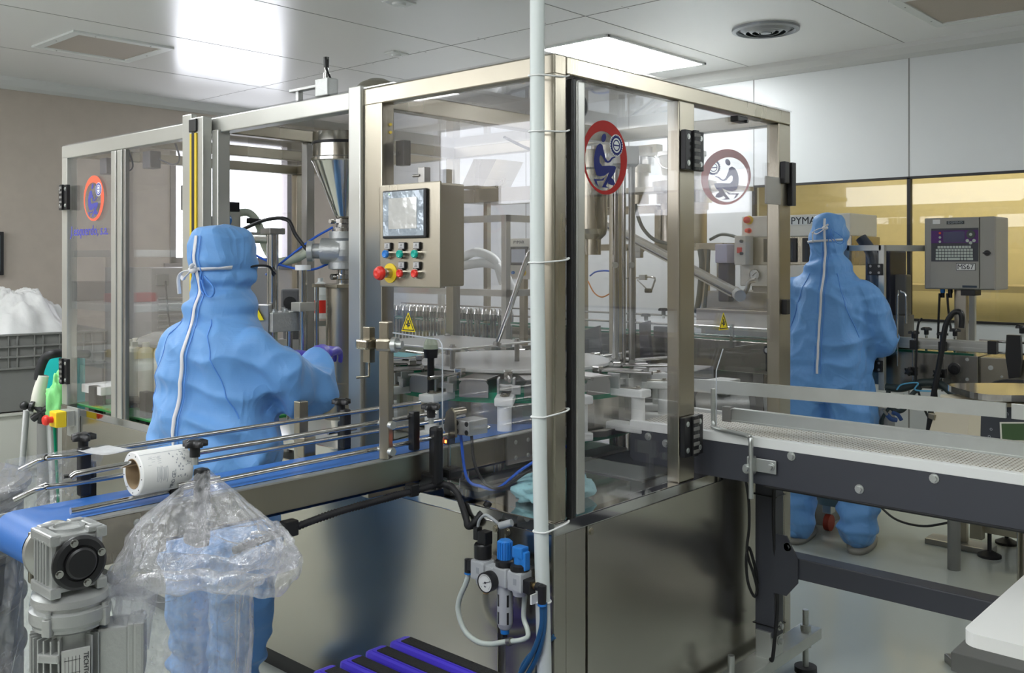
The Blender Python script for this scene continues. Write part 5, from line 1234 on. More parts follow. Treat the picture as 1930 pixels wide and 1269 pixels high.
    def ribbon(pts, w, nm, m_, off=.004, par=root, nrm=None):
        bb = MB(); P = [Vector(p) for p in pts]; n = len(P); L_, R_ = [], []
        for i in range(n):
            tg = (P[min(i + 1, n - 1)] - P[max(i - 1, 0)]).normalized()
            h = tree.find_nearest(P[i]); nn = nrm or h[1]
            sd = tg.cross(nn).normalized(); o_ = P[i] + nn * off
            L_.append(o_ - sd * w / 2); R_.append(o_ + sd * w / 2)
        nn = Vector(nrm) if nrm else None
        th = [(tree.find_nearest(P[i])[1] if nn is None else nn) * .0015 for i in range(n)]
        vs_ = L_ + R_ + [a + t_ for a, t_ in zip(L_, th)] + [a + t_ for a, t_ in zip(R_, th)]; fs = []
        for i in range(n - 1):
            fs += [(i, i + 1, n + i + 1, n + i), (2 * n + i, 3 * n + i, 3 * n + i + 1, 2 * n + i + 1), (i, 2 * n + i, 2 * n + i + 1, i + 1), (n + i, n + i + 1, 3 * n + i + 1, 3 * n + i)]
        bb.add(vs_, fs, True); return bb.build(nm, m_, par, origin=(0, 0, 0))
    # long back zip
    zp = [back(zipx(z), z) for z in [1.575 - .012 * k for k in range(62)]]
    for _ in range(10): zp = [zp[0]] + [(zp[i - 1] + zp[i] * 2 + zp[i + 1]) / 4 for i in range(1, len(zp) - 1)] + [zp[-1]]
    sf = [back(q.x, q.z / S) for q in zp]; zp = [Vector((q.x, min(q.y, h.y) - .001, q.z)) for q, h in zip(zp, sf)]
    for _ in range(2): zp = [zp[0]] + [Vector((zp[i].x, min(zp[i].y, (zp[i - 1].y + zp[i + 1].y) / 2), zp[i].z)) for i in range(1, len(zp) - 1)] + [zp[-1]]
    ribbon(zp, .0115, 'zip_tape', ZIPW, .003)
    for sx in (-.016, .016):
        ribbon([q + Vector((sx, .003, 0)) for q in zp], .0035, 'zip_seam', TIEB, .0015)
    # yoke seams
    for sx in (-1, 1):
        ribbon([back(sx * (.07 + .11 * k / 18), 1.315 - .30 * k / 18) for k in range(19)], .0035, 'shoulder_seam', TIEB, .001)
    # face-mask ties around the hood
    def around(a0, a1, z0, z1, n=26):
        out = []
        for k in range(n + 1):
            a = a0 + (a1 - a0) * k / n; z = (z0 + (z1 - z0) * k / n) * S
            o_ = Vector((math.sin(a) * .4, .02 - math.cos(a) * .4, z)); h = tree.ray_cast(o_, (Vector((0, .02, z)) - o_).normalized())
            if h[0] is not None: out.append(h[0])
        return out
    ribbon(around(-1.6, 1.15, 1.462, 1.478), .0125, 'mask_tie', ZIPW, .003)
    kx, kz = knots; kp = back(kx, kz) + Vector((0, -.012, 0))
    kb = MB().ball(kp, .012, 12, 8, (1.4, .8, .9))
    kb.tube([kp, kp + Vector((-.03, -.012, -.005)), kp + Vector((-.06, -.005, -.025)), kp + Vector((-.062, .0, -.075))], .0065, 8, flat=.35).tube([kp, kp + Vector((.012, -.012, .012)), kp + Vector((.02, -.01, .018))], .007, 8, flat=.4).tube([kp, kp + Vector((-.02, -.01, -.02)), kp + Vector((-.045, .002, -.03)), kp + Vector((-.07, .012, -.02))], .006, 8, flat=.35)
    kb.build('bow', ZIPW, root, origin=(0, 0, 0))
    c1 = back(kx + .03, kz)
    MB().tube([c1 + Vector(q) for q in ((-.0, -.008, -.005), (-.005, -.010, -.03), (.0, -.010, -.06), (.015, -.010, -.075))], .0042, 6, flat=.5).tube([c1 + Vector(q) for q in ((.0, -.010, -.03), (.012, -.010, -.055), (.03, -.012, -.078), (.05, -.012, -.082), (.062, -.012, -.068), (.055, -.010, -.05), (.03, -.010, -.03), (.012, -.008, -.018))], .0042, 6, flat=.5).build('hood_cord', TIEB, root, origin=(0, 0, 0))
    return root, body, back, tree
U = lambda k: [(0, .080 * k), (.3, .088 * k), (.55, .088 * k), (.8, .066 * k), (1, .046 * k)]
LG = [(0, .125), (.35, .118), (.6, .10), (.85, .080), (1, .062)]
r1, b1, back1, tr1 = suited('person', 'person in blue hooded suit and violet gloves reaching into the machine, back to us', (-.319, 1.138, 0), math.atan2(.156, .988) - PI / 2, 1.0, 1,
    [([(.165, .0, 1.22), (.20, .055, 1.14), (.205, .165, 1.075), (.165, .26, 1.10), (.120, .335, 1.155)], U(1.0)),
     ([(-.165, .0, 1.22), (-.20, .06, 1.13), (-.20, .17, 1.06), (-.14, .27, 1.09), (-.07, .34, 1.14)], U(1.0))],
    [([(.095, 0, .80), (.10, .0, .62), (.10, .01, .46), (.085, -.01, .24), (.08, -.02, .10)], LG), ([(-.095, 0, .80), (-.10, .0, .62), (-.10, .01, .46), (-.085, -.01, .24), (-.08, -.02, .10)], LG)],
    False, lambda z: (.0 + .012 * math.sin((z - 1.0) * 5) + (.016 * math.exp(-((z - 1.39) / .03) ** 2)) - .0), (.0, 1.468))
def put_hand(root, name, palm, fwd, side, up, s=1.0):
    me = hand(palm, fwd, side, up, s); me.materials.append(GLOVE)
    for p in me.polygons: p.use_smooth = True
    o = bpy.data.objects.new(name, me); COL.objects.link(o); o.parent = root; o['label'] = 'violet glove'; return o
put_hand(r1, 'glove', (.085, .395, 1.178), (-.5, .85, .0), (-.85, -.5, .05), (0, .1, 1), 1.08)
put_hand(r1, 'glove', (-.045, .40, 1.155), (.3, .92, -.05), (.9, -.35, 0), (0, .1, 1), 1.05)
m = MB().tube([(.088, .055, 1.478), (.100, .085, 1.482), (.105, .118, 1.478), (.107, .135, 1.462), (.10, .15, 1.455)], .004, 6).ball((.10, .142, 1.462), .016, 12, 8, (.35, .5, 1.0))
m.build('glasses', BLACK, r1, origin=(0, 0, 0))
for sx in (-1, 1):
    MB().ball((sx * .082, .04, .045), .1, 20, 12, (.5, 1.35, .45)).build('overshoe', SUIT, r1, origin=(0, 0, 0))
    MB().obox((sx * .082, .04, .008), (.09, .25, .016), None, .007).build('sole', SOLE, r1, origin=(0, 0, 0))

k2 = 1.088
r2, b2, back2, tr2 = suited('person', 'person in blue hooded suit standing at the far capping line, back to us', (2.877, .523, 0), math.atan2(.156, .988) - PI / 2, k2, 5,
    [([(.165, .0, 1.22), (.215, .03, 1.12), (.235, .07, 1.00), (.20, .18, 1.02), (.12, .30, 1.06)], U(.92)),
     ([(-.165, .0, 1.22), (-.21, .03, 1.12), (-.22, .08, 1.00), (-.17, .18, 1.03), (-.09, .30, 1.06)], U(.92))],
    [([(.105, 0, .80), (.13, .0, .62), (.145, .0, .46), (.150, -.01, .24), (.150, -.02, .10)], [(0, .125), (.35, .125), (.6, .115), (.8, .098), (1, .09)]), ([(-.105, 0, .80), (-.125, .0, .62), (-.14, .0, .46), (-.145, -.01, .24), (-.145, -.02, .10)], [(0, .125), (.35, .125), (.6, .115), (.8, .098), (1, .09)])],
    True, lambda z: .012 * math.sin((z - 1.0) * 4), (.015, 1.53))
put_hand(r2, 'glove', (.07, .37, 1.14), (-.4, .9, 0), (-.9, -.4, 0), (0, 0, 1), 1.0)
put_hand(r2, 'glove', (-.06, .37, 1.14), (.4, .9, 0), (.9, -.4, 0), (0, 0, 1), 1.0)
for sx, x in ((-1, -.155), (1, .162)):
    m = MB().ball((x, .055, .06), .1, 24, 14, (.62, 1.55, .62)); m.build('overshoe', SUIT, r2, origin=(0, 0, 0))
    m = MB(); loft(m, [(x, .06, .0, .058, .165, .8), (x, .06, .028, .064, .172, .8)]); m.build('sole', SOLE, r2, origin=(0, 0, 0))
    m = MB(); m.lathe([(.088 , .305), (.096, .315), (.088, .325)], (x * 1.0, -.005, 0), seg=30); m.build('gather_band', SUIT, r2, origin=(0, 0, 0))
# ================================================================ FAR CAPPING LINE along the white wall
XL = 3.12
fc = thing('far_line_conveyor', 'long stainless flat-top conveyor with thin green edge strips along the white wall', 'conveyor', (3.26, 1.0, 0))
yS = atX(1843, 690, XL).y
MB().box(XL, XL + .26, yS, 4.6, .835, 1.02, .004).build('body', STEELP, fc)
MB().box(XL - .002, XL + .012, yS + .02, 4.6, 1.02, 1.03).box(XL + .248, XL + .262, yS + .02, 4.6, 1.02, 1.03).build('green_strip', mat('dark_green_strip', (.01, .16, .10), 0, .4), fc)
m = MB().lathe([(.03, 0), (.03, .008), (.018, .01), (.018, .014), (0, .014)], (XL, yS + .11, .95), XF, 24); m.build('bearing', BLACK, fc)
MB().bolts('bearing_bolt', ZINC, fc, [((XL, yS + dy, z), XF) for dy in (.05, .17) for z in (.90, 1.0)], .006, .004)
for y in (-.13, 1.0, 2.3, 3.6):
    MB().box(XL + .02, XL + .07, y - .03, y + .03, .10, .84, .004).build('leg', STEEL, fc)
    MB().box(XL + .19, XL + .24, y - .03, y + .03, .10, .84, .004).build('leg', STEEL, fc)
fo_ = atZ(1865, 1050, 0.0)
for (x, y) in ((fo_.x, fo_.y), (fo_.x + .30, fo_.y), (fo_.x, 2.3), (fo_.x + .3, 1.9)):
    MB().lathe([(.055, 0), (.055, .012), (.02, .03), (0, .03)], (x, y, 0), seg=28).cyl((x, y, .02), (x, y, .14), .010, 12).build('foot', RUBBER, fc)
MB().box(fo_.x - .05, fo_.x + .36, -1.8, fo_.y + .05, .13, .19, .003).build('base_rail', STEEL, fc)
c2 = thing('discharge_conveyor', 'short stainless conveyor section following the far line on the right', 'conveyor', (3.2, -.9, 0))
MB().box(XL - .03, XL + .3, -2.0, yS - .02, .80, 1.02, .004).build('body', STEEL, c2)
p = atX(1905, 700, XL - .03); MB().bolt(p, XF, .01).bolt(p + Vector((0, .09, .01)), XF, .008).cyl(p + Vector((0, .04, -.03)), p + Vector((-.002, .04, -.03)), .006, 10).build('bolt', ZINC, c2)
MB().box(XL + .1, XL + .15, -.75, -.70, 0, .82).box(XL + .1, XL + .15, -1.9, -1.85, 0, .82).build('leg', STEEL, c2)
# guide rods, extrusion rail and black clamps over the far line
gr = thing('guide_rail_set', 'aluminium extrusion guide rail with black star-knob clamps beside the printer', 'guide rail', (3.1, 0, .84))
e0 = atX(1688, 640, 3.06); e1 = atX(1862, 648, 3.06)
MB().box(3.06, 3.085, e1.y, e0.y, 1.045, 1.10, .002).box(3.055, 3.06, e1.y, e0.y, 1.055, 1.065).box(3.055, 3.06, e1.y, e0.y, 1.08, 1.09).build('extrusion', ALU, gr)
MB().box(3.05, 3.09, e1.y - .04, e1.y, 1.04, 1.105, .002).build('end_cap', BLACK, gr)
for y in (1.40, 1.75, 2.1, 2.6): pass
for px in (1723, 1777):
    q = atX(px, 640, 3.05)
    MB().cyl((3.04, q.y, .84), (3.04, q.y, 1.11), .006, 10).build('clamp_rod', CHROME, gr)
    MB().obox((3.045, q.y, 1.065), (.03, .035, .05), None, .004).obox((3.045, q.y, .93), (.03, .035, .045), None, .004).build('clamp', BLACK, gr)
    knob((3.045, q.y, 1.11), s=.95, par=gr); knob((3.02, q.y + .01, .93), (-1, .3, 0), .8, par=gr)
for px in (1746, 1800): q = atX(px, 620, 3.2); knob((3.2, q.y, 1.12), s=.95, par=gr); MB().cyl((3.2, q.y, 1.02), (3.2, q.y, 1.10), .007, 10).build('clamp_rod', CHROME, gr)
q = atX(1862, 640, 3.1)
for z, y1_ in ((1.10, -1.5), (1.045, -1.5)): MB().cyl((3.1, q.y + .04, z), (3.1, y1_, z), .006, 10).build('guide_rod', CHROME, gr)
q = atX(1912, 660, 3.05)
MB().prism([(-.03, .12), (.03, .12), (.035, 0), (.025, -.08), (-.02, -.09), (-.035, .02)], (3.06, q.y, 1.02), (0, -1, 0), (0, 0, 1), .03).build('black_arm', BLACK, gr)
knob((3.06, q.y - .03, 1.16), s=1, par=gr)

# ---- capping machine cabinet with gauges
XC = 3.42
pc = thing('capping_machine', 'capping machine cabinet with cream head panel, dark screens and two round gauges', 'machine', (3.6, 1.0, .6))
ya_ = atX(1602, 420, XC).y; yb_ = atX(1398, 420, XC).y
def zz(py, px=1500, X=XC): return atX(px, py, X).z
CRM = mat('cream_panel', (.66, .64, .57), .1, .4)
MB().box(XC, XC + .4, ya_, yb_, zz(446), zz(405), .005).build('head_panel', CRM, pc)
MB().box(XC - .0, XC + .42, ya_ - .01, yb_ + .02, zz(500), zz(446), .004).build('screen_panel', STEEL, pc)
yg = atX(1490, 500, XC).y
MB().box(XC - .02, XC + .3, yg - .2, yb_, zz(541), zz(500), .004).build('gauge_panel', CRM, pc)
MB().box(XC + .05, XC + .40, ya_ - .0, yb_ - .05, zz(640), zz(541), .004).build('lower_body', STEELD, pc)
for (a, b_) in ((1440, 1502), (1513, 1530)):
    s0, s1 = atX(a, 470, XC - .003), atX(b_, 470, XC - .003)
    o = MB().box(XC - .012, XC, s1.y, s0.y, zz(494), zz(449), .003).build('screen_frame', BLACK, pc)
    MB().box(XC - .014, XC - .012, s1.y + .02, s0.y - .02, zz(489), zz(456)).build('screen', mat('dark_screen', (.04, .05, .06), 0, .1), o)
p = atX(1492, 417, XC - .002)
MB().box(XC - .003, XC, atX(1538, 417, XC).y, atX(1488, 417, XC).y, zz(424), zz(409)).build('sign_ground', WHITEP, pc)
MB().text('PYMAR', (XC - .0035, atX(1520, 417, XC).y, zz(417)), (0, -1, 0), (0, 0, 1), .062, depth=.001).build('sign_lettering', INK, pc)
for px, py, s_ in ((1412, 415, 1.0), (1412, 435, .6)):
    q = atX(px, py, XC)
    e = MB().lathe([(0, 0), (.028 * s_, 0), (.028 * s_, .004), (.012, .004), (.012, .02)], q, XF, 20).build('stop_ring', YELLOW if s_ == 1 else RED, pc)
    MB().lathe([(.012 * s_, .02), (.022 * s_, .022), (.022 * s_, .034), (0, .042)], q, XF, 20).build('stop_button', RED, e)
for px in (1425, 1465):
    q = atX(px, 518, XC - .02)
    e = MB().lathe([(0, 0), (.034, 0), (.036, .02), (.033, .026)], q, XF, 28).build('gauge_case', CHROME, pc)
    MB().lathe([(.033, .02), (0, .02)], q, XF, 28).build('gauge_face', WHITEP, e)
    MB().obox(q + Vector((-.022, 0, .004)), (.001, .004, .036), Matrix.Rotation(.9, 3, 'X')).build('needle', INK, e)
q = atX(1402, 472, XC - .06); MB().obox(q, (.10, .075, .18), None, .004).build('switch_box', CRM, pc)
MB().obox(q + Vector((-.055, 0, .0)), (.012, .03, .035), None, .002).build('red_rocker', RED, pc)
for dz in (.055, -.02): MB().cyl(q + Vector((-.05, -.015, dz)), q + Vector((-.065, -.015, dz)), .010, 12).build('dial', BLACK, pc)
q = atX(1405, 560, XC - .2)
MB().tube([atX(1395, 565, 3.3), atX(1408, 545, 3.25), atX(1412, 532, 3.22), atX(1425, 528, 3.2)], .014, 8, k=3).build('crank_handle', STEELD, pc)
MB().cyl(atX(1385, 550, 3.35), atX(1395, 558, 3.2), .035, 20).build('crank_boss', ALUC, pc)
MB().box(3.16, 3.36, atX(1490, 600, 3.16).y - .5, atX(1312, 600, 3.16).y, zz(624, 1400, 3.16), zz(585, 1400, 3.16), .004).build('gear_beam', mat('warm_steel', (.50, .46, .40), .9, .35), pc)
MB().box(3.2, 3.6, ya_ + .05, ya_ + .5, .0, .83, .004).box(3.45, 3.8, ya_ + .3, 1.6, 0, 1.3, .004).build('column', STEELD, pc)
q = atX(1450, 660, 3.05)
m = MB().lathe([(.028, 0), (.028, .02), (.02, .024), (0, .024)], q, XF, 24).cyl((3.1, q.y, q.z), (3.04, q.y, q.z), .012, 12).obox((3.03, q.y, q.z - .06), (.015, .02, .12), None, .004)
m.build('hand_crank', BLACK, pc)
MB().lathe([(.014, .024), (.014, .03), (0, .03)], q, XF, 20).build('crank_cap', ALUC, pc)
# overhead tree of steel frame posts and shelf
ff = thing('feeder_stand', 'grey tubular steel stand carrying the vibrating bowls behind the glazed machine', 'stand', (3.6, 2.2, 0))
def sq(p, q, w=.045, nm='tube', mt=STEEL, par=None):
    p = Vector(p); q = Vector(q); u, v_, n_ = frame_of(q - p); R = Matrix((u, v_, n_)).transposed()
    return MB().obox((p + q) / 2, (w, w, (q - p).length), R, .002).build(nm, mt, par or ff)
zt = zz(465, 1300, 3.5)
for X_, px in ((3.5, 1360), (3.5, 1190), (3.9, 1330), (3.5, 1100)):
    q = atX(px, 500, X_); sq((X_, q.y, 0), (X_, q.y, zt))
yA, yB = atX(1365, 465, 3.5).y, atX(1090, 465, 3.5).y
sq((3.5, yA, zt), (3.5, yB, zt)); sq((3.9, yA, zt), (3.9, yB, zt)); sq((3.5, yA, zt), (3.9, yA, zt))
zt2 = zz(397, 1200, 3.6)
q0, q1 = atX(1100, 397, 3.6).y, atX(1243, 397, 3.6).y
sq((3.6, q0, zt2), (3.6, q1, zt2), .05); sq((3.6, q1, zt2), (3.6, q1, zt), .05); sq((3.6, q0, zt2), (3.6, q0, .0), .05)
MB().box(3.5, 3.95, yA, yB, zt, zt + .01).build('shelf', STEEL, ff)
MB().box(3.55, 3.9, q1, q0, zt2 + .02, zt2 + .03).build('shelf', STEEL, ff)
# bowl feeders
def feeder(px, X, tops, label, kind):
    q = atX(px, 400, X); k = (X - CX) / ray(px)[0] / F
    t = thing('bowl_feeder', label, 'feeder', (q.x, q.y, atX(px, tops[-1][1], X).z))
    for i, (r, yb2, yt) in enumerate([(a, b, c) for a, b, c in tops]):
        z0, z1 = atX(px, yb2, X).z, atX(px, yt, X).z
        MB().lathe([(0, z0), (r * k, z0), (r * k, z1), (r * k * .93, z1), (r * k * .93, z0 + .01)], (q.x, q.y, 0), seg=40).build(['bowl', 'step', 'drive', 'base', 'neck'][i], STEEL if i != 1 else CHROME, t)
    return q, k, t
qa, ka, ta = feeder(1290, 3.65, [(60, 362, 343), (52, 384, 362), (45, 396, 384), (42, 470, 396)], 'stainless vibrating bowl feeder with a white bucket standing in it', 0)
MB().box(qa.x - .02, qa.x + .3, qa.y - .36, qa.y - .15, atX(1340, 358, 3.65).z, atX(1340, 350, 3.65).z).box(qa.x - .3, qa.x - .1, qa.y + .05, qa.y + .30, atX(1240, 368, 3.65).z, atX(1240, 358, 3.65).z, .003).build('track', STEEL, ta)
bz0, bz1 = atX(1285, 345, 3.65).z, atX(1285, 287, 3.65).z
bu = thing('bucket', 'white plastic bucket with wire handle tipped into the bowl feeder', 'bucket', (qa.x, qa.y, bz0))
MB().lathe([(0, bz0), (.125, bz0), (.155, bz1 - .03), (.165, bz1 - .03), (.165, bz1), (.15, bz1)], (qa.x, qa.y + .02, 0), seg=36).build('shell', mat('bucket_white', (.72, .70, .66), 0, .45), bu)
MB().tube([(qa.x - .13, qa.y + .15, bz1 - .03), (qa.x - .17, qa.y + .05, bz1 - .12), (qa.x - .15, qa.y - .1, bz1 - .11), (qa.x - .08, qa.y - .16, bz1 - .02)], .005, 6).build('handle', ZINC, bu)
qb, kb_, tb_ = feeder(1205, 3.75, [(33, 297, 280), (28, 312, 297), (22, 326, 312), (18, 385, 326)], 'smaller stainless bowl feeder seen left of the white bucket', 1)
MB().box(qb.x - .02, qb.x + .06, qb.y - .16, qb.y, atX(1205, 292, 3.75).z, atX(1205, 275, 3.75).z, .003).build('spout', STEEL, tb_)
qc, kc, tc_ = feeder(1142, 3.6, [(28, 292, 270), (26, 300, 292), (24, 375, 300), (16, 396, 375)], 'tall steel drive cylinder below a small bowl at the near corner column', 2)
ch = thing('inclined_chute', 'long aluminium chute sloping down from the bowls to the capping machine', 'chute', (3.4, 1.5, 1.2))
a_, b_ = atX(1085, 392, 3.42), atX(1385, 552, 3.28)
sq(a_, b_, .055, 'channel', ALU, ch); 
dz_ = Vector((-.03, 0, 0)); MB().tube([a_ + dz_ + Vector((0, 0, -.01)), b_ + dz_ + Vector((0, 0, -.01))], .008, 6, smooth=False).build('slot', PAINTD, ch)
MB().obox(atX(1200, 470, 3.35), (.05, .09, .04), None, .004).obox(atX(1205, 475, 3.35), (.04, .04, .08), None, .004).build('chute_clamp', ALUC, ch)
ar2 = thing('sensor_arm', 'small bent sensor arm in front of the white wall', 'sensor', (3.3, 2, 1.3))
MB().tube([atX(1180, 525, 3.3), atX(1208, 523, 3.3)], .005, 6, smooth=False).tube([atX(1218, 522, 3.3), atX(1234, 524, 3.3), atX(1232, 535, 3.3), atX(1228, 547, 3.3)], .007, 6, k=2).tube([atX(1200, 527, 3.3), atX(1219, 545, 3.3)], .004, 6, smooth=False).build('arm', CHROME, ar2)
MB().obox(atX(1212, 523, 3.3), (.03, .05, .035), None, .003).build('joint', ALUC, ar2); MB().obox(atX(1222, 548, 3.3), (.03, .05, .03), None, .01).build('head', BLACK, ar2)
for pts_, r_, nm_, lb in ((((1197, 385), (1203, 410), (1215, 435), (1240, 455), (1290, 462)), .013, 'signal_cable', 'grey-green cable sagging from the bowl stand behind the glass'),
                          (((1338, 452), (1360, 442), (1385, 446), (1395, 452)), .010, 'signal_cable', 'dark cable looping from the bowl base to the switch box'),
                          (((1320, 470), (1323, 500), (1318, 560), (1312, 590)), .02, 'drive_belt', 'dark hanging belt beside the chute end'),
                          (((1336, 470), (1334, 510), (1330, 560), (1328, 585)), .012, 'signal_cable', 'black cable hanging down beside the dark belt'),
                          (((1112, 520), (1125, 512), (1150, 512), (1158, 528), (1150, 548)), .006, 'blue_loop', 'thin blue air line looped on the stand post'),
                          (((1108, 530), (1120, 552), (1135, 560), (1152, 552)), .005, 'orange_line', 'thin orange line looped below the blue one')):
    col_ = {'blue_loop': WIREB, 'orange_line': mat('orange_line', (.75, .25, .05), 0, .4)}.get(nm_, mat('grey_green_cable', (.07, .09, .09), 0, .5))
    tag(MB().tube([atX(*q_, 3.45) for q_ in pts_], r_, 8).build(nm_, col_), lb, 'cable')
# violet-grey cloth and dark servo motor near chute end
sv = thing('servo_motor', 'dark servo motor with pale lilac cover hanging by the chute end', 'motor', (3.45, 1.6, 1.1))
q = atX(1366, 478, 3.4); MB().obox(q, (.10, .085, .12), None, .008).build('cover', mat('lilac_plastic', (.50, .48, .62), 0, .5), sv)
q = atX(1370, 530, 3.43); MB().obox(q, (.09, .075, .26), None, .01).build('motor', mat('dark_motor', (.06, .055, .08), 0, .5), sv)
# clamps along the line (seen through the glass)
for k, (px, lab) in enumerate(((1118, 'dark angled guard on the far line left of the polished uprights'), (1232, 'black guide clamp with knobs on the far line behind the glazed door'))):
    g_ = thing('guide_clamp', lab, 'clamp', atX(px, 640, 3.08))
    c_ = atX(px, 640, 3.08)
    if k == 0:
        MB().prism([(-.15, .02), (.10, .10), (.12, -.18), (.05, -.16), (-.17, -.14)], c_ + Vector((-.05, 0, 0)), (0, -1, 0), (0, 0, 1), .02).build('guard', PAINTD, g_)
    else:
        MB().prism([(-.07, .10), (.0, .12), (.0, .04), (.02, -.12), (-.03, -.16), (-.06, -.10)], c_ + Vector((-.03, 0, 0)), (0, -1, 0), (0, 0, 1), .03).obox(c_ + Vector((0, -.06, .05)), (.04, .10, .07), None, .005).build('arm', mat('blue_black_plastic', (.03, .03, .05), 0, .4), g_)
        knob(c_ + Vector((-.01, .05, .13)), s=1.1, par=g_); knob(c_ + Vector((-.01, -.08, .17)), s=1.1, par=g_)
gr2 = thing('guide_rod_pair', 'two long chrome guide rods running above the far line conveyor', 'guide rail', (3.1, 1.6, 1.05))
for z, x in ((1.10, 3.08), (1.14, 3.3)): MB().cyl((x, .6, z), (x, 4.4, z), .007, 10).build('guide_rod', CHROME, gr2)
for y in (1.2, 1.9, 2.6, 3.3): MB().box(3.07, 3.09, y - .01, y + .01, .98, 1.12).build('rod_post', CHROME, gr2)
for y, px in ((2.4, 0), (3.0, 0)): pass
mo = thing('round_motor', 'grey motor with a round fan grille beyond the white belt', 'motor', atD(1400, 770, 4.1))
c_ = atD(1385, 765, 4.1); ax_ = Vector((RX, RY, 0))
MB().cyl(c_ - ax_ * .18, c_ + ax_ * .05, .062, 28).obox(c_ + Vector((0, 0, .085)) - ax_ * .05, (.12, .10, .06), None, .004).build('stator', ALUC, mo)
MB().cyl(c_ + ax_ * .05, c_ + ax_ * .075, .066, 28).build('fan_grille', GREYP, mo)
MB().cyl((c_.x, c_.y, 0), (c_.x, c_.y, c_.z - .05), .02, 12).build('support', STEELD, mo)
tag(MB().obox(atD(1270, 740, 4.2), (.32, .26, .22), Matrix.Rotation(.2, 3, 'Z'), .01).obox(atD(1270, 740, 4.2) - Vector((0, 0, .5)), (.28, .22, .76), None, .004).build('grey_box', mat('quilted_grey', (.24, .23, .22), .3, .5, bump=.5, bscale=30)), 'grey quilted box standing beyond the white belt inlet', 'box')

# ---- glazed guard next to the far person
gd_ = thing('guard_enclosure', 'aluminium framed clear guard with black hinges right of the far person', 'guard', (3.1, .4, 1.0))
Xg, Xh = 3.02, 3.50
y_a, y_b, y_c = atX(1598, 470, Xg).y, atX(1663, 470, Xg).y, atX(1678, 470, Xg).y
ztop, zbot = atX(1660, 462, Xg).z, atX(1660, 735, Xg).z
for (x, y) in ((Xg, y_a), (Xg, y_b), (Xh, y_a), (Xh, y_b - .3)): MB().box(x - .015, x + .015, y - .015, y + .015, zbot if x == Xg else 1.0, ztop, .002).build('post', ALU, gd_)
MB().box(Xg - .015, Xg + .015, y_b, y_a, ztop - .03, ztop, .002).build('rail', ALU, gd_); MB().box(Xh - .015, Xh + .015, y_b - .3, y_a, ztop - .03, ztop, .002).build('rail', ALU, gd_)
MB().add([(Xg, y_b, ztop), (Xh, y_b - .3, ztop), (Xh, y_b - .3, ztop - .03), (Xg, y_b, ztop - .03), (Xg + .02, y_b + .02, ztop), (Xh + .02, y_b - .28, ztop), (Xh + .02, y_b - .28, ztop - .03), (Xg + .02, y_b + .02, ztop - .03)], [(0, 1, 2, 3), (4, 7, 6, 5), (0, 4, 5, 1), (3, 2, 6, 7)]).build('rail', ALU, gd_)
MB().box(Xg, Xg + .005, y_b + .015, y_a - .015, zbot, ztop - .03).build('pane', PVC, gd_)
for py in (508, 690):
    q = atX(1650, py, Xg - .02); o = MB().obox(q, (.02, .075, .06), None, .003).build('hinge', BLACK, gd_)
    for i in (-1, 1):
        for j in (-1, 1): MB().bolt(q + Vector((-.011, i * .022, j * .017)), XF, .0045, .003).build('screw', STEELD, o)
MB().box(3.2, 3.45, y_b + .03, y_a - .02, 1.03, 1.55, .01).build('dark_head', mat('blue_black_metal', (.03, .035, .06), .2, .4), gd_)
MB().tube([(3.12, y_a - .03, 1.62), (3.12, (y_a + y_b) / 2, 1.52), (3.12, y_b + .06, 1.30)], .03, 10).build('curved_duct', mat('dark_duct', (.04, .05, .07), 0, .5), gd_)
q = atX(1700, 550, 3.3)
MB().box(3.25, 3.4, q.y - .03, q.y + .05, 1.03, 1.20, .004).box(3.28, 3.36, q.y - .03, q.y + .05, 1.20, 1.42, .01).build('grey_motor', GREYP, gd_)
MB().tube([atX(1692, 690, 2.98), atX(1692, 560, 2.98), atX(1700, 551, 2.98), atX(1708, 560, 2.98), atX(1708, 610, 2.98)], .0045, 8, k=3).build('wire_hoop', CHROME, gd_)
# ---- ink-jet printer on pole
XP = 3.22
pr_ = thing('inkjet_printer', 'grey wall printer cabinet with violet keypad panel on a steel pole', 'printer', (XP + .1, 0, .83))
A_, B_ = atX(1742, 412, XP), atX(1877, 545, XP); y1_, y0_ = A_.y, B_.y; z1_, z0_ = atX(1800, 410, XP).z, atX(1800, 546, XP).z
PW = y1_ - y0_; PH = z1_ - z0_
GC = mat('printer_grey', (.33, .32, .29), .3, .45)
MB().box(XP, XP + .22, y0_, y1_, z0_, z1_, .008).build('cabinet', GC, pr_)
U_ = lambda f: y1_ - PW * f; V_ = lambda f: z1_ - PH * f       # fractions across / down the front
def pbox(nm, a, b, c, d, mt, off=.003, par=None, bev=0): return MB().box(XP - off, XP, U_(b), U_(a), V_(d), V_(c), bev).build(nm, mt, par or pr_)
dr_ = pbox('door', .10, .785, .01, .985, GC, .012, bev=.003)
pbox('side_door', .795, .99, .0, .985, GC, .012, bev=.003)
pbox('keypad_panel', .115, .775, .15, .61, mat('keypad_dark', (.045, .048, .06), 0, .4), .014)
pbox('violet_band', .115, .775, .18, .355, mat('violet_band', (.085, .012, .16), 0, .4), .015)
pbox('display', .29, .59, .195, .345, mat('printer_lcd', (.05, .05, .12), 0, .25), .016)
m = MB()
rows = [(.205, .68, 11, .395), (.18, .705, 12, .435), (.18, .705, 12, .476), (.18, .705, 12, .517)]
for (a, b, n_, v) in rows:
    w_ = (b - a) / n_
    for k in range(n_): m.box(XP - .0165, XP - .014, U_(a + w_ * (k + .9)), U_(a + w_ * (k + .08)), V_(v + .033), V_(v))
for a, b in ((.18, .215), (.223, .258), (.267, .302), (.31, .345), (.355, .525), (.535, .57), (.58, .615), (.625, .705)): m.box(XP - .0165, XP - .014, U_(b), U_(a), V_(.592), V_(.558))
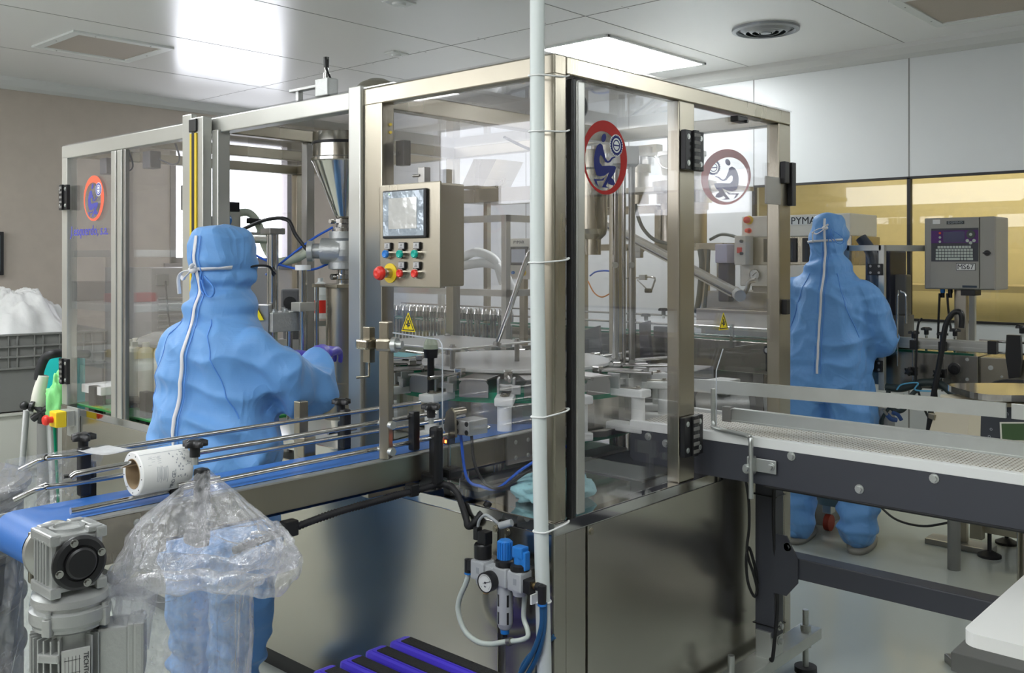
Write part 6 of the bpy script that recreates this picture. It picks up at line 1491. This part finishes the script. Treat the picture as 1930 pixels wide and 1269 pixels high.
kk = m.build('keys', mat('key_grey', (.50, .55, .50), 0, .5), pr_); kk['kind'] = 'stuff'
def disc(nm, u, v, r, mt, off=.016): return MB().cyl((XP - off, U_(u), V_(v)), (XP - off - .002, U_(u), V_(v)), r * PW, 20).build(nm, mt, pr_)
disc('red_key', .243, .215, .018, mat('red_key', (.7, .08, .02), 0, .4)); disc('round_key', .243, .275, .018, kk.data.materials[0]); disc('round_key', .243, .335, .018, kk.data.materials[0])
disc('navigation_ring', .675, .24, .062, mat('nav_dark', (.05, .06, .06), 0, .4)); disc('navigation_key', .675, .24, .022, kk.data.materials[0], .018)
for u, v in ((.63, .325), (.72, .325), (.675, .355)): disc('round_key', u, v, .024, kk.data.materials[0], .018)
pbox('maker_badge', .335, .58, .05, .095, mat('badge_dark', (.05, .06, .06), 0, .4), .014)
MB().text('DOMINO', (XP - .0142, U_(.457), V_(.073)), (0, -1, 0), (0, 0, 1), .017, depth=.0004).build('badge_lettering', INKG, pr_)
pbox('paper_label', .135, .24, .025, .085, PAPER, .0125)
o = pbox('plate_border', .47, .735, .635, .735, INK, .014); pbox('number_plate', .476, .729, .641, .729, PAPER, .015, o)
MB().text('MS67', (XP - .0152, U_(.60), V_(.686)), (0, -1, 0), (0, 0, 1), .036, depth=.0004).build('plate_number', INK, pr_)
pbox('lower_badge', .555, .755, .94, .97, mat('badge_blue', (.03, .05, .08), 0, .4), .014)
MB().cyl((XP - .012, U_(.895), V_(.495)), (XP - .02, U_(.895), V_(.495)), .014, 20).obox((XP - .022, U_(.895), V_(.495)), (.006, .038, .008), None, .002).build('door_lock', BLACK, pr_)
pole = atX(1812, 600, XP + .1)
MB().box(XP + .08, XP + .12, pole.y - .03, pole.y + .03, 0.03, z0_, .003).build('pole', STEEL, pr_)
MB().box(XP + .0, XP + .1, U_(.72), U_(.52), z0_ - .03, z0_, .003).build('gland_plate', BLACK, pr_)
for u in (.22, .33):
    MB().cyl((XP + .05, U_(u), z0_), (XP + .05, U_(u), z0_ - .02), .012, 12).build('cable_gland', BLACK if u > .3 else BLUEK, pr_)
    MB().cyl((XP + .05, U_(u) - .0, z0_ - .02), (XP + .05, U_(u), z0_ - .045), .010, 12).build('plug', BLACK, pr_)
MB().box(XP + .02, XP + .15, pole.y - .16, pole.y + .16, .0, .03, .004).build('foot_plate', STEELD, pr_)
def cable(label, pts, r, X=3.0, mt=BLACK, nm='cable'):
    return tag(MB().tube([atX(a, b, X) for a, b in pts], r, 8).build(nm, mt), label, 'cable')
DKG = mat('dark_cable_green', (.03, .045, .045), 0, .5)
cable('thick black hose arching from the printer down across the far line', [(1812, 618), (1813, 598), (1808, 588), (1795, 592), (1782, 615), (1775, 660), (1768, 700), (1757, 760), (1748, 830)], .014, 2.95)
cable('black printer cable hanging to the far conveyor, first below the blue gland', [(1771, 553), (1769, 600), (1768, 640)], .006, 3.25)
cable('black printer cable hanging straight below the second plug', [(1785, 553), (1788, 590), (1792, 620)], .006, 3.25)
cable('thin black cable drooping in a long loop below the far conveyor', [(1738, 600), (1730, 615), (1727, 670), (1727, 720), (1738, 760), (1752, 790), (1765, 796), (1766, 770), (1764, 735)], .006, 2.98)
cable('bundle of dark cables sweeping right below the far conveyor', [(1670, 730), (1700, 732), (1735, 722), (1770, 724), (1800, 745), (1830, 770), (1850, 790), (1856, 830)], .020, 3.0, DKG, 'cable_bundle')
cable('dark cable loop hanging beside the far person', [(1675, 735), (1672, 760), (1690, 775), (1705, 770), (1718, 745), (1735, 730)], .012, 2.98, DKG)
cable('dark cable curling down from the guard corner', [(1705, 745), (1685, 760), (1668, 780), (1662, 800), (1672, 830)], .009, 2.98, DKG)
cable('thin black cable running level across the white wall panel', [(1630, 760), (1670, 755), (1720, 765), (1770, 765), (1800, 760)], .004, 3.3)
cable('thin pale blue air line under the far conveyor', [(1690, 735), (1700, 725), (1730, 722), (1725, 735), (1760, 738)], .004, 2.96, mat('pale_blue_line', (.10, .38, .60), 0, .4))
cable('thick black cable arching beside the bench scale', [(1845, 800), (1848, 760), (1862, 735), (1885, 722), (1930, 722)], .014, 2.6, RUBBER)
cable('black floor cable curving below the white belt conveyor', [(1655, 952), (1690, 980), (1740, 992), (1790, 985)], .006, 2.9)
cable('heavy black drop cable behind the white bottle', [(1810, 745), (1812, 800), (1808, 850)], .014, 2.96, RUBBER)
# dark junction hardware and bottle on stand
bt2 = thing('white_bottle', 'white plastic bottle with red-brown label on a grey stand beyond the conveyor', 'bottle', atD(1798, 815, 4.6))
c_ = atD(1798, 826, 4.6); k = 4.6 / F
MB().lathe([(0, 0), (.034, .0), (.036, .01), (.036, .125), (.028, .145), (.013, .155), (.013, .17)], c_, seg=24).build('flask', WHITEP, bt2)
MB().lathe([(.016, .165), (.016, .195), (0, .195)], c_, seg=20).build('cap', GREYP, bt2)
MB().obox(c_ + Vector((-.028, -.022, .07)), (.002, .04, .09), Matrix.Rotation(.74, 3, 'Z')).build('paper_label', mat('red_brown_label', (.42, .22, .20), 0, .6, mottle=.5, mscale=120), bt2)
tag(MB().obox((c_.x, c_.y, c_.z - .03), (.2, .2, .06), None, .004).cyl((c_.x, c_.y, 0), (c_.x, c_.y, c_.z - .03), .03, 12).build('bottle_stand', GREYC), 'grey pedestal under the white bottle', 'stand')
tag(MB().obox(atD(1655, 790, 5.0), (.10, .14, .11), None, .004).obox(atD(1655, 880, 5.0), (.05, .05, .42), None).build('junction_box', mat('pale_grey_box', (.42, .43, .44), 0, .5)), 'pale grey junction box near the floor right of the far person', 'box')
pl_ = thing('pliers', 'blue-handled pliers hanging below the far line', 'tool', atD(1690, 790, 4.8))
MB().tube([atD(1672, 782, 4.8), atD(1680, 790, 4.8), atD(1690, 792, 4.8)], .012, 8).tube([atD(1682, 778, 4.8), atD(1692, 782, 4.8), atD(1699, 792, 4.8)], .010, 8).build('handles', mat('blue_handle', (.03, .08, .25), 0, .4), pl_)
MB().tube([atD(1672, 782, 4.8), atD(1664, 772, 4.8)], .008, 6, smooth=False).build('jaws', STEELD, pl_)
ca = thing('castor', 'red wheel castor on the floor between the far person\'s feet', 'castor', atD(1560, 1000, 5.3))
c_ = atZ(1562, 985, .045); 
MB().cyl(c_ + Vector((-.0, -.015, 0)), c_ + Vector((0, .015, 0)), .045, 24).build('wheel', mat('castor_red', (.45, .06, .03), 0, .5), ca)
MB().box(c_.x - .03, c_.x + .03, c_.y - .025, c_.y + .025, .10, .16, .004).obox(c_ + Vector((0, .022, .04)), (.02, .004, .10)).build('fork', ZINC, ca)
MB().box(c_.x - .1, c_.x + .6, c_.y - .1, c_.y + .3, .16, .22, .004).build('frame', STEEL, ca)
# ---- bench scale with display on a steel stand
XS = 1.62
sc_ = thing('bench_scale', 'cream bench scale with dark display panel and steel pan', 'scale', (XS, -.72, .95))
pA = atD(1822, 845, 3.15); pT = atD(1848, 763, 3.22)
c_ = atD(1952, 802, 3.2)
R_ = Matrix((Vector((RX, RY, 0)), Vector((VX, VY, 0)), Vector((0, 0, 1)))).transposed()
def S(x, y, z): return c_ + R_ @ Vector((x, y, z))
W_, zb_ = .235, -.10
m = MB(); vs = [S(-W_, 0, zb_), S(W_, 0, zb_), S(W_ - .035, .06, .065), S(-W_ + .042, .06, .065), S(-W_, .30, zb_), S(W_, .30, zb_), S(W_ - .035, .28, .065), S(-W_ + .042, .28, .065)]
m.add(vs, [(0, 1, 2, 3), (5, 4, 7, 6), (4, 0, 3, 7), (1, 5, 6, 2), (3, 2, 6, 7), (4, 5, 1, 0)]); m.build('housing', mat('scale_cream', (.62, .56, .42), 0, .5), sc_)
def face(a, b): # a across -1..1, b 0..1 up the sloping face
    w0, w1 = -W_ + .042 * b, W_ - .035 * b; return S(w0 + (w1 - w0) * (a + 1) / 2, .06 * b, zb_ + .165 * b)
nf = (face(1, 0) - face(-1, 0)).cross(face(0, 1) - face(0, 0)).normalized()
def fquad(nm, a0, a1, b0, b1, h, mt, par):
    q = [face(a0, b0), face(a1, b0), face(a1, b1), face(a0, b1)]; vs = [p + nf * h for p in q] + [p + nf * (h + .0015) for p in q]
    return MB().add(vs, [(0, 3, 2, 1), (4, 5, 6, 7), (0, 1, 5, 4), (1, 2, 6, 5), (2, 3, 7, 6), (3, 0, 4, 7)]).build(nm, mt, par)
f_ = fquad('display_panel', -.80, .9, .16, .92, .0005, mat('panel_blue_black', (.045, .05, .06), 0, .4), sc_)
fquad('display_rim', -.50, .70, .25, .63, .002, CREAM, f_); fquad('display', -.475, .68, .28, .60, .0035, mat('lcd_green', (.07, .12, .055), 0, .25), f_)
ud = (face(1, .5) - face(-1, .5)).normalized(); vd = (face(0, 1) - face(0, 0)).normalized()
m = MB().text('gram', face(-.45, .80) + nf * .002, ud, vd, .022, depth=.0003)
for k, x in enumerate((-.42, -.16, .05)): m.text(('(kg) print', 'tare', 'zero')[k] if False else '-----', face(x, .2) + nf * .002, ud, vd, .012, depth=.0002)
m.text('o', face(-.64, .5) + nf * .002, ud, vd, .02, depth=.0002); m.text('o', face(-.67, .36) + nf * .002, ud, vd, .02, depth=.0002)
m.build('panel_lettering', INKG, f_)
m = MB(); pl2 = []
for k in range(40):
    a = 2 * PI * k / 40; cc, ss = math.cos(a), math.sin(a); e = .45
    pl2.append((math.copysign(abs(cc) ** e, cc) * .175, .17 + math.copysign(abs(ss) ** e, ss) * .16))
m.prism(pl2, S(0, 0, .078), R_ @ Vector((1, 0, 0)), R_ @ Vector((0, 1, 0)), .022); m.build('weighing_pan', CHROME, sc_)
ss_ = thing('scale_stand', 'stainless stand with rim tray under the bench scale', 'stand', (c_.x, c_.y, 0))
MB().obox(S(.02, .15, zb_ - .012), (.36, .36, .022), R_, .004).build('tray', CHROME, ss_)
MB().cyl(S(.05, .15, zb_ - .02), (S(.05, .15, 0).x, S(.05, .15, 0).y, 0), .03, 16).build('column', STEEL, ss_)
MB().obox((S(.05, .15, 0).x, S(.05, .15, 0).y, .015), (.4, .4, .03), R_, .005).build('base', STEELD, ss_)
MB().obox(S(-.16, .30, -.02), (.12, .05, .02), R_, .002).obox(S(-.16, .30, -.12), (.03, .03, .2), R_, .002).obox(S(-.08, .26, -.11), (.2, .03, .02), R_).build('side_arm', STEEL, ss_)
# ---- printed machine and filler seen through the near pane (behind the machine)
rf = thing('rear_filler', 'rear filling unit with rows of small bright nozzles behind the glazed machine', 'machine', (2.6, 2.9, 0))
MB().box(2.2, 3.0, 2.2, 3.6, .05, .95, .006).build('base', STEELP, rf)
MB().box(2.2, 3.0, 2.2, 3.6, .95, .98, .003).build('deck', POLISH, rf)
for x in (2.24, 2.96):
    for y in (2.24, 3.56): MB().box(x - .02, x + .02, y - .02, y + .02, .98, 1.75, .002).build('post', ALU, rf)
for z in (1.28, 1.73): MB().box(2.22, 2.98, 2.22, 2.26, z, z + .04).box(2.22, 2.98, 3.54, 3.58, z, z + .04).box(2.22, 2.26, 2.22, 3.58, z, z + .04).build('rail', ALU, rf)
m0 = None
for k in range(18):
    for j in range(2):
        b = MB().cyl((2.32 + .03 * j, 2.3 + .068 * k, .98), (2.32 + .03 * j, 2.3 + .068 * k, 1.10 + .03 * (k % 3)), .009, 8).lathe([(.016, 1.12), (.018, 1.16), (.008, 1.19), (0, 1.2)], (2.32 + .03 * j, 2.3 + .068 * k, 0), seg=10)
        b.build('nozzle', CHROME, rf)
MB().tube([(2.5, 2.5, 1.35), (2.48, 2.56, 1.50), (2.5, 2.75, 1.55), (2.55, 2.95, 1.50)], .03, 12).tube([(2.5, 2.42, 1.30), (2.48, 2.50, 1.44), (2.5, 2.66, 1.48), (2.55, 2.95, 1.46)], .03, 12).build('white_hose', WHITEP, rf)
dc = thing('hopper_duct', 'grey sheet metal duct and slanting inlet above the rear filling unit', 'duct', (3.2, 2.7, 1.7))
q1_, q2_, q3_, q4_ = atX(868, 355, 3.2), atX(905, 362, 3.2), atX(936, 300, 3.2), atX(893, 300, 3.2)
MB().prism([(q_.y, q_.z) for q_ in (q1_, q2_, q3_, q4_)], (3.2, 0, 0), (0, 1, 0), (0, 0, 1), .3).build('inlet', STEEL, dc)
a_, b_ = atX(880, 372, 3.2), atX(1010, 372, 3.2)
MB().box(3.15, 3.5, b_.y, a_.y, a_.z - .05, a_.z + .05, .003).build('trunk', STEEL, dc)
for y in (b_.y + .1, a_.y - .1): MB().box(3.3, 3.34, y - .02, y + .02, 0, a_.z - .05).build('post', STEEL, dc)
cbx = thing('small_control_box', 'cream control box with small screen and emergency stop seen through the near pane', 'control panel', (2.9, 1.9, 1.3))
Xq = 2.75; A_, B_ = atX(953, 450, Xq), atX(1003, 527, Xq)
MB().box(Xq, Xq + .12, B_.y, A_.y, B_.z, A_.z, .006).build('housing', CRM, cbx)
o = MB().box(Xq - .006, Xq, atX(996, 0, Xq).y, atX(960, 0, Xq).y, atX(980, 500, Xq).z, atX(980, 465, Xq).z, .002).build('screen_frame', BLACK, cbx)
MB().box(Xq - .007, Xq - .006, atX(991, 0, Xq).y, atX(965, 0, Xq).y, atX(980, 495, Xq).z, atX(980, 470, Xq).z).build('screen', mat('pale_screen', (.45, .48, .56), 0, .2), o)
MB().text('PYMAR', (Xq - .001, atX(978, 457, Xq).y, atX(978, 457, Xq).z), (0, -1, 0), (0, 0, 1), .03).build('sign_lettering', INK, cbx)
q = atX(968, 514, Xq); MB().cyl(q, q + Vector((-.012, 0, 0)), .011, 16).build('blue_button', BLUEK, cbx)
q = atX(987, 514, Xq); e = MB().cyl(q, q + Vector((-.004, 0, 0)), .022, 16).build('stop_plate', YELLOW, cbx); MB().cyl(q + Vector((-.004, 0, 0)), q + Vector((-.03, 0, 0)), .014, 16).build('stop_button', RED, e)
MB().box(Xq + .03, Xq + .07, (A_.y + B_.y) / 2 - .02, (A_.y + B_.y) / 2 + .02, 0, B_.z).build('post', STEEL, cbx)

# ================================================================ BACK LEFT
gc = thing('grey_control_cabinet', 'grey machine cabinet with louvred vent standing below the bright window', 'cabinet', (2.0, 4.9, 0))
Yc = 4.55; A_, B_ = atY(285, 505, Yc), atY(505, 505, Yc)
MB().box(A_.x, B_.x, Yc, Yc + .7, .05, A_.z, .006).build('body', mat('cabinet_grey', (.30, .29, .28), .4, .45), gc)
MB().box(A_.x + .05, B_.x - .05, Yc + .03, Yc + .66, 0, .05).build('plinth', BLACK, gc)
l0, l1 = atY(297, 556, Yc), atY(350, 556, Yc)
for k in range(9): MB().obox(((l0.x + l1.x) / 2, Yc - .006, l0.z - .03 - k * .038), (l1.x - l0.x, .012, .018), Matrix.Rotation(.5, 3, 'X'), .002).build('louvre', mat('louvre_grey', (.36, .35, .33), .3, .4), gc)
q = atY(305, 528, Yc); MB().obox(q, (.09, .03, .08), None, .004).cyl(atY(350, 524, Yc), atY(350, 524, Yc) + Vector((0, -.02, 0)), .014, 14).build('switch', GREYP, gc)
MB().tube([atY(312, 530, Yc - .02), atY(314, 560, Yc - .04), atY(318, 600, Yc - .04), atY(322, 620, Yc - .03)], .006, 6).build('lead', RUBBER, gc)
hz = atD(480, 590, 3.62)
tag(MB().prism([(-.035, -.028), (.035, -.028), (0, .035)], hz, (RX, RY, 0), (0, 0, 1), -.002).build('warning_sign', MATS['warning_yellow']), 'yellow hazard triangle on the dark block right of the near person\'s hood', 'sign')
tag(MB().obox(hz + Vector((VX, VY, 0)) * .04 - Vector((0, 0, .12)), (.10, .05, .30), R_, .003).obox(hz + Vector((VX, VY, 0)) * .04 - Vector((0, 0, .5)), (.03, .03, .58), R_).build('sign_post', STEELD), 'dull steel block carrying the hazard triangle', 'post')
wr = thing('worm_gearbox', 'small dark gearbox motor seen between the chrome columns', 'motor', atD(552, 565, 4.6))
c_ = atD(552, 570, 4.6); MB().obox(c_, (.09, .12, .13), R_, .01).lathe([(.045, -.20), (.045, -.07)], c_, seg=20).build('gearbox', mat('gearbox_dark', (.12, .12, .125), .3, .5), wr)
MB().cyl(c_ - Vector((VX, VY, 0)) * .065, c_ - Vector((VX, VY, 0)) * .05, .03, 20).build('bearing_cap', BLACK, wr)
MB().obox(c_ + Vector((0, 0, -.7)), (.12, .12, 1.05), R_).build('pedestal', STEELD, wr)
bw = thing('detergent_bottle', 'white bottle with a red label on a shelf behind the hopper', 'bottle', atD(604, 590, 5.2))
c_ = atD(604, 600, 5.2)
MB().lathe([(0, 0), (.05, 0), (.052, .02), (.052, .13), (.03, .19), (.015, .20), (.015, .22), (0, .22)], c_, seg=24).build('flask', WHITEP, bw)
MB().lathe([(.0525, .03), (.0525, .10)], c_, seg=24).build('label_band', RED, bw)
tag(MB().obox(c_ - Vector((0, 0, .015)), (.7, .35, .03), None, .002).obox(c_ + Vector((-.3, 0, -.03 - c_.z / 2 + .0)), (.03, .03, c_.z - .03)).obox(c_ + Vector((.3, 0, -.03 - c_.z / 2)), (.03, .03, c_.z - .03)).build('side_table', STEEL), 'small steel side table with the red-labelled bottle', 'table')
# crates with white bags
cr = thing('grey_crate', 'large grey ribbed plastic crate stacked on a cream crate by the beige wall', 'crate', (.7, 5.5, .46))
Rz = Matrix.Rotation(-.12, 3, 'Z'); cc0 = Vector((.62, 5.75, 0))
def cbox(c, d, z0, z1, b=.01): 
    q = cc0 + Rz @ Vector((c[0], c[1], 0)); return (q.x, q.y, (z0 + z1) / 2), (d[0], d[1], z1 - z0), Rz, b
def crate(par, z0, z1, L_, W_c, mt, ribs, band):
    b = MB(); t_ = .03
    for (c, d) in (((0, -W_c / 2), (L_, t_)), ((0, W_c / 2), (L_, t_)), ((-L_ / 2, 0), (t_, W_c)), ((L_ / 2, 0), (t_, W_c))): b.obox(*cbox(c, d, z0, z1))
    b.obox(*cbox((0, 0), (L_, W_c), z0, z0 + .03))
    for k, z in enumerate(band): b.obox(*cbox((0, -W_c / 2 - .02), (L_ + .04, .04), z, z + .012, .002)).obox(*cbox((L_ / 2 + .02, 0), (.04, W_c + .04), z, z + .012, .002))
    for k in range(ribs):
        x = -L_ / 2 + L_ * (k + .5) / ribs; b.obox(*cbox((x, -W_c / 2 - .018), (.008, .036), band[-1] if k % 3 else band[0], band[0 if False else -1] + .01 if False else z1, .001))
    return b.build('shell', mt, par)
crate(cr, .46, .99, 1.2, .9, GREYC, 22, [.98, .90, .83, .75])
c3 = thing('cream_crate', 'cream plastic pallet crate standing on the floor under the grey crate', 'crate', (.7, 5.5, 0))
crate(c3, .0, .455, 1.24, .95, mat('crate_cream', (.60, .60, .54), 0, .5), 8, [.44, .06])
def heap(nm, label, c, sx, sy, h, m_, seed, cat):
    c = Vector(c)
    def fn(u, v):
        a = 2 * PI * u; r = v; k = 1 + .22 * noise.fractal(Vector((math.cos(a) * 1.4, math.sin(a) * 1.4, seed)), 1, 2, 4)
        z = h * (1 - r ** 2.6) * (1 + .25 * noise.fractal(Vector((math.cos(a) * r * 2.4, math.sin(a) * r * 2.4, seed + 3)), .9, 2, 5)) + .02 * noise.noise(Vector((u * 30, v * 9, seed)))
        return c + Rz @ Vector((math.cos(a) * sx * r * k, math.sin(a) * sy * r * k, max(0, z)))
    return tag(MB().grid(fn, 90, 40, True).build(nm, m_), label, cat)
heap('white_bag', 'bulging white plastic bag of goods heaped in the grey crate', cc0 + Rz @ Vector((.10, -.05, .90)), .46, .40, .36, WBAG, 2, 'bag')
heap('white_bag', 'second white plastic bag behind in the grey crate at the picture edge', cc0 + Rz @ Vector((-.38, .05, .90)), .30, .36, .44, WBAG, 6, 'bag')
mn = thing('wall_monitor', 'dark framed monitor on the beige wall cut by the left picture edge', 'monitor', atY(-40, 480, 6.38))
a_, b_ = atY(-110, 520, 6.38), atY(4, 437, 6.38)
MB().box(a_.x, b_.x, 6.34, 6.399, a_.z, b_.z, .006).build('casing', BLACK, mn); MB().box(a_.x + .03, b_.x - .03, 6.336, 6.34, a_.z + .03, b_.z - .03).build('screen', mat('screen_blue', (.25, .35, .40), 0, .2), mn)
# folding sack stand with teal tub and green bag
fs = thing('sack_stand', 'folding stand with black foam handle, cream joints and grey legs left of the machine', 'stand', (-.05, 3.4, 0))
D_ = 4.75
hp = [atD(72, 716, D_), atD(76, 695, D_), atD(86, 674, D_), atD(102, 667, D_), atD(125, 666, D_ + .1), atD(165, 668, D_ + .25)]
MB().tube(hp, .022, 12).build('foam_handle', RUBBER, fs)
MB().tube([atD(82, 708, D_), atD(74, 740, D_), atD(70, 775, D_)], lambda t: .026 + .012 * t, 14).build('cream_joint', CREAM, fs)
MB().tube([atD(66, 777, D_), (atD(50, 900, D_).x, atD(50, 900, D_).y, .75), (atD(28, 1050, D_).x, atD(28, 1050, D_).y, 0.01)], .015, 12, smooth=False).build('leg', mat('leg_grey', (.40, .41, .40), .3, .45), fs)
MB().tube([atD(84, 777, D_), (atD(92, 900, D_).x, atD(92, 900, D_).y, .75), (atD(106, 1050, D_).x, atD(106, 1050, D_).y, 0.01)], .015, 12, smooth=False).build('leg', MATS['leg_grey'], fs)
MB().tube([atD(100, 777, D_ + .2), (atD(112, 1010, D_ + .2).x, atD(112, 1010, D_ + .2).y, 0.01)], .012, 10, smooth=False).build('leg', GREEN, fs)
c_ = atD(46, 765, D_ - .05); MB().ball(c_, .022, 16, 10).cyl(c_, atD(66, 767, D_ - .02), .012, 12).cyl(atD(58, 766, D_ - .04), atD(64, 767, D_ - .04), .026, 16).build('ball_knob', BLACK, fs)
m = MB()
for (a, b_) in (((62, 790), (96, 765)), ((66, 768), (98, 785)), ((80, 780), (78, 798))): m.tube([atD(*a, D_ - .02), atD(*b_, D_ - .02)], .018, 10, smooth=False)
m.build('hub_bracket', BLACK, fs)
tub = tag(MB().prism([(-.08, 0), (.03, 0), (.03, .30), (-.03, .30), (-.075, .18)], atD(104, 782, 4.95), (RX, RY, 0), (0, 0, 1), -.28).build('teal_tub', TEAL), 'teal plastic tub behind the cream joint of the folding stand', 'tub')
crumple('green_bag', 'translucent light green bag hanging beside the teal tub', atD(112, 800, 4.70), .055, .05, .14, mat('light_green_bag', (.25, .72, .25), 0, .4, sss=.2, bump=.3, bscale=25), 11, 'bag')
tag(MB().cyl((atD(104, 782, 4.95) + Vector((.0, .1, -.01))).to_tuple(), (atD(104, 782, 4.95).x, atD(104, 782, 4.95).y + .1, 0), .05, 20).build('tub_pedestal', GREYC), 'grey round pedestal holding the teal tub', 'pedestal')
# storage rack on the left side of the room, mirrored in the door panes
rk = thing('storage_rack', 'white shelf rack standing against the beige wall on the left side', 'rack', (-1.15, 5.0, 0))
for z in (.30, .78, 1.16, 1.52): MB().box(-1.5, -.86, 4.3, 5.9, z, z + .045, .004).build('shelf', WHITEP, rk)
for x in (-1.48, -.88):
    for y in (4.32, 5.88): MB().box(x - .02, x + .02, y - .02, y + .02, 0, 1.56).build('upright', ALU, rk)
tag(MB().box(-1.3, -1.0, 4.75, 4.92, 1.206, 1.27, .01).build('red_tray', RED), 'red storage tray on the upper rack shelf', 'tray')
tag(MB().box(-1.3, -1.0, 4.6, 4.9, .826, .88, .01).build('yellow_tray', YELLOW), 'yellow storage tray on the middle rack shelf', 'tray')
tag(MB().box(-1.3, -.9, 5.2, 5.6, 1.206, 1.34, .01).build('dark_box', GREYP), 'dark box on the upper rack shelf', 'box')
# corridor furniture behind the glazed strip
ct = thing('corridor_vessel', 'steel vessel with curved pipe in the lit corridor behind the glazed strip', 'vessel', (5.6, -.6, 0))
MB().lathe([(.22, 0), (.22, 1.65), (.15, 1.75), (0, 1.78)], (5.6, -.75, 0), seg=30).build('vessel', mat('corridor_steel', (.40, .37, .30), .7, .4), ct)
MB().tube([(5.6, -.75, 1.7), (5.6, -.75, 1.95), (5.6, -.62, 2.05), (5.6, -.45, 1.98), (5.6, -.42, 1.6)], .045, 12).build('bent_pipe', MATS['corridor_steel'], ct)
cw = thing('corridor_bench', 'long bench with equipment seen in the corridor behind the glass', 'bench', (6.2, .5, 0))
MB().box(5.9, 6.5, -1.5, 2.0, 1.25, 1.3).box(5.95, 6.0, -1.45, -1.4, 0, 1.25).box(5.95, 6.0, 1.9, 1.95, 0, 1.25).build('bench_top', mat('bench_tan', (.45, .38, .24), 0, .5), cw)
